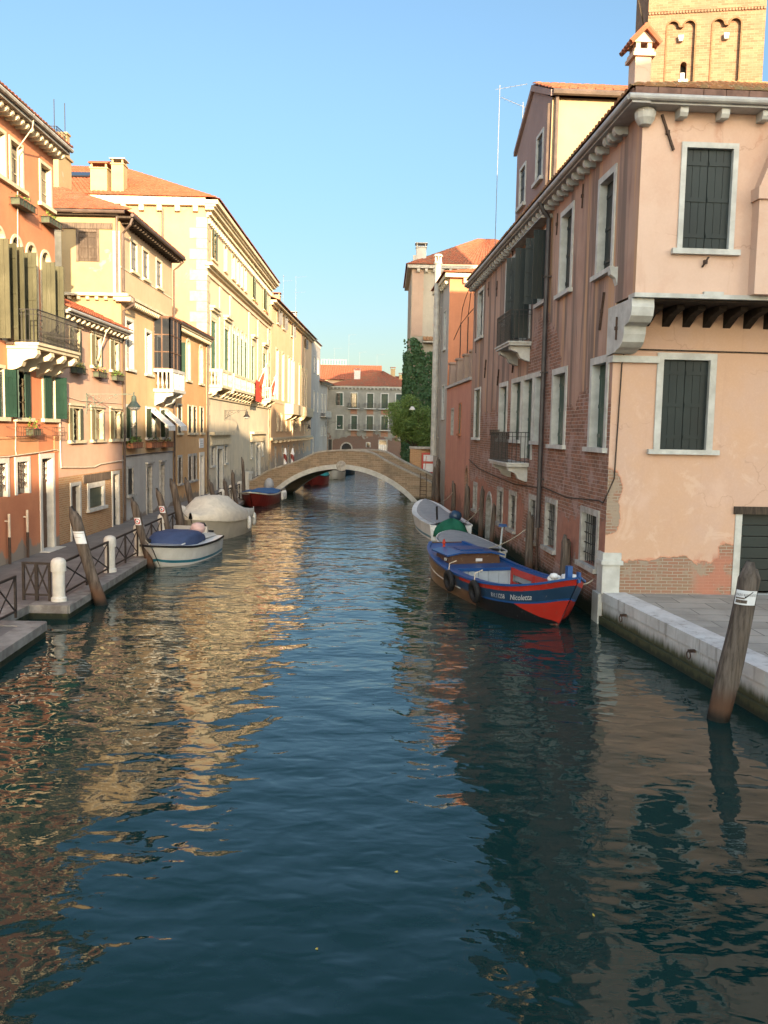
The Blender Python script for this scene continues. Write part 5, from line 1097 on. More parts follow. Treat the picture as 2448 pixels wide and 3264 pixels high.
mb = MB(); tile_roof(mb, (1.0, -.75, 11.6), (5.5, -.75, 11.6), (0, .72, .35), .25, .36); mb.box(1.0, 5.5, -.7, 0, 11.45, 11.58, 1); mb.beam((2.4, -.05, 12.1), (3.4, -.05, 13.0), .07, .05, 2); B.part(mb, 'lean_to_roof', [M['tile_old'], M['stone_worn'], M['rust']])
iv = MB(); random.seed(11)
def ivy_w(x, z):   # density of the ivy over the wall
    e = noise.fractal(V((x * .35, z * .35, 3.3)), 1, 2, 4)
    if z > 12.6: return 0
    top = 10.9 + .9 * math.exp(-((x - .3) / .6) ** 2)
    return (1 if z < top + e * 1.6 else 0) * (1 if e > -.62 or z < 4.5 else 0)
for _ in range(16000):
    x = random.uniform(-.4, 6.6); z = random.uniform(.5, 12.4)
    if not ivy_w(x, z): continue
    th = .12 + .32 * max(0, noise.fractal(V((x * .8, z * .8, 9)), 1, 2, 3) + .5)
    y = -random.uniform(.02, th)
    if random.random() < .16: p = V((-random.uniform(.02, .5), random.uniform(0, 4), z))
    else: p = V((x, y, z))
    a = V((random.gauss(0, 1), random.gauss(0, .5), random.gauss(0, 1))).normalized(); bb = a.cross(V((random.gauss(0, .4), -1, random.gauss(0, .4)))).normalized(); s = random.uniform(.08, .17)
    iv.quad([p - a * s, p + bb * s * .7, p + a * s, p - bb * s * .7])
io = iv.build('ivy', [M['ivy']], None, label='dense dark ivy climbing the wall of the tall beige house', cat='ivy'); io.location = (1.85, 70, 0)
# ------------------------------------------------------------------ the far end
def far(p): return ((-15 + p[0]) * 1.0923, (-15 + p[1]) * 1.0923, 4.4 + (p[2] - 4.4) * 1.0923, 4.4 + (p[3] - 4.4) * 1.0923)
FX0, FX1, FY0, FZT = -9.57, 5.0, 142.0, 11.3
B = Bld('far_house', 'grey plastered house with red tiled roof closing the far end of the canal', (FX0, FY0, 0), 0, (FX0, 0, 0))
for i, p in enumerate([(7.51, 8.6, 8.03, 10.0), (9.55, 10.75, 7.66, 10.0), (12.0, 13.2, 7.66, 10.0), (14.15, 15.4, 7.66, 10.0), (16.35, 17.6, 7.66, 10.0)]):
    a, b, z0, z1 = far(p); w = add_window(B, a, b, z0, z1, .15, .25, i == 0, 'open' if i < 2 else 'closed', 'sh_green', 'stone', angs=(100, 30) if i == 0 else (80, 80))
    if i:
        g = MB(); g.box(a - .3, b + .3, -.55, 0, z0 - .14, z0); bl = B.part(g, 'balcony', [M['stone']]); g = MB(); railing(g, [(a - .28, 0), (a - .28, -.53), (b + .28, -.53), (b + .28, 0)], z0, z0 + .85, .16, .012); B.part(g, 'railing', [M['iron']], bl)
        g = MB(); g.box(a + .1, b - .1, -.02, 0, z0 - 1.0, z0 - .16); B.part(g, 'brick_panel', [M['brick']])
for i, p in enumerate([(7.5, 8.65, 4.48, 6.62), (9.68, 10.78, 4.45, 6.62), (12.0, 13.2, 4.45, 6.62), (14.2, 15.45, 4.45, 6.62), (16.4, 17.6, 4.45, 6.62)]):
    a, b, z0, z1 = far(p); add_window(B, a, b, z0, z1, .13, .2, i == 0, 'closed', 'sh_green', 'stone')
    if i:
        g = MB(); g.box(a - .3, b + .3, -.55, 0, z0 - .14, z0); bl = B.part(g, 'balcony', [M['stone']]); g = MB(); railing(g, [(a - .28, 0), (a - .28, -.53), (b + .28, -.53), (b + .28, 0)], z0, z0 + .85, .16, .014); B.part(g, 'railing', [M['iron']], bl)
        g = MB(); g.box(a + .1, b - .1, -.02, 0, z0 - 1.1, z0 - .16); B.part(g, 'brick_panel', [M['brick']])
add_window(B, *far((8.19, 10.07, .2, 2.55)), .22, .4, False, 'none', fm='stone_worn', arch=True, mull=False, name='water_gate')
add_window(B, *far((12.07, 12.76, 1.81, 2.58)), .12, .3, False, 'none', fm='stone', mull=False)
a, b, z0, z1 = far((13.95, 15.3, .3, 3.0)); w = add_window(B, a, b, z0, z1, .1, .35, False, 'none', fm='stone', mull=False, name='doorway'); g = MB()
for i in range(4):
    for k in range(5): g.box(lerp(a + .12, b - .12, i / 4) + .03, lerp(a + .12, b - .12, (i + 1) / 4) - .03, .2, .24, 1.0 + k * .22, 1.18 + k * .22)
B.part(g, 'glazed_door', [M['sign_white']], w)
a, b, z0, z1 = far((6.3, 7.0, .3, 3.0)); add_window(B, a, b, z0, z1, .08, .3, False, 'closed', 'door_dark', 'stone_worn', name='doorway')
mb = MB(); mb.panel((0, 0, 0), FX, FZ, rect(FX0, FX1, -.5, FZT), B.holes, (0, .4, 0)); mb.quad([(FX0, 0, -.3), (FX0, 10, -.3), (FX0, 10, FZT), (FX0, 0, FZT)]); mb.quad([(FX1, 0, -.3), (FX1, 10, -.3), (FX1, 10, FZT), (FX1, 0, FZT)]); mb.quad([(FX0, .4, FZT), (FX1, .4, FZT), (FX1, 10, FZT), (FX0, 10, FZT)])
mb.beam((-8.2, -.05, 3.9), (-7.5, -.05, 3.2), .1, .08); mb.beam((-4.9, -.05, 3.9), (-4.2, -.05, 3.2), .1, .08); B.part(mb, 'wall', [M['far_stucco']])
mb = MB(); mb.box(FX0 - .1, FX1, -.35, 0, FZT, FZT + .22); modillions(mb, FX0, FX1, 24, -.3, 0, FZT - .3, FZT - .02, .22); B.part(mb, 'cornice', [M['stone']])
mb = MB(); tile_roof(mb, (FX0 - .2, -.45, FZT + .26), (4.2, -.45, FZT + .26), ((8.6, 6.5, 2.9), (-4.8, 6.5, 2.9)), .34, .8); tile_roof(mb, (4.2, -.45, FZT + .26), (4.2, 11, FZT + .26), ((-4.8, 6.5, 2.9), (-4.8, -5, 2.9)), .34, .8); tile_roof(mb, (FX0 - .2, 11, FZT + .26), (FX0 - .2, -.45, FZT + .26), ((8.6, -5, 2.9), (8.6, 6.5, 2.9)), .34, .8); rf = B.part(mb, 'roof', [M['tile']])
mb = MB(); chimney(mb, -5.4, -4.4, 2.2, 3.2, 11.8, 14.2, 'flat'); B.part(mb, 'chimney', [M['white_paint'], M['stone_worn']], rf)
def back_house(name, label, x0, x1, y0, y1, z, rise, mat, chim=()):
    B = Bld(name, label, (x0, y0, 0), 0, (x0, y0, 0)); mb = MB()
    for q in ([(x0, y0), (x1, y0)], [(x0, y0), (x0, y1)], [(x1, y0), (x1, y1)], [(x0, y1), (x1, y1)]): mb.quad([(*q[0], -.3), (*q[1], -.3), (*q[1], z), (*q[0], z)])
    B.part(mb, 'wall', [M[mat]]); mb = MB(); ym = (y0 + y1) / 2; tile_roof(mb, (x0 - .3, y0 - .4, z), (x1 + .3, y0 - .4, z), (0, ym - y0 + .4, rise), .4, 1.0); tile_roof(mb, (x1 + .3, y1 + .4, z), (x0 - .3, y1 + .4, z), (0, -(y1 - ym + .4), rise), .4, 1.0)
    mb.quad([(x0, y0, z), (x0, y1, z), (x0, ym, z + rise)]); mb.quad([(x1, y0, z), (x1, y1, z), (x1, ym, z + rise)]); B.part(mb, 'roof', [M['tile_orange']])
    for c in chim: mb = MB(); chimney(mb, *c, 'flat'); B.part(mb, 'chimney', [M['cream_stucco'], M['tile_orange']])
    return B
B = back_house('back_roof_house', 'house behind the far grey one showing only its long sunlit orange roof', -12.5, -1.2, 153, 166, 13.2, 3.0, 'peach_stucco'); mb = MB(); railing(mb, [(-12, 159.5), (-7.5, 159.5)], 16.2, 17.2, .5, .03, 0, .08); B.part(mb, 'railing', [M['pipe_grey']])
back_house('back_chimney_house', 'small sunlit house with pale chimneys peeping over the far red roof', .6, 4.0, 153, 158, 13.2, .9, 'peach_stucco', [(.7, 1.5, 153.2, 154, 13, 15.2), (2.2, 3.6, 153.4, 154.2, 13, 14.2)])

# ------------------------------------------------------------------ the bridge
BR = math.atan2(-4.0, 11.9); BO = (-8.6, 57.0, 0)
def smooth(pts, n):
    """Catmull-Rom through profile points"""
    out = []; p = [pts[0]] + list(pts) + [pts[-1]]
    for i in range(1, len(p) - 2):
        for k in range(n):
            t = k / n; a, b, c, d = p[i - 1], p[i], p[i + 1], p[i + 2]
            out.append(tuple(.5 * ((2 * b[j]) + (-a[j] + c[j]) * t + (2 * a[j] - 5 * b[j] + 4 * c[j] - d[j]) * t * t + (-a[j] + 3 * b[j] - 3 * c[j] + d[j]) * t ** 3) for j in (0, 1)))
    return out + [pts[-1]]
top = [(-.9, .75), (-.2, .9), (.95, 1.55), (1.97, 1.9), (3.04, 2.24), (4.31, 2.8), (5.31, 2.98), (6.53, 3.04), (8.08, 2.94), (9.48, 2.28), (12.03, 1.24), (12.4, 1.1)]
X0, X1, ZC = 1.06, 11.24, 1.88     # intrados springers and crown
def arc(k0, zc, z0=-.35, n=28, x0=X0, x1=X1):
    xm = (x0 + x1) / 2; h = zc - z0; hw = (x1 - x0) / 2; r = (hw * hw + h * h) / (2 * h); a = math.asin(min(1, hw / r)); c = zc - r
    return [(xm + r * math.sin(lerp(-a, a, i / n)), c + r * math.cos(lerp(-a, a, i / n))) for i in range(n + 1)]
root = empty('footbridge', BO, BR, 'low arched brick footbridge with white stone arch ring spanning the canal', 'bridge')
inner = arc(0, ZC); outer_ = arc(0, ZC + .3, -.35, 28, X0 - .4, X1 + .4); tp = smooth(top, 5); WB = 3.2
def tz(x):
    for a, b in zip(tp[:-1], tp[1:]):
        if a[0] <= x <= b[0]: return lerp(a[1], b[1], (x - a[0]) / (b[0] - a[0]))
    return tp[-1][1]
for y0, y1 in ((0, .3), (WB - .3, WB)):
    mb = MB()
    poly = tp + [(12.4, -.6), (X1 + .39, -.6)] + outer_[::-1] + [(X0 - .39, -.6), (-.9, -.6)]
    cen = [(p[0], p[1]) for p in poly]
    tr = tessellate_polygon([[V((p[0], p[1], 0)) for p in cen]]); b = len(mb.v)
    for y in (y0, y1): mb.v += [V((p[0], y, p[1])) for p in cen]
    n = len(cen)
    for k in (0, 1):
        for t in tr: mb.f.append(tuple(b + k * n + i for i in t)); mb.m.append(0)
    for i in range(n): j = (i + 1) % n; mb.f.append((b + i, b + j, b + n + j, b + n + i)); mb.m.append(0)
    mb.build('spandrel_wall', [M['brick_bridge']], root)
mb = MB()
for i in range(len(inner) - 1):      # voussoirs of the ring, and the barrel behind
    for y0, y1 in ((-.04, .3), (WB - .3, WB + .04)):
        g = .004; q = [inner[i], inner[i + 1], outer_[i + 1], outer_[i]]; mb.prism(q, (0, y0, 0), FX, FZ, (0, y1 - y0, 0), 0)
    mb.quad([(inner[i][0], .3, inner[i][1]), (inner[i + 1][0], .3, inner[i + 1][1]), (inner[i + 1][0], WB - .3, inner[i + 1][1]), (inner[i][0], WB - .3, inner[i][1])], 1)
mb.build('arch_ring', [M['stone'], M['brick_bridge']], root)
mb = MB(); mb.lathe([(.34, 0), (.34, .05), (.26, .06), (.24, .03), (.12, .03), (.1, .08), (.02, .09)], (0, 0, 0), 18); o = mb.build('keystone_medallion', [M['stone_worn']], root); o.location = ((X0 + X1) / 2, -.05, ZC + .2); o.rotation_euler = (R(90), 0, 0)
for y0, y1 in ((-.06, .36), (WB - .36, WB + .06)):
    mb = MB()
    for a, b in zip(tp[:-1], tp[1:]): mb.prism([(a[0], a[1]), (b[0], b[1]), (b[0], b[1] + .1), (a[0], a[1] + .1)], (0, y0, 0), FX, FZ, (0, y1 - y0, 0))
    mb.build('coping', [M['coping_stone']], root)
mb = MB()
for a, b in zip(tp[:-1], tp[1:]): mb.quad([(a[0], .3, a[1] - .75), (b[0], .3, b[1] - .75), (b[0], WB - .3, b[1] - .75), (a[0], WB - .3, a[1] - .75)])
mb.build('deck', [M['paving']], root)
mb = MB(); mb.box(-.95, -.45, -.1, .4, -.3, 1.35); mb.box(-1.0, -.4, -.15, .45, 1.35, 1.5); mb.build('end_pier', [M['stone']], root)
mb = MB()
for k in range(7): z = .25 + .24 * k; mb.beam((11.45, -.12, z), (11.85, -.12, z), .03, .03)
for x in (11.45, 11.85): mb.beam((x, -.12, .1), (x, -.12, 1.8), .035, .035)
mb.build('iron_ladder', [M['rust']], root)

# --- tree, wall pier, painted gate and striped poles by the bridge
random.seed(5)
root = empty('tree', (2.3, 62.5, .7), 0, 'leafy green tree standing at the end of the bridge before the ivy', 'tree')
mb = MB(); mb.tube([(0, 0, 0), (.05, 0, 1.2), (-.05, .1, 2.4), (-.1, .1, 3.4)], [.2, .16, .13, .06], 8)
limbs = [(-1.2, -.2, 4.2), (1.0, .3, 4.6), (-.5, .6, 5.4), (.4, -.6, 5.2), (-1.5, .4, 3.4), (1.5, 0, 3.6), (.1, .2, 5.9)]
for l in limbs: mb.tube([(-.05, .1, 2.2), (l[0] * .4, l[1] * .5, lerp(2.4, l[2], .5)), l], [.08, .05, .02], 5)
mb.build('trunk', [M['bark']], root, smooth=True)
mb = MB()
for i in range(46):
    a = random.uniform(0, 2 * PI); el = math.asin(random.uniform(-.75, 1)); rr = random.uniform(.55, 1.0)
    c = (-.35 + 1.9 * rr * math.cos(a) * math.cos(el), 1.5 * rr * math.sin(a) * math.cos(el), 4.25 + 1.85 * rr * math.sin(el) - (.35 if math.cos(a) > .5 else 0))
    s = random.uniform(.42, .8); leaves(mb, c, (s, s, s * .75), 230, .085)
leaves(mb, (-.35, 0, 4.25), (1.5, 1.3, 1.5), 1400, .08)
mb.build('crown', [M['leaf']], root)
mb = MB(); mb.box(0, .75, 0, .7, 0, 2.75, 0); mb.box(-.06, 3.0, -.06, .76, 2.75, 2.9, 1); mb.box(.75, 3.0, .25, .65, 0, 2.75, 0); o = mb.build('garden_wall', [M['brick_warm'], M['stone_worn']], None, label='brick garden wall with a square pier under the tree by the bridge', cat='wall'); o.location = (1.7, 58.4, .45)
root = empty('painted_gate', (2.45, 57.6, .5), R(-6), 'red gate with two white panels between brick pier and wooden posts', 'gate')
mb = MB(); W_, H_ = 1.15, 2.45
for x in (0, W_ - .12): mb.box(x, x + .12, 0, .08, 0, H_)
for z in (0, 1.05, 1.75, H_ - .12): mb.box(.12, W_ - .12, 0, .08, z, z + .14)
mb.box(.12, W_ - .12, .03, .05, .14, 1.05); mb.beam((.15, -.01, .3), (.32, -.01, H_ - .2), .07, .03); mb.build('frame', [M['p_red']], root)
for z0, z1 in ((1.2, 1.74), (1.9, H_ - .13)): mb = MB(); mb.box(.13, W_ - .13, .02, .06, z0, z1); mb.build('panel', [M['sign_white']], root)
for i, (x, y) in enumerate(((-7.55, 65.0), (-7.0, 65.0))):
    root = empty('striped_pole', (x, y, 0), 0, ['maroon and white striped mooring pole beyond the bridge, nearer the palace', 'maroon and white striped mooring pole beyond the bridge, on the water side of its twin'][i], 'mooring pole', 'striped poles beyond the bridge')
    mb = MB(); n = 60; k = 12
    for j in range(n + 1):
        z = -.5 + 3.0 * j / n
        for q in range(k): a = 2 * PI * q / k; mb.v.append(V((.13 * math.cos(a), .13 * math.sin(a), z)))
    for j in range(n):
        for q in range(k):
            mb.f.append((j * k + q, j * k + (q + 1) % k, (j + 1) * k + (q + 1) % k, (j + 1) * k + q)); mb.m.append(1 if ((j / n * 3.0 / .9 + q / k) % 1) < .5 else 0)
    mb.build('shaft', [M['p_maroon'], M['sign_white']], root)
    mb = MB(); mb.lathe([(.16, 2.5), (.16, 2.58), (.1, 2.6), (.1, 2.75), (.06, 2.9), (.01, 2.95)], (0, 0, 0), 12); mb.build('cap', [M['sign_white']], root)

# ------------------------------------------------------------------ unseen houses added by the square and behind the ivy house for shade
def block(name, label, x0, x1, y0, y1, z, mat, rise=2.0, wins=True):
    B = Bld(name, label, (x0, y0, 0), R(90), (0, 0, 0)); L, D = y1 - y0, x0 - x1
    B.root.location = (x0, y1, 0); B.root.rotation_euler = (0, 0, R(-90)); D = x1 - x0      # front faces -X
    n = max(1, int(L / 3.2))
    if wins:
        for f in range(max(1, int(z / 3.6))):
            for i in range(n): u = lerp(0, L, (i + .5) / n); add_window(B, u - .55, u + .55, 1.4 + f * 3.5, 3.2 + f * 3.5, .13, .2, True, 'closed', 'sh_green', 'stone')
    mb = MB(); mb.panel((0, 0, 0), FX, FZ, rect(0, L, -.3, z), B.holes, (0, .3, 0))
    for q in ([(0, 0), (0, D)], [(L, 0), (L, D)], [(0, D), (L, D)]): mb.quad([(*q[0], -.3), (*q[1], -.3), (*q[1], z), (*q[0], z)])
    B.part(mb, 'wall', [M[mat]]); mb = MB(); tile_roof(mb, (-.2, -.4, z), (L + .2, -.4, z), (0, D / 2 + .4, rise), .5, 1.5); tile_roof(mb, (L + .2, D + .4, z), (-.2, D + .4, z), (0, -D / 2 - .4, rise), .5, 1.5); mb.quad([(0, 0, z), (0, D, z), (0, D / 2, z + rise)]); mb.quad([(L, 0, z), (L, D, z), (L, D / 2, z + rise)]); B.part(mb, 'roof', [M['tile']])
    return B
block('square_shade_house', 'tall unseen plain house added beyond the little square to cast shade', 7.7, 20, -30.6, -1.0, 15.4, 'plain_stucco', 1.4)
block('canalside_shade_house', 'lower unseen plain house added further back along the same bank to cast shade', 7.0, 24, -80, -30.8, 13.0, 'peach_stucco', 1.2)
block('hidden_shade_house', 'tall unseen plain house added right behind the ivy covered one to cast shade', 3.0, 14, 81.8, 98, 20.2, 'plain_stucco', 1.8, False)

block('hidden_shade_house', 'taller unseen plain house added two doors behind the ivy covered one to cast shade', 3.8, 16, 99, 114, 21.3, 'plain_stucco', 1.6, False)
# ------------------------------------------------------------------ boats
def hull_rows(st, fr):
    """stations (x, half beam at the rail, rail z, half beam at the water, keel z, rake) -> rows of points from rail to keel (port, y>0)"""
    rows = []
    for f in fr:
        row = []
        for (x, hb, zs, hw, zk, rk) in st:
            z = lerp(zs, zk, f); b = lerp(hb, hw, f ** 1.25) if f < .8 else lerp(lerp(hb, hw, .8 ** 1.25), 0.0, ((f - .8) / .2) ** 1.6)
            row.append((x - rk * f, max(b, .004), z))
        rows.append(row)
    return rows
def smooth_st(pts, n):
    out = []; p = [pts[0]] + list(pts) + [pts[-1]]
    for i in range(1, len(p) - 2):
        for k in range(n):
            t = k / n; a, b, c, d = p[i - 1], p[i], p[i + 1], p[i + 2]
            out.append(tuple(.5 * ((2 * b[j]) + (-a[j] + c[j]) * t + (2 * a[j] - 5 * b[j] + 4 * c[j] - d[j]) * t * t + (-a[j] + 3 * b[j] - 3 * c[j] + d[j]) * t ** 3) for j in range(len(b))))
    return out + [pts[-1]]
def hull_mesh(rows, matf, mb=None):
    mb = mb or MB(); n = len(rows[0])
    for sgn in (1, -1):
        b = len(mb.v)
        for r in rows: mb.v += [V((p[0], sgn * p[1], p[2])) for p in r]
        for j in range(len(rows) - 1):
            for i in range(n - 1):
                mb.f.append((b + j * n + i, b + j * n + i + 1, b + (j + 1) * n + i + 1, b + (j + 1) * n + i)); mb.m.append(matf(i / (n - 1), j, sgn))
    tr = [rows[j][0] for j in range(len(rows))]       # transom
    mb.quad([(p[0], p[1], p[2]) for p in tr] + [(p[0], -p[1], p[2]) for p in tr[::-1]], matf(0, 1, 1))
    return mb
def rail(mb, rows, off, w, h, m=0, i0=0, i1=None, dz=0):
    r = rows[0][i0:i1]
    for sgn in (1, -1):
        for a, b in zip(r[:-1], r[1:]):
            mb.prism([(-w, -h / 2), (off, -h / 2), (off, h / 2), (-w, h / 2)], (a[0], sgn * a[1], a[2] + dz), V((0, sgn, 0)), FZ, V((b[0] - a[0], sgn * (b[1] - a[1]), b[2] - a[2])), m)
def strip(mb, rows, j, inset, z, m, i0=0, i1=None, const=None):
    """a deck spanning the hull between the two sides"""
    r = rows[j][i0:i1]
    for a, b in zip(r[:-1], r[1:]):
        za = const if const is not None else a[2] + z; zb = const if const is not None else b[2] + z
        ya, yb = max(a[1] - inset, .002), max(b[1] - inset, .002)
        mb.quad([(a[0], -ya, za), (b[0], -yb, zb), (b[0], yb, zb), (a[0], ya, za)], m)
def boat(name, loc, rotz, label, group='boats moored along the canal'):
    return empty(name, loc, rotz, label, 'boat', group)
def fender(parent, p, L=.5, r=.09):
    mb = MB(); mb.lathe([(.02, L / 2 + .05), (r * .6, L / 2), (r, L / 2 - .08), (r, -L / 2 + .08), (r * .5, -L / 2), (.02, -L / 2 - .02)], p, 10); mb.tube([(p[0], p[1], p[2] + L / 2), (p[0], p[1] * .97, p[2] + L / 2 + .3)], .012, 4); mb.build('fender', [M['fender']], parent, smooth=True)
def outboard(parent, x, z, mat, s=1.0, tilt=0):
    mb = MB(); c = math.cos(tilt)
    mb.lathe([(.02, .62 * s), (.12 * s, .6 * s), (.19 * s, .5 * s), (.2 * s, .3 * s), (.17 * s, .1 * s), (.1 * s, .05 * s)], (x, 0, z), 12); mb.box(x - .06 * s, x + .06 * s, -.05, .05, z - .7 * s, z + .1 * s); o = mb.build('outboard_motor', [M[mat]], parent, smooth=True); return o

# --- blue and red work boat
bow, stn = V((4.32, 18.6, 0)), V((1.98, 26.55, 0)); L = (bow - stn).length
root = boat('work_boat', ((bow + stn) / 2), math.atan2(bow.y - stn.y, bow.x - stn.x), 'blue and red wooden work boat with a low cabin and two tyre fenders')
h = L / 2
st = smooth_st([(-h, .55, .98, .42, -.25, -.05), (-h + .6, .82, .86, .66, -.28, 0), (-h + 1.8, 1.05, .72, .9, -.3, 0), (-.8, 1.14, .64, .98, -.3, 0), (1.0, 1.12, .68, .92, -.3, .05), (2.4, .94, .82, .66, -.28, .18), (3.3, .6, 1.0, .3, -.25, .5), (h - .28, .2, 1.18, .05, -.2, .85), (h, .015, 1.26, .01, -.18, 1.0)], 8)
fr = [0, .13, .36, .40, .46, .52, .58, .64, .70, .77, .84, 1.0]
rows = hull_rows(st, fr)
def wm(t, j, s):
    if j == 0: return 0 if t > .42 else 4
    if j in (1,): return 1 if t > .33 else 4
    if j == 2: return 5 if t > .5 else (6 if t < .42 else 4)
    if 3 <= j <= 9:
        return 7 if t > .48 else 4
    return 3
mb = hull_mesh(rows, wm); mb.build('hull', [M['p_red'], M['p_navy'], M['p_black'], M['p_rust'], M['p_brown'], M['p_blue'], M['p_white'], M['p_blackred']], root, smooth=False)
mb = MB(); rail(mb, rows, .04, .06, .05); mb.build('gunwale', [M['p_blue']], root)
mb = MB(); n = len(rows[0]); ib = int(n * .35); ibo = int(n * .87)
strip(mb, rows, 0, .03, -.03, 0, 0, ib + 1); strip(mb, rows, 0, .02, -.05, 0, ibo)
for sgn in (1, -1):
    r = rows[0][ib:ibo + 1]
    for a, b in zip(r[:-1], r[1:]): mb.quad([(a[0], sgn * (a[1] - .02), a[2] - .01), (b[0], sgn * (b[1] - .02), b[2] - .01), (b[0], sgn * max(.02, b[1] - .3), b[2] - .01), (a[0], sgn * max(.02, a[1] - .3), a[2] - .01)], 0)
mb.build('deck', [M['p_blue']], root)
mb = MB()                                                                   # red inner sides with open panels, pale floor, planked bulkhead
for sgn in (1, -1):
    r = rows[0][ib:ibo + 1]
    for k, (a, b) in enumerate(zip(r[:-1], r[1:])):
        ya, yb = sgn * max(.02, a[1] - .3), sgn * max(.02, b[1] - .3)
        if b[0] > 2.3: continue
        mb.quad([(a[0], ya, a[2] - .01), (b[0], yb, b[2] - .01), (b[0], yb, b[2] - .2), (a[0], ya, a[2] - .2)], 0); mb.quad([(a[0], ya, .25), (b[0], yb, .25), (b[0], yb, .05), (a[0], ya, .05)], 0)
        mb.quad([(a[0], ya + sgn * .1, a[2] - .2), (b[0], yb + sgn * .1, b[2] - .2), (b[0], yb + sgn * .1, .25), (a[0], ya + sgn * .1, .25)], 1)
        if k % 6 == 0: mb.box(a[0], a[0] + .14, ya - .015, ya + .015, .05, a[2] - .02, 0)
mb.build('inner_side', [M['p_red'], M['p_palewood']], root)
mb = MB(); strip(mb, rows, 0, .3, 0, 0, ib, next(i for i in range(n) if rows[0][i][0] > 2.2), .08); mb.build('floor_boards', [M['p_palewood']], root)
mb = MB(); a = rows[0][ib]
for k in range(7): y = lerp(-a[1] + .06, a[1] - .06, k / 7); mb.box(a[0], a[0] + .04, y + .006, y + (2 * a[1] - .12) / 7 - .006, .05, a[2] - .09)
mb.box(a[0] - .02, a[0] + .07, -a[1] + .04, a[1] - .04, a[2] - .1, a[2] - .01, 1)
mb.build('bulkhead', [M['p_palewood'], M['p_blue']], root)
xa, xb = a[0] - 1.75, a[0] - .62
mb = MB(); mb.prism([(-.78, .6), (.78, .6), (.75, .89), (.4, .95), (-.4, .95), (-.75, .89)], (xa, 0, 0), FY, FZ, (xb - xa, 0, 0)); cab = mb.build('cabin', [M['p_brown']], root)
mb = MB(); mb.prism([(-.88, .88), (-.45, .96), (.45, .96), (.88, .88), (.88, .92), (.45, 1.0), (-.45, 1.0), (-.88, .92)], (xa - .12, 0, 0), FY, FZ, (xb - xa + .22, 0, 0)); mb.box(xa + .3, xa + .9, -.35, .35, 1.001, 1.03); mb.build('cabin_roof', [M['p_blue']], cab)
mb = MB(); mb.box(xb, xb + .012, .02, .22, .72, .8); mb.build('plate', [M['sign_white']], cab)
mb = MB(); mb.lathe([(.05, 0), (.05, .05), (.035, .055)], (0, 0, 0), 10); o = mb.build('porthole', [M['stone']], cab); o.location = (xb - .25, -.78, .76); o.rotation_euler = (R(90), 0, 0)
mb = MB(); mb.box(h - .55, h - .43, -.06, .06, 1.1, 1.45); mb.box(h - .1, h + .0, -.03, .03, 1.15, 1.38); mb.build('bitt', [M['p_blue']], root)
mb = MB(); leaves(mb, (h - .95, .2, 1.12), (.32, .3, .12), 1, .01)
mb = MB(); 
for i in range(9): c = (h - 1.0 + random.uniform(-.3, .3), .15 + random.uniform(-.3, .25), 1.03 + random.uniform(0, .1)); r_ = random.uniform(.1, .17); mb.lathe([(.02, -r_ * .6), (r_ * .8, -r_ * .4), (r_, 0), (r_ * .7, r_ * .5), (.02, r_ * .65)], c, 8)
o = mb.build('folded_tarp', [M['c_white']], None, smooth=True, label='crumpled white tarpaulin lying on the bow of the blue and red boat', cat='tarpaulin'); o.location = root.location; o.rotation_euler = root.rotation_euler
mb = MB(); mb.lathe([(.02, 0), (.05, .03), (.03, .1), (.055, .15), (.03, .24), (.01, .27)], (0, 0, 0), 8); o = mb.build('red_cloth', [M['c_red']], None, label='red rag tied on the cabin roof of the blue and red boat', cat='rag'); p = root.matrix_basis @ V((xa - .1, -.5, .95)); o.location = p
def tyre(x, side, z, label):
    i = min(range(n), key=lambda k: abs(rows[0][k][0] - x)); p = rows[0][i]; rt = empty('tyre_fender', (0, 0, 0), 0, label, 'tyre', 'tyre fenders on the work boat')
    mb = MB(); Rr, rr, N, K = .215, .085, 28, 10
    for a in range(N):
        for b in range(K): A_, B_ = 2 * PI * a / N, 2 * PI * b / K; mb.v.append(V(((Rr + rr * math.cos(B_)) * math.cos(A_), rr * .9 * math.sin(B_), (Rr + rr * math.cos(B_)) * math.sin(A_))))
    for a in range(N):
        for b in range(K): mb.f.append((a * K + b, ((a + 1) % N) * K + b, ((a + 1) % N) * K + (b + 1) % K, a * K + (b + 1) % K)); mb.m.append(0)
    mb.build('tyre', [M['rubber']], rt, smooth=True)
    mb = MB(); mb.tube([(0, 0, Rr), (0, -side * .05, Rr + .25), (0, -side * .25, Rr + .3)], .015, 5); mb.build('rope', [M['cable']], rt)
    rt.matrix_basis = root.matrix_basis @ Matrix.Translation((x, side * (p[1] + .12), z)) @ Matrix.Rotation(R(-side * 6), 4, 'X')
tyre(-.55, -1, .42, 'black tyre fender beside the planked bulkhead of the blue and red boat'); tyre(1.15, -1, .44, 'black tyre fender hanging nearest the painted name of the blue and red boat')
def text_mesh(s, size, name='lettering', shear=0.0):
    cu = bpy.data.curves.new(name, 'FONT'); cu.body = s; cu.size = size; cu.shear = shear; cu.resolution_u = 3; to = bpy.data.objects.new(name, cu); COL.objects.link(to)
    dg = bpy.context.evaluated_depsgraph_get(); me = bpy.data.meshes.new_from_object(to.evaluated_get(dg)); bpy.data.objects.remove(to); return me
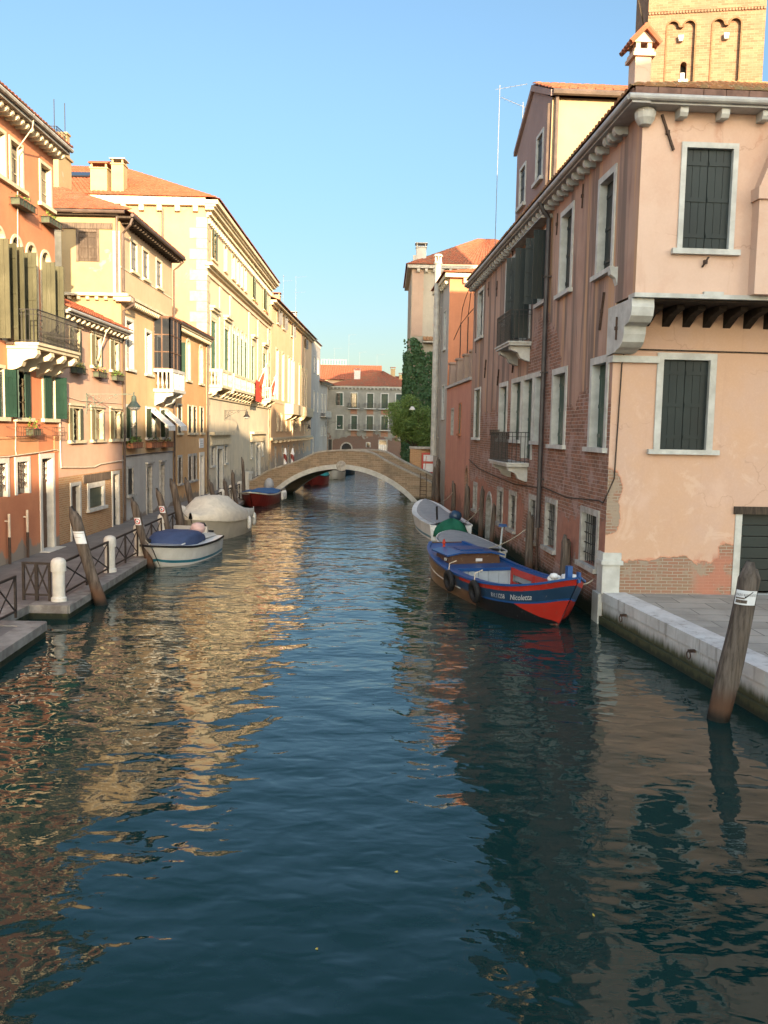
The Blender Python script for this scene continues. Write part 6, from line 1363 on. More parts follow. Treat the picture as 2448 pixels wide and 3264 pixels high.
def hull_text(s, size, x0, side, f0, f1, shear=0):
    """lettering laid on the painted band of the hull"""
    me = text_mesh(s, size, 'lettering', shear); k = [p[0] for p in rows[0]]
    for v in me.vertices:
        x = x0 + v.co.x; i = max(0, min(n - 2, sum(1 for q in k if q <= x) - 1)); t = (x - k[i]) / (k[i + 1] - k[i]); f = lerp(f1, f0, v.co.y / size); q = []
        for jj in range(len(fr) - 1):
            if fr[jj] <= f <= fr[jj + 1]: g = (f - fr[jj]) / (fr[jj + 1] - fr[jj]); q = [lerp(lerp(rows[jj][i][c], rows[jj][i + 1][c], t), lerp(rows[jj + 1][i][c], rows[jj + 1][i + 1][c], t), g) for c in range(3)]; break
        v.co = (q[0] + .01, side * (q[1] + .016), q[2])
    me.materials.append(M['ink_white']); o = bpy.data.objects.new('lettering', me); COL.objects.link(o); o.parent = root
hull_text('RV.11258', .15, 1.72, -1, .165, .31); hull_text('Nicoletta', .18, 2.5, -1, .15, .32, .25)

# --- generic small motor boats
def motor_boat(name, c, ang, L, W, label, hullm, stripe=None, zs=.55, zb=.75, full=False, trim='rubber'):
    r = boat(name, c, ang, label); h = L / 2
    st = smooth_st([(-h, W * .44, zs, W * .4, -.2, 0), (-h * .4, W * .5, zs * .98, W * .45, -.22, 0), (h * .3, W * .47, zs * 1.05, W * .38, -.2, .1), (h * .72, W * .32, lerp(zs, zb, .6), W * .16, -.16, .35), (h * .93, W * .13, zb * .97, W * .04, -.1, .6), (h, .02, zb, .01, -.05, .75)], 4)
    rows = hull_rows(st, [0, .12, .45, .55, .66, .8, 1.0])
    mb = hull_mesh(rows, lambda t, j, s: 1 if (j == 3 and stripe) else 0); mb.build('hull', [M[hullm], M[stripe or hullm]], r, smooth=False)
    mb = MB(); rail(mb, rows, .03, .02, .06); mb.build('rub_rail', [M[trim]], r)
    return r, rows, h
r, rows, h = motor_boat('motor_boat', (-6.8, 28.15, 0), R(-97), 4.5, 1.9, 'small white motorboat under a navy blue cover with a blue waterline stripe', 'p_white', 'p_tealtrim')
mb = MB(); strip(mb, rows, 0, 0, .035, 0, 0, None); n = len(rows[0])
mb.prism([(-h + .1, .6), (h * .55, .68), (h * .2, .84), (-h * .1, .88), (-h + .4, .72)], (0, -.62, 0), FX, FZ, (0, 1.24, 0)); mb.build('deck', [M['p_white']], r)
mb = MB()                                                                     # navy cover over windscreen hoops
secs = [(-.95, .62, .78, .95), (-.4, .72, .9, .95), (.3, .76, .95, .9), (.75, .7, .9, .85), (1.2, .55, .68, .6)]
b = len(mb.v); K = 12
for (x, hw, zt, s) in smooth_st(secs, 3):
    for k in range(K + 1): a = PI * k / K; mb.v.append(V((x + .02 * math.sin(5 * a), hw * math.cos(a) * (1 + .03 * math.sin(7 * a + x * 6)), .6 + (zt - .52) * math.sin(a) ** .38 + .012 * math.sin(9 * a + 11 * x))))
ns = (len(secs) - 1) * 3 + 1
for i in range(ns - 1):
    for k in range(K): mb.f.append((b + i * (K + 1) + k, b + i * (K + 1) + k + 1, b + (i + 1) * (K + 1) + k + 1, b + (i + 1) * (K + 1) + k)); mb.m.append(0)
mb.f.append(tuple(b + k for k in range(K + 1))); mb.m.append(0); e = b + (ns - 1) * (K + 1); mb.f.append(tuple(e + k for k in range(K + 1))); mb.m.append(0)
mb.build('cover', [M['c_navy']], r, smooth=True)
mb = MB(); mb.lathe([(.05, 0), (.2, .02), (.26, .15), (.2, .3), (.06, .36)], (-1.15, .28, .78), 12); mb.build('seat_cushion', [M['c_pink']], r, smooth=True)
mb = MB(); mb.box(-2.3, -1.2, -.5, -.3, .62, .8); mb.box(-2.35, -1.9, -.45, .45, .66, .74); mb.lathe([(.05, 0), (.1, .02), (.1, .12), (.03, .14)], (1.65, -.35, .76), 10); mb.build('fitting', [M['rubber']], r)
mb = MB(); mb.box(-1.3, -1.2, -.6, .6, .6, 1.0); mb.build('windscreen', [M['pipe_grey']], r); outboard(r, -h - .1, .45, 'rubber', .9)

r, rows, h = motor_boat('covered_boat', (-6.95, 34.6, 0), R(-99), 4.7, 2.15, 'larger motorboat under a cream tent shaped cover behind the navy covered one', 'p_cream', None, .72, .95)
mb = MB(); top = [(-h * .98, .95), (-h * .75, 1.1), (-.5, 1.62), (.75, 1.62), (h * .62, 1.25), (h * .9, 1.0), (h, .96)]
pts = []
for i, p in enumerate(rows[0]):
    x = p[0]; zt = next((lerp(a[1], b_[1], (x - a[0]) / (b_[0] - a[0])) for a, b_ in zip(top[:-1], top[1:]) if a[0] <= x <= b_[0]), .9)
    hw = p[1] + .05; pts.append([(x, -hw, p[2] - .06), (x, -hw * 1.0, p[2] + .26 * min(1, hw)), (x, -hw * .42, max(zt, p[2] + .2)), (x, 0, max(zt, p[2] + .2) + .03), (x, hw * .42, max(zt, p[2] + .2)), (x, hw * 1.0, p[2] + .26 * min(1, hw)), (x, hw, p[2] - .06)])
b = len(mb.v)
for i, sec in enumerate(pts):
    for k, q in enumerate(sec): mb.v.append(V((q[0], q[1] + .008 * math.sin(i * 1.7 + k), q[2] + .006 * math.sin(i * 2.3 + k * 1.3))))
for i in range(len(pts) - 1):
    for k in range(6): mb.f.append((b + i * 7 + k, b + i * 7 + k + 1, b + (i + 1) * 7 + k + 1, b + (i + 1) * 7 + k)); mb.m.append(0)
mb.f.append(tuple(b + k for k in range(7))); mb.m.append(0)
mb.build('cover', [M['c_cream']], r, smooth=True); fender(r, (-1.2, 1.16, .45)); fender(r, (-2.3, 1.02, .5))

r, rows, h = motor_boat('red_boat', (-7.25, 49.6, 0), R(-95), 4.7, 1.8, 'dark red boat under a blue cover moored just before the bridge', 'p_maroon', None, .6, .85, trim='p_cream')
mb = MB(); b = 0; sec = []
for i, p in enumerate(rows[0]):
    hw = max(.05, p[1] - .02); bz = p[2] + .05
    for k in range(9): a = PI * k / 8; mb.v.append(V((p[0], hw * math.cos(a), bz + (.16 + .05 * math.sin(i * .9)) * math.sin(a) * min(1, hw * 2) + .02 * math.sin(k * 2.2 + i))))
for i in range(len(rows[0]) - 1):
    for k in range(8): mb.f.append((i * 9 + k, i * 9 + k + 1, (i + 1) * 9 + k + 1, (i + 1) * 9 + k)); mb.m.append(0)
mb.build('cover', [M['c_blue']], r, smooth=True)
mb = MB(); leaves(mb, (0, 0, 0), (.1, .1, .1), 1, .01); mb = MB(); mb.lathe([(.05, 0), (.25, .05), (.3, .35), (.24, .6), (.1, .75), (.02, .76)], (-h + .25, .1, .65), 10); mb.build('motor_cover', [M['c_grey']], r, smooth=True)
for i in range(3): fender(r, (-1.4 - .35 * i, 1.08, .42), .5, .1)

r, rows, h = motor_boat('white_boat', (2.35, 38.3, 0), R(96), 7.4, 1.95, 'long white boat with grey cover and bundled outboard by the pink wall', 'p_white', 'p_tealtrim', .62, 1.05, trim='p_white')
mb = MB(); strip(mb, rows, 0, .02, .03, 0); mb.build('deck', [M['p_white']], r)
mb = MB(); b = 0; rr_ = rows[0][:int(len(rows[0]) * .8)]
for i, p in enumerate(rr_):
    for k in range(9): a = PI * k / 8; mb.v.append(V((p[0], (p[1] - .2) * math.cos(a), p[2] + .04 + .1 * math.sin(a) + .01 * math.sin(k + i * 2))))
for i in range(len(rr_) - 1):
    for k in range(8): mb.f.append((i * 9 + k, i * 9 + k + 1, (i + 1) * 9 + k + 1, (i + 1) * 9 + k)); mb.m.append(0)
mb.build('cover', [M['c_grey']], r, smooth=True)
mb = MB(); mb.lathe([(.62, -.6), (.6, -.4), (.5, -.15), (.34, .02), (.16, .1), (.03, .13)], (-h - .1, 0, .75), 24)
for i, v in enumerate(mb.v): a_ = math.atan2(v.y, v.x + h + .1); g_ = 1 + .13 * math.sin(5 * a_ + 1) + .06 * math.sin(11 * a_); v.x = -h - .1 + (v.x + h + .1) * g_; v.y *= 1.1 * g_; v.z += .05 * math.sin(3 * a_ + 2)
mb.build('green_tarp', [M['c_green']], r, smooth=True)
mb = MB(); mb.lathe([(.05, 0), (.22, .02), (.27, .15), (.24, .3), (.12, .38), (.02, .4)], (-h + .1, -.18, .82), 12); mb.build('outboard_motor', [M['p_navy']], r, smooth=True)
mb = MB(); mb.beam((-h + .5, .5, .8), (-h + .35, .55, 1.35), .07, .07); mb.build('tiller', [M['rubber']], r)

r, rows, h = motor_boat('tan_boat', (2.95, 30.7, 0), R(100), 4.4, 1.9, 'small tan boat with flat grey cover squeezed behind the blue boat', 'p_cream', None, .42, .6, trim='p_white')
mb = MB(); rr_ = rows[0]
for i, p in enumerate(rr_):
    for k in range(9): a = PI * k / 8; mb.v.append(V((p[0], max(.02, p[1] - .05) * math.cos(a), p[2] + .03 + .09 * math.sin(a) * min(1, p[1] * 2))))
for i in range(len(rr_) - 1):
    for k in range(8): mb.f.append((i * 9 + k, i * 9 + k + 1, (i + 1) * 9 + k + 1, (i + 1) * 9 + k)); mb.m.append(0)
mb.build('cover', [M['c_grey']], r, smooth=True)
for (c, ang, Lb, Wb, lab, hm, cm) in (((-5.6, 69, 0), -92, 5.5, 2.0, 'teal covered maroon boat glimpsed under the arch of the bridge', 'p_maroon', 'c_teal'), ((-4.6, 78, 0), -92, 5.5, 1.9, 'white boat with beige cover seen through the bridge arch', 'p_white', 'c_cream'), ((-4.1, 87, 0), -95, 5, 1.9, 'navy boat farthest away through the bridge arch', 'p_navy', 'c_white')):
    r, rows, h = motor_boat('distant_boat', c, R(ang), Lb, Wb, lab, hm, None, .65, .9)
    mb = MB()
    for i, p in enumerate(rows[0]):
        for k in range(7): a = PI * k / 6; mb.v.append(V((p[0], max(.03, p[1] - .03) * math.cos(a), p[2] + .04 + .45 * math.sin(a) * min(1, p[1] * 1.5) * (1 if p[0] < .6 else .4))))
    for i in range(len(rows[0]) - 1):
        for k in range(6): mb.f.append((i * 7 + k, i * 7 + k + 1, (i + 1) * 7 + k + 1, (i + 1) * 7 + k)); mb.m.append(0)
    mb.build('cover', [M[cm]], r)

def rope(owner, p, q, sag=.25, label=None):
    """mooring line, a part of its boat"""
    o = bpy.data.objects[owner]; iv = o.matrix_basis.inverted(); a, b = iv @ V(p), iv @ V(q); mb = MB()
    mb.tube([a.lerp(b, k / 8) - FZ * sag * 4 * (k / 8) * (1 - k / 8) for k in range(9)], .016, 5); mb.build('mooring_rope', [M['rope']], o)
rope('work_boat', (4.2, 18.9, 1.2), (4.95, 19.95, 1.0), .12); rope('work_boat', (2.35, 26.3, .85), (4.45, 26.3, 1.5), .3)
rope('motor_boat', (-6.95, 26.1, .72), (-7.45, 26.35, 1.0), .1); rope('motor_boat', (-7.6, 29.9, .6), (-7.6, 30.2, 1.0), .05); rope('covered_boat', (-7.3, 32.4, .9), (-7.75, 32.2, 1.4), .1); rope('red_boat', (-7.4, 47.4, .8), (-8.05, 45.9, 1.2), .2); rope('white_boat', (2.8, 34.8, .6), (4.05, 35.4, 1.4), .25); rope('white_boat', (2.1, 41.6, 1.0), (3.5, 43.9, 1.3), .3)
# ------------------------------------------------------------------ ground, water, quays
def sheet(name, pts, z, mat, kind='structure', label=None):
    me = bpy.data.meshes.new(name); me.from_pydata([(p[0], p[1], z) for p in pts], [], [tuple(range(len(pts)))]); me.materials.append(M[mat]); o = bpy.data.objects.new(name, me); COL.objects.link(o); tag(o, label, None, None, kind); return o
sheet('ground', [(-900, -900), (900, -900), (900, 900), (-900, 900)], -.9, 'campo')
sheet('water', [(-14, -80), (30, -80), (30, 143), (-14, 143)], 0.0, 'water')
LQ = .3
def solid(name, poly, z0, z1, mats, kind='structure', edge=None):
    """paved slab: top in the first material, sides in the second"""
    mb = MB(); n = len(poly)
    tr = tessellate_polygon([[V((p[0], p[1], 0)) for p in poly]]); mb.v += [V((p[0], p[1], z1)) for p in poly]
    for t in tr: mb.f.append(tuple(t)); mb.m.append(0)
    for i in range(n):
        a, b = poly[i], poly[(i + 1) % n]; mb.quad([(a[0], a[1], z0), (b[0], b[1], z0), (b[0], b[1], z1), (a[0], a[1], z1)], 1)
    return mb.build(name, [M[m] for m in mats], None, kind=kind)
lq = [(-7.02, -60), (-6.7, 12), (-6.98, 17.5), (-8.0, 17.5), (-8.0, 19.1), (-7.1, 19.1), (-7.3, 25), (-7.55, 35), (-7.95, 50), (-8.3, 58), (-8.7, 80), (-9.0, 120), (-9.3, 142), (-14, 142), (-14, -60)]
solid('left_pavement', lq, -.8, LQ, ['paving', 'quay'])
mb = MB()                                                     # raised white kerb stones along the quay edge
for a, b in zip(lq[:11], lq[1:12]):
    A, C = V((*a, 0)), V((*b, 0)); d = C - A; L = d.length; d /= L; nn = V((-d.y, d.x, 0)); n = max(1, int(L / 1.7))
    kq = .012 + .003 * (lq.index(a) % 5)
    for i in range(n): mb.obox(A, d, nn, FZ, L * i / n + .006, L * (i + 1) / n - .006, -.03, .42, LQ - .16, LQ + kq)
mb.build('kerb', [M['kerb_stone']], None, kind='structure')
RQ = .72
rq = [(5.13, 19.9), (5.22, 19.3), (6.08, 13.2), (6.7, 8), (7.0, 3), (7.0, -17.2), (13, -17.2), (13, 19.9)]
solid('square_pavement', rq, -.8, RQ, ['campo', 'quay'])
mb = MB()                                                     # coping and wall courses of the right-hand quay
for a, b in zip(rq[:5], rq[1:6]):
    A, C = V((*a, 0)), V((*b, 0)); d = C - A; L = d.length; d /= L; nn = V((-d.y, d.x, 0)); n = max(1, int(L / 1.75))
    for i in range(n):
        mb.obox(A, d, nn, FZ, L * i / n + .004, L * (i + 1) / n - .004, -.05, .5, RQ - .2, RQ + .03)
        o = .5 if i % 2 else 0; mb.obox(A, d, nn, FZ, L * (i + .0) / n + .006, L * (i + 1) / n - .006, -.025, .3, RQ - .52, RQ - .206)
    mb.obox(A, d, nn, FZ, 0, L, -.09, .3, -.8, RQ - .53)
mb.build('quay_wall', [M['quay']], None, kind='structure')
for k, (x, y, z) in enumerate(((5.3, 18.35, .5), (5.72, 15.35, .5))):
    rt = empty('mooring_ring', (x, y, z), R(8), ['rusty mooring ring on the white quay wall nearer the house corner', 'rusty mooring ring in the middle of the white quay wall'][k], 'mooring ring', 'rings in the quay wall')
    mb = MB(); mb.tube([(-.12, .07 * math.cos(a * .5), -.07 + .07 * math.sin(a * .5)) for a in range(14)], .013, 5); mb.box(-.13, .0, -.03, .03, -.02, .03); mb.build('ring', [M['rust']], rt)

# ------------------------------------------------------------------ bollards and railings of the left quay
by = [19.6, 23.75, 26.9, 30.1, 33.3, 36.5, 39.7, 42.9, 46.1, 49.3]
def qx(y):
    for a, b in zip(lq[4:10], lq[5:11]):
        if a[1] <= y <= b[1]: return lerp(a[0], b[0], (y - a[1]) / (b[1] - a[1]))
    return -7.2
BP = [(qx(y) - .38, y) for y in by]
names = ['white stone bollard at the corner of the quay steps', 'white stone bollard just past the pole with the blank white notice', 'white stone bollard beside the first pole with a red no mooring sign', 'white stone bollard behind the second pole with a red no mooring sign', 'white stone bollard behind the navy covered motorboat', 'white stone bollard behind the tall bare dark pole', 'white stone bollard behind the cream covered boat', 'white stone bollard between cream covered boat and red boat', 'white stone bollard beside the red boat, second from the bridge', 'white stone bollard closest to the brick bridge']
base = None
for (x, y), nm in zip(BP, names):
    if base is None:
        base = empty('bollard', (x, y, LQ), 0, nm, 'bollard', 'white stone bollards along the left quay'); mb = MB()
        mb.lathe([(.175, 0), (.175, .1), (.14, .13), (.138, .72)], (0, 0, 0), 18); mb.build('shaft', [M['white_paint']], base, smooth=False)
        mb = MB(); mb.lathe([(.17, .72), (.172, .9), (.16, .96), (.12, 1.01), (.05, 1.035), (.01, 1.04)], (0, 0, 0), 18); mb.build('cap', [M['white_paint']], base)
    else: c = copy_tree(base); c.location = (x, y, LQ); c['label'] = nm
def fence(p, q, label, halves=2, group='iron railings along the left quay', ends=False):
    p, q = V((*p, LQ)), V((*q, LQ)); d = q - p; L = d.length; r = empty('quay_railing', p, math.atan2(d.y, d.x), label, 'railing', group)
    g0, g1 = .16, L - .16
    if ends: g0, g1 = .03, L - .2
    mb = MB(); mb.beam((g0, 0, .88), (g1, 0, .88), .045, .05); mb.beam((g0, 0, .14), (g1, 0, .14), .035, .04); mb.build('rail', [M['rail_iron']], r)
    for i in range(halves + 1):
        x = lerp(g0 + .03, g1 - .03, i / halves); mb = MB(); w = .04 if 0 < i < halves else .03; mb.box(x - w, x + w, -.02, .02, 0, .88); mb.build('post', [M['rail_iron']], r)
    for i in range(halves):
        a, b = lerp(g0 + .06, g1 - .06, i / halves), lerp(g0 + .06, g1 - .06, (i + 1) / halves); mb = MB(); mb.beam((a, -.008, .16), (b, -.008, .86), .014, .035); mb.beam((a, .008, .86), (b, .008, .16), .014, .035); mb.build('cross_brace', [M['rail_iron']], r)
    return r
fl = ['behind the pole with the blank white notice', 'between the blank notice pole and the first red sign pole', 'behind the first red sign pole', 'behind the bow of the navy covered boat', 'beside the tall bare dark pole', 'beyond the tall bare dark pole', 'behind the cream covered boat', 'between cream covered boat and red boat', 'beside the red boat near the bridge']
for (a, b), t in zip(zip(BP[:-1], BP[1:]), fl): fence(a, b, 'rusty iron cross braced railing ' + t)
fence((-8.42, 19.72), (BP[0][0], 19.62), 'short rusty railing reaching inland from the corner bollard by the steps', 2, ends=True)
fence((-7.72, 14.2), (-7.76, 18.1), 'rusty railing on the quay before the steps, cut by the picture edge', 4, ends=True)

# ------------------------------------------------------------------ mooring poles
def pole(base, top, r0, r1, label, group, bend=.03, seed=1, sign=None, cut=True):
    random.seed(seed); b, t = V(base), V(top); rt = empty('mooring_pole', (b.x, b.y, 0), 0, label, 'mooring pole', group); d = t - V((b.x, b.y, 0)); mb = MB(); n = 14; k = 14; low = -1.2
    ax = d / d.z; P = lambda z: V((ax.x * z + bend * math.sin(z * 1.9 + seed), ax.y * z + bend * .6 * math.cos(z * 2.3 + seed), z))
    vs = []
    for j in range(n + 1):
        z = lerp(low, d.z, j / n); rr = lerp(r0, r1, max(0, z / d.z)) * (1 + .05 * math.sin(z * 3 + seed) + random.uniform(-.03, .03))
        if j == n: rr *= .55
        for q in range(k): a = 2 * PI * q / k; w = rr * (1 + .06 * math.sin(3 * a + seed) + .03 * math.sin(7 * a + z)); p = P(z - (.12 if j == n and math.cos(a) > 0 else 0)); mb.v.append(p + V((w * math.cos(a), w * math.sin(a), 0)))
    for j in range(n):
        for q in range(k): mb.f.append((j * k + q, j * k + (q + 1) % k, (j + 1) * k + (q + 1) % k, (j + 1) * k + q)); mb.m.append(0)
    mb.f.append(tuple(n * k + q for q in range(k))); mb.m.append(0)
    mb.build('shaft', [M['pole']], rt, smooth=True)
    if sign:
        z0, z1, kind, a0, a1 = sign; mb = MB(); m = 12
        zc = (z0 + z1) / 2; R_ = lerp(r0, r1, zc / d.z) * 1.14
        for z in (z0, z1):
            for i in range(m + 1): a = R(lerp(a0, a1, i / m)); p = P(z); mb.v.append(V((p.x + R_ * math.cos(a), p.y + R_ * math.sin(a), z)))
        for i in range(m): mb.f.append((i, i + 1, m + 2 + i, m + 1 + i)); mb.m.append(0)
        so = mb.build('notice', [M['sign_white']], rt); W = R_ * R(a1 - a0); pm = P(zc)
        def wrap(me, mat, u0, zz, out=.006):
            for v in me.vertices: a = R(a0) + (u0 + v.co.x) / R_; p = P(zz + v.co.y); v.co = (p.x + (R_ + out) * math.cos(a), p.y + (R_ + out) * math.sin(a), zz + v.co.y)
            me.materials.append(M[mat]); o = bpy.data.objects.new('lettering', me); COL.objects.link(o); o.parent = so
        def dense(pts, faces): me = bpy.data.meshes.new('lettering'); me.from_pydata([(p[0], p[1], 0) for p in pts], [], faces); return me
        def block(u0, u1, y0, y1): 
            n_ = 6; return dense([(lerp(u0, u1, i / n_), y) for y in (y0, y1) for i in range(n_ + 1)], [(i, i + 1, n_ + 2 + i, n_ + 1 + i) for i in range(n_)])
        if kind == 'riservato':
            me = text_mesh('SPAZIO RISERVATO', .052); wd = max(v.co.x for v in me.vertices)
            for v in me.vertices: v.co.x *= (W - .03) / wd
            wrap(me, 'ink', .015, z1 - .085); me = text_mesh('✓', .1)
            wrap(block(.02, W * .5, 0, .022), 'wood_grey', 0, z0 + .09); wrap(block(.03, W * .62, 0, .05), 'wood_grey', 0, z0 + .025); me = dense([(.16, .02), (.175, .0), (.27, .1), (.262, .11), (.178, .03), (.168, .035)], [(0, 1, 2, 3, 4, 5)]); wrap(me, 'ink', 0, z0 + .1)
        elif kind == 'no':
            n_ = 20; c = W / 2; ro, ri = min(W, z1 - z0) * .42, min(W, z1 - z0) * .3
            wrap(dense([(c + r_ * math.cos(2 * PI * i / n_), r_ * math.sin(2 * PI * i / n_)) for r_ in (ro, ri) for i in range(n_)], [(i, (i + 1) % n_, n_ + (i + 1) % n_, n_ + i) for i in range(n_)]), 'ink_red', 0, zc); s_ = ri * .75
            wrap(dense([(c - s_ - .012, s_ - .012), (c - s_ + .012, s_ + .012), (c + s_ + .012, -s_ + .012), (c + s_ - .012, -s_ - .012)], [(0, 1, 2, 3)]), 'ink_red', 0, zc, .008); wrap(block(c - ri * .3, c + ri * .3, -ri * .4, ri * .3), 'ink', 0, zc, .004)
        elif kind == 'plain': wrap(block(.02, W - .02, 0, .015), 'pipe_grey', 0, z1 - .05); wrap(block(.04, W * .6, 0, .015), 'pipe_grey', 0, zc)
    return rt
LG = 'wooden mooring poles along the left quay'
pole((-6.93, 20.8, 0), (-7.58, 20.75, 2.42), .15, .13, 'thick leaning grey pole with a blank white notice by the quay steps', LG, .02, 2, (1.52, 1.82, 'plain', -135, -25))
pole((-7.2, 26.4, 0), (-7.75, 26.3, 2.2), .125, .105, 'leaning grey pole with a red no mooring sign, in front of the navy covered boat', LG, .02, 3, (1.36, 1.58, 'no', -140, -45))
pole((-7.45, 30.2, 0), (-7.95, 29.9, 2.25), .13, .11, 'brown pole with a red no mooring sign, behind the navy covered boat', LG, .02, 4, (1.38, 1.62, 'no', -140, -45))
pole((-7.55, 32.2, 0), (-8.0, 32.2, 2.45), .16, .135, 'tall bare dark pole between the navy and the cream covered boats', LG, .03, 5)
pole((-7.6, 34.6, 0), (-8.0, 34.6, 2.36), .15, .13, 'tall bare pole rising behind the cream covered boat', LG, .03, 6)
pole((-7.7, 39.4, 0), (-8.02, 39.4, 2.0), .13, .11, 'weathered pole before the first palace doorway', LG, .02, 7)
pole((-7.8, 42.9, 0), (-8.0, 42.9, 1.85), .13, .1, 'weathered pole right of the first palace doorway', LG, .02, 8)
pole((-7.85, 45.8, 0), (-8.15, 45.8, 2.15), .12, .09, 'crooked reddish pole beside the blue covered red boat', LG, .06, 9)
pole((-7.95, 48.9, 0), (-8.15, 48.9, 2.75), .11, .08, 'tallest thin pole standing close to the bridge', LG, .03, 10)
pole((5.3, 13.05, 0), (5.72, 13.1, 2.5), .175, .165, 'big leaning pole with a reserved berth notice by the white quay wall', 'wooden mooring poles along the right bank', .012, 12, (1.85, 2.07, 'riservato', -170, -70))
RG = 'wooden mooring poles along the right bank'
for i, (x, y, zt, r0, lean, lab) in enumerate(((4.75, 22.3, 1.78, .15, .06, 'broad grey pole between two barred windows behind the blue boat bow'), (4.5, 26.3, 2.0, .14, .03, 'grey pole against the wall beside the long dark drainpipe'), (4.03, 35.4, 2.2, .1, .02, 'thin pole just past the arched water gate'), (4.16, 32.7, 1.75, .09, .05, 'thin dark pole just before the arched water gate'), (3.8, 39.3, 2.05, .14, .0, 'pale broad pole against the pink wall behind the long white boat'), (3.55, 44.0, 1.9, .12, .0, 'grey pole against the pink wall past the long white boat'), (3.05, 50.2, 2.5, .14, .02, 'dark pole in the cluster by the bridge end, canal side'), (3.2, 51.0, 2.9, .15, -.05, 'dark pole in the cluster by the bridge end, wall side'), (2.95, 51.6, 2.3, .12, .04, 'dark pole in the cluster by the bridge end, hindmost'))):
    pole((x, y, 0), (x + lean, y, zt), r0, r0 * .85, lab, RG, .02, 20 + i)
rt = empty('deck_brush', (3.93, 28.9, .2), 0, 'upright pale stick with a blue brush head behind the blue boat', 'brush'); mb = MB(); mb.tube([(0, 0, -.3), (.1, 0, 1.05)], .035, 8); mb.build('handle', [M['p_palewood']], rt); mb = MB(); mb.prism([(-.05, 1.03), (.25, 1.03), (.22, 1.12), (-.02, 1.12)], (0, -.06, 0), FX, FZ, (0, .12, 0)); mb.build('brush_head', [M['p_blue']], rt)

# ------------------------------------------------------------------ things on the walls
def lface(u, z, y=0.0): return tuple(LW(u, y, z))
FG = 'flower boxes on the left bank houses'
random.seed(21)
def lbox(u, z, w, lab, **k): return flower_box(lface(u, z), LROT, w, lab, FG, **k)
lbox(26.1, 10.72, 1.15, 'planter in an iron rack under the paired attic windows of the red house', plants=('leaf_dry', 'leaf'), n=50, d=.26)
lbox(28.25, 10.72, 1.05, 'planter with trailing greenery under the last attic window of the red house', plants=('leaf', 'leaf_bright'), n=70, d=.26)
lbox(26.55, 4.05, .55, 'planter with red geranium under the middle green shuttered window', plants=('leaf_bright', 'leaf_bright', 'petal_red'), n=220, spread=.3, size=.04, d=.24)
for u, w, lab in ((25.55, 1.2, 'empty iron flower rack left of the red geranium'), (28.2, 1.0, 'empty iron flower rack under the last green shuttered window of the red house')):
    r = empty('flower_rack', lface(u, 4.0), LROT, lab, 'flower rack', 'empty flower racks on the red house'); mb = MB()
    for z in (.02, .3):
        mb.beam((-w / 2, -.3, z), (w / 2, -.3, z), .014, .014)
        for x in (-w / 2, w / 2): mb.beam((x, 0, z), (x, -.3, z), .014, .014)
    for i in range(8): x = lerp(-w / 2, w / 2, i / 7); mb.beam((x, -.3, .02), (x, -.3, .3), .011, .011); mb.beam((x, 0, .02), (x, -.3, .02), .009, .009)
    mb.build('rack', [M['rust']], r)
lbox(30.6, 6.2, 1.0, 'planter with yellow flowers under the first upper window of the pink house', plants=('leaf', 'petal_yellow', 'leaf_bright'), n=140, box='boxgreen'); lbox(32.9, 6.2, 1.05, 'planter with pink flowers under the middle upper window of the pink house', plants=('leaf_bright', 'petal_pink'), n=120); lbox(35.05, 6.2, 1.0, 'sparse planter under the last upper window of the pink house', plants=('leaf', 'leaf_dry'), n=220, size=.06)
lbox(37.2, 3.45, 1.5, 'terracotta planter of dark leaves under the first window of the bay house', box='terracotta', plants=('leaf', 'leaf', 'leaf_dry'), n=380, h=.24, spread=.2, d=.28, size=.065); lbox(40.3, 3.4, 1.7, 'long terracotta planter under the first white awning', box='terracotta', plants=('leaf_dry', 'leaf'), n=180, h=.26, spread=.2, d=.28); lbox(42.7, 3.38, 1.4, 'terracotta planter under the second white awning', box='terracotta', plants=('leaf_dry', 'leaf'), n=150, h=.26, spread=.2, d=.28)
lbox(71.5, 14.4, 1.6, 'planter with pink flowers on the attic ledge of the palace', box='terracotta', plants=('petal_pink', 'leaf'), n=90, size=.06); lbox(78.0, 14.5, 1.6, 'planter with pale flowers at the far end of the palace attic ledge', box='terracotta', plants=('petal_pink', 'leaf_bright'), n=80, size=.06)
flower_box((-5.6 , 142 - .02, far((9.55, 0, 7.66, 0))[2]), 0, 1.3, 'planter with white flowers on a balcony of the far grey house', FG, plants=('leaf', 'sign_white'), n=80, size=.07, d=.3)
wall_lamp(lface(31.7, 5.52), 0, 'ornate scrolled bracket lamp hanging in front of the pink house', 1.75, 1.15)
wall_lamp(lface(58.9, 5.55), 0, 'bracket lamp on the white palace front', 1.5, 1.1, 'iron'); wall_lamp(tuple(A0 + (A1 - A0).normalized() * 18.5 + V((.02, 0, 4.9))), 0, 'bracket lamp on the straw coloured house', 1.9, 1.2, 'iron'); wall_lamp((-9.7, 139.0, 5.6), 0, 'bracket lamp on the lower grey house near the far end', 2.2, 1.4, 'iron')
r = empty('street_lamp', (2.62, 53.6, 6.2), 0, 'white shaded lamp hung on a wire before the green tree', 'street lamp', 'bracket lamps along the fondamenta'); mb = MB(); mb.tube([(-.9, 0, .45), (.9, 0, .62)], .012, 4); mb.tube([(-.62, 0, .45), (-.62, 0, .1)], .012, 4); mb.build('bracket', [M['iron']], r); mb = MB(); mb.lathe([(.04, .1), (.1, .08), (.2, -.08), (.21, -.14)], (-.62, 0, 0), 14); mb.build('lamp_shade', [M['lampglass']], r); r.location = (2.45, 60.0, 6.0)

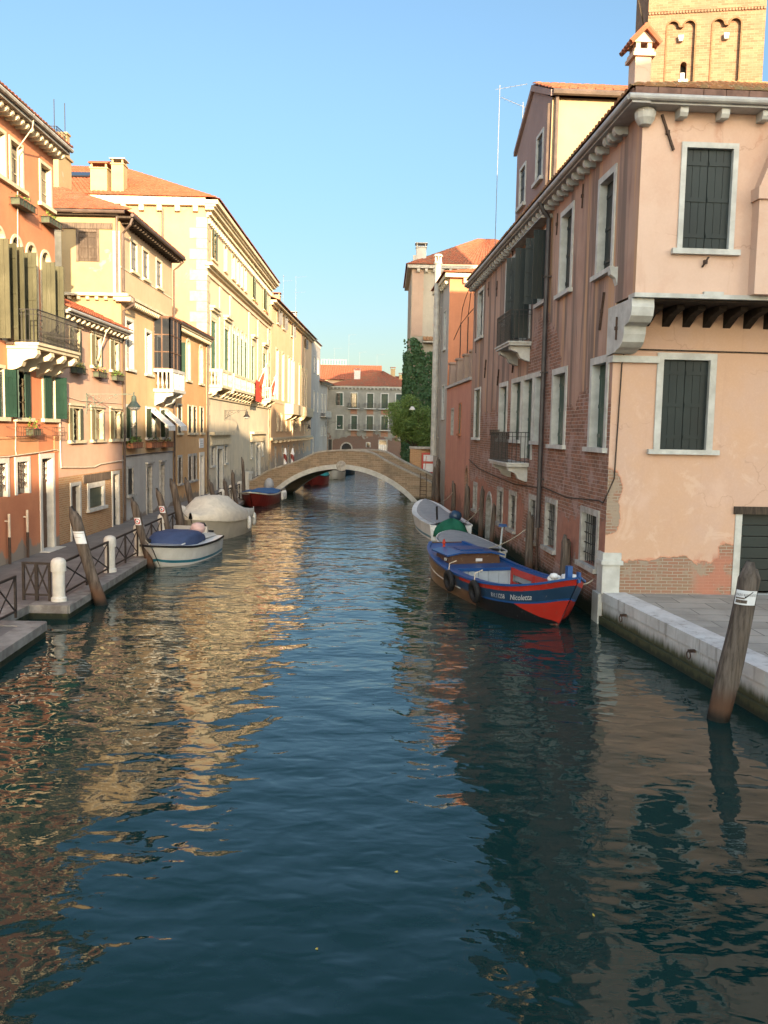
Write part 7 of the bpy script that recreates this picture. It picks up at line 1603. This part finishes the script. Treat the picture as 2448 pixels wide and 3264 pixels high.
def flag(base, tip, drop, cols, label, seed):
    random.seed(seed); b, t = V(base), V(tip); r = empty('flag', base, 0, label, 'flag', 'flags on the palace balcony'); mb = MB(); mb.tube([(0, 0, 0), t - b], .03, 6); mb.build('pole', [M['white_paint']], r)
    mb = MB(); n, k = 12, 10; e = t - b; s = e * .42
    for i in range(n + 1):
        for j in range(k + 1):
            q = e * lerp(.98, .55, i / n); z = -drop * j / k; mb.v.append(q + V((.13 * math.sin(i * .9 + j * .3), .12 * math.sin(i * 1.1 + j * .4 + 1), z * (1 - .12 * i / n))))
    for i in range(n):
        for j in range(k): a = i * (k + 1) + j; mb.f.append((a, a + 1, a + k + 2, a + k + 1)); mb.m.append(min(len(cols) - 1, int(i / n * len(cols))))
    mb.build('cloth', [M[c] for c in cols], r, smooth=True); return r
flag(lface(68.5, 7.2, -.5), lface(69.6, 9.6, -1.4), 1.3, ['c_flaggreen', 'c_white', 'c_red'], 'green white and red striped flag hanging from a slanted pole on the palace', 1)
flag(lface(76.4, 7.2, -.5), lface(77.3, 9.3, -1.2), 1.4, ['c_flagblue', 'c_flagblue', 'c_red'], 'lilac and red flag drooping from the farther palace pole', 2)
r = empty('banner', lface(66.4, 8.05, -.95), LROT, 'red banner with gold design hung over the palace balcony', 'banner'); mb = MB(); n = 8
for i in range(n + 1):
    for z in (0, -.75, -1.6): mb.v.append(V((3.2 * i / n, -.03 - .05 * math.sin(i * 1.6), z)))
for i in range(n):
    for j in (0, 1): mb.f.append((i * 3 + j, (i + 1) * 3 + j, (i + 1) * 3 + j + 1, i * 3 + j + 1)); mb.m.append(0)
mb.build('cloth', [M['c_red']], r); mb = MB()
for i in range(16): u = random.uniform(1.3, 2.9); z = random.uniform(-1.4, -.2); w = random.uniform(.08, .25); mb.quad([(u, -.1, z), (u + w, -.1, z + .03), (u + w * .8, -.1, z + w * .8), (u + .02, -.1, z + w * .7)])
mb.build('emblem', [M['c_gold']], r)
antenna(lface(25.2, 13.8, 2.2), 3.6, 'thin aerial with one arm on the red house roof', ((.98, 1.0, 20),)); antenna((4.36, 36.2, 11.3), 7.1, 'tall thin aerial above the corner house roof', ((.98, 1.1, -10),)); antenna((4.82, 32.8, 11.3), 5.2, 'shorter aerial beside the mauve gable', ((.97, 1.0, -150),))
antenna((-11.4, 95, 17.6), 3.4, 'round dish like aerial on the straw coloured house', ((.95, .6, 90), (.8, 1.0, 20))); antenna((-11.2, 106, 17.6), 5.2, 'aerial with two arms on the straw coloured house', ((.97, 1.2, 10), (.62, 1.2, 10)))
for i, (x, h, lab) in enumerate(((-9.6, 3.6, 'aerial on the back orange roof nearest the roof railing'), (-7.0, 6.2, 'tall aerial in the middle of the back orange roof'), (-5.0, 3.0, 'aerial on the back orange roof above the white chimney'), (-1.8, 2.6, 'small aerial at the right end of the back orange roof'), (3.2, 2.6, 'faint aerial above the back pale chimneys'))): antenna((x, 159, 15.6 if i < 4 else 14.0), h, lab, ((.97, 1.4, 10), (.7, 1.2, 8)) if i == 1 else ((.97, 1.5, 10),))

# ------------------------------------------------------------------ floating leaves on the water
for i, (x, y) in enumerate(((-.5, 6.9), (1.45, 5.0), (.2, 8.2), (2.0, 7.5))):
    mb = MB(); leaves(mb, (0, 0, .008), (.012, .012, .002), 2, .018); o = mb.build('floating_leaf', [M['petal_yellow']], None, label=['pale leaf floating in the open middle of the water', 'pale leaf floating lowest in the picture', 'pale leaf floating farther up the open water', 'pale leaf floating in the dark reflection of the pink wall'][i], cat='leaf', group='leaves floating on the canal'); o.location = (x, y, 0)

# ------------------------------------------------------------------ light, sky, camera
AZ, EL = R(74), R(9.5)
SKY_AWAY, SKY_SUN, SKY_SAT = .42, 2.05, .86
sd = V((math.cos(EL) * math.cos(AZ), -math.cos(EL) * math.sin(AZ), math.sin(EL)))
sun = bpy.data.lights.new('sun', 'SUN'); sun.energy = 3.7; sun.angle = R(.55); sun.color = (1.0, .76, .48); so = bpy.data.objects.new('sun', sun); COL.objects.link(so); so.rotation_euler = sd.to_track_quat('Z', 'Y').to_euler()
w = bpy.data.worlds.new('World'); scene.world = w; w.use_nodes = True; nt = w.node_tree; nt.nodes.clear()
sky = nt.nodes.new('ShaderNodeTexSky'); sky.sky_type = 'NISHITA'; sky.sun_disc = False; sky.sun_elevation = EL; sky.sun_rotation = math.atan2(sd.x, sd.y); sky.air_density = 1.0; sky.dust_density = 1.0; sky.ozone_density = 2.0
def wn(typ, ins=(), **pr):
    nd = nt.nodes.new(typ)
    for k, v in pr.items(): setattr(nd, k, v)
    for i, v in ins:
        if isinstance(v, bpy.types.NodeSocket): nt.links.new(v, nd.inputs[i])
        else: nd.inputs[i].default_value = v
    return nd
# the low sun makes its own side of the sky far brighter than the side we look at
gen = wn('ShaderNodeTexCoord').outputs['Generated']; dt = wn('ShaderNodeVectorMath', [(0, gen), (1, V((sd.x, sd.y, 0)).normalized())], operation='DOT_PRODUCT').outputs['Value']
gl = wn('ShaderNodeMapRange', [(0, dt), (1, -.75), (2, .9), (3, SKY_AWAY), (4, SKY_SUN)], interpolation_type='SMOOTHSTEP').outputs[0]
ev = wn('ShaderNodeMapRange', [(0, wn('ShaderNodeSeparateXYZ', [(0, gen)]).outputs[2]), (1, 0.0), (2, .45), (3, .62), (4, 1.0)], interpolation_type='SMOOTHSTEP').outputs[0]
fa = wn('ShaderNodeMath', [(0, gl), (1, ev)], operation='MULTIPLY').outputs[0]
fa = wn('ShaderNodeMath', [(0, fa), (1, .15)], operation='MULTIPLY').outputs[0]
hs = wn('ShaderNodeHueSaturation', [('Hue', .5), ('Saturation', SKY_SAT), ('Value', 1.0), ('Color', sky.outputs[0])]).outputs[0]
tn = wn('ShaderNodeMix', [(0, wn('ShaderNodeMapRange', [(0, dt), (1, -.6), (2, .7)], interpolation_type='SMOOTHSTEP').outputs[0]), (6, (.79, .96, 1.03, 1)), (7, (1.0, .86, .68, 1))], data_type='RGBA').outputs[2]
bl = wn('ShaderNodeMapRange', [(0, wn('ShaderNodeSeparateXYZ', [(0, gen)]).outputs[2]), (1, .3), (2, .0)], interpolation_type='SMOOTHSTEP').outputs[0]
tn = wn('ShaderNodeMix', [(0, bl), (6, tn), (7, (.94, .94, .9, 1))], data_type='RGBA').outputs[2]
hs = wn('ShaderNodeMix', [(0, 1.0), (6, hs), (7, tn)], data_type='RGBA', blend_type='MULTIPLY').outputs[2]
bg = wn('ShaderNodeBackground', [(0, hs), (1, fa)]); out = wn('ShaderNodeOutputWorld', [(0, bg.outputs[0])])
cam = bpy.data.cameras.new('camera'); co = bpy.data.objects.new('camera', cam); COL.objects.link(co); scene.camera = co
cam.sensor_fit = 'VERTICAL'; cam.sensor_height = 36; cam.lens = 1853 / 2212 * 36; cam.clip_end = 3000; cam.clip_start = .05
th, ro = R(5.43), R(1.1)
f = V((0, math.cos(th), -math.sin(th))); up = V((0, math.sin(th), math.cos(th))); rt_ = V((1, 0, 0))
x = rt_ * math.cos(ro) + up * math.sin(ro); y = -rt_ * math.sin(ro) + up * math.cos(ro)
co.matrix_world = Matrix(((x.x, y.x, -f.x, 0), (x.y, y.y, -f.y, 0), (x.z, y.z, -f.z, 4.4), (0, 0, 0, 1)))
scene.view_settings.view_transform = 'Standard'; scene.view_settings.look = 'None'; scene.view_settings.exposure = 2.25; scene.view_settings.gamma = 1; scene.view_settings.use_curve_mapping = False
scene.cycles.max_bounces = 8; scene.cycles.caustics_reflective = False; scene.cycles.caustics_refractive = False; scene.cycles.sample_clamp_indirect = 6
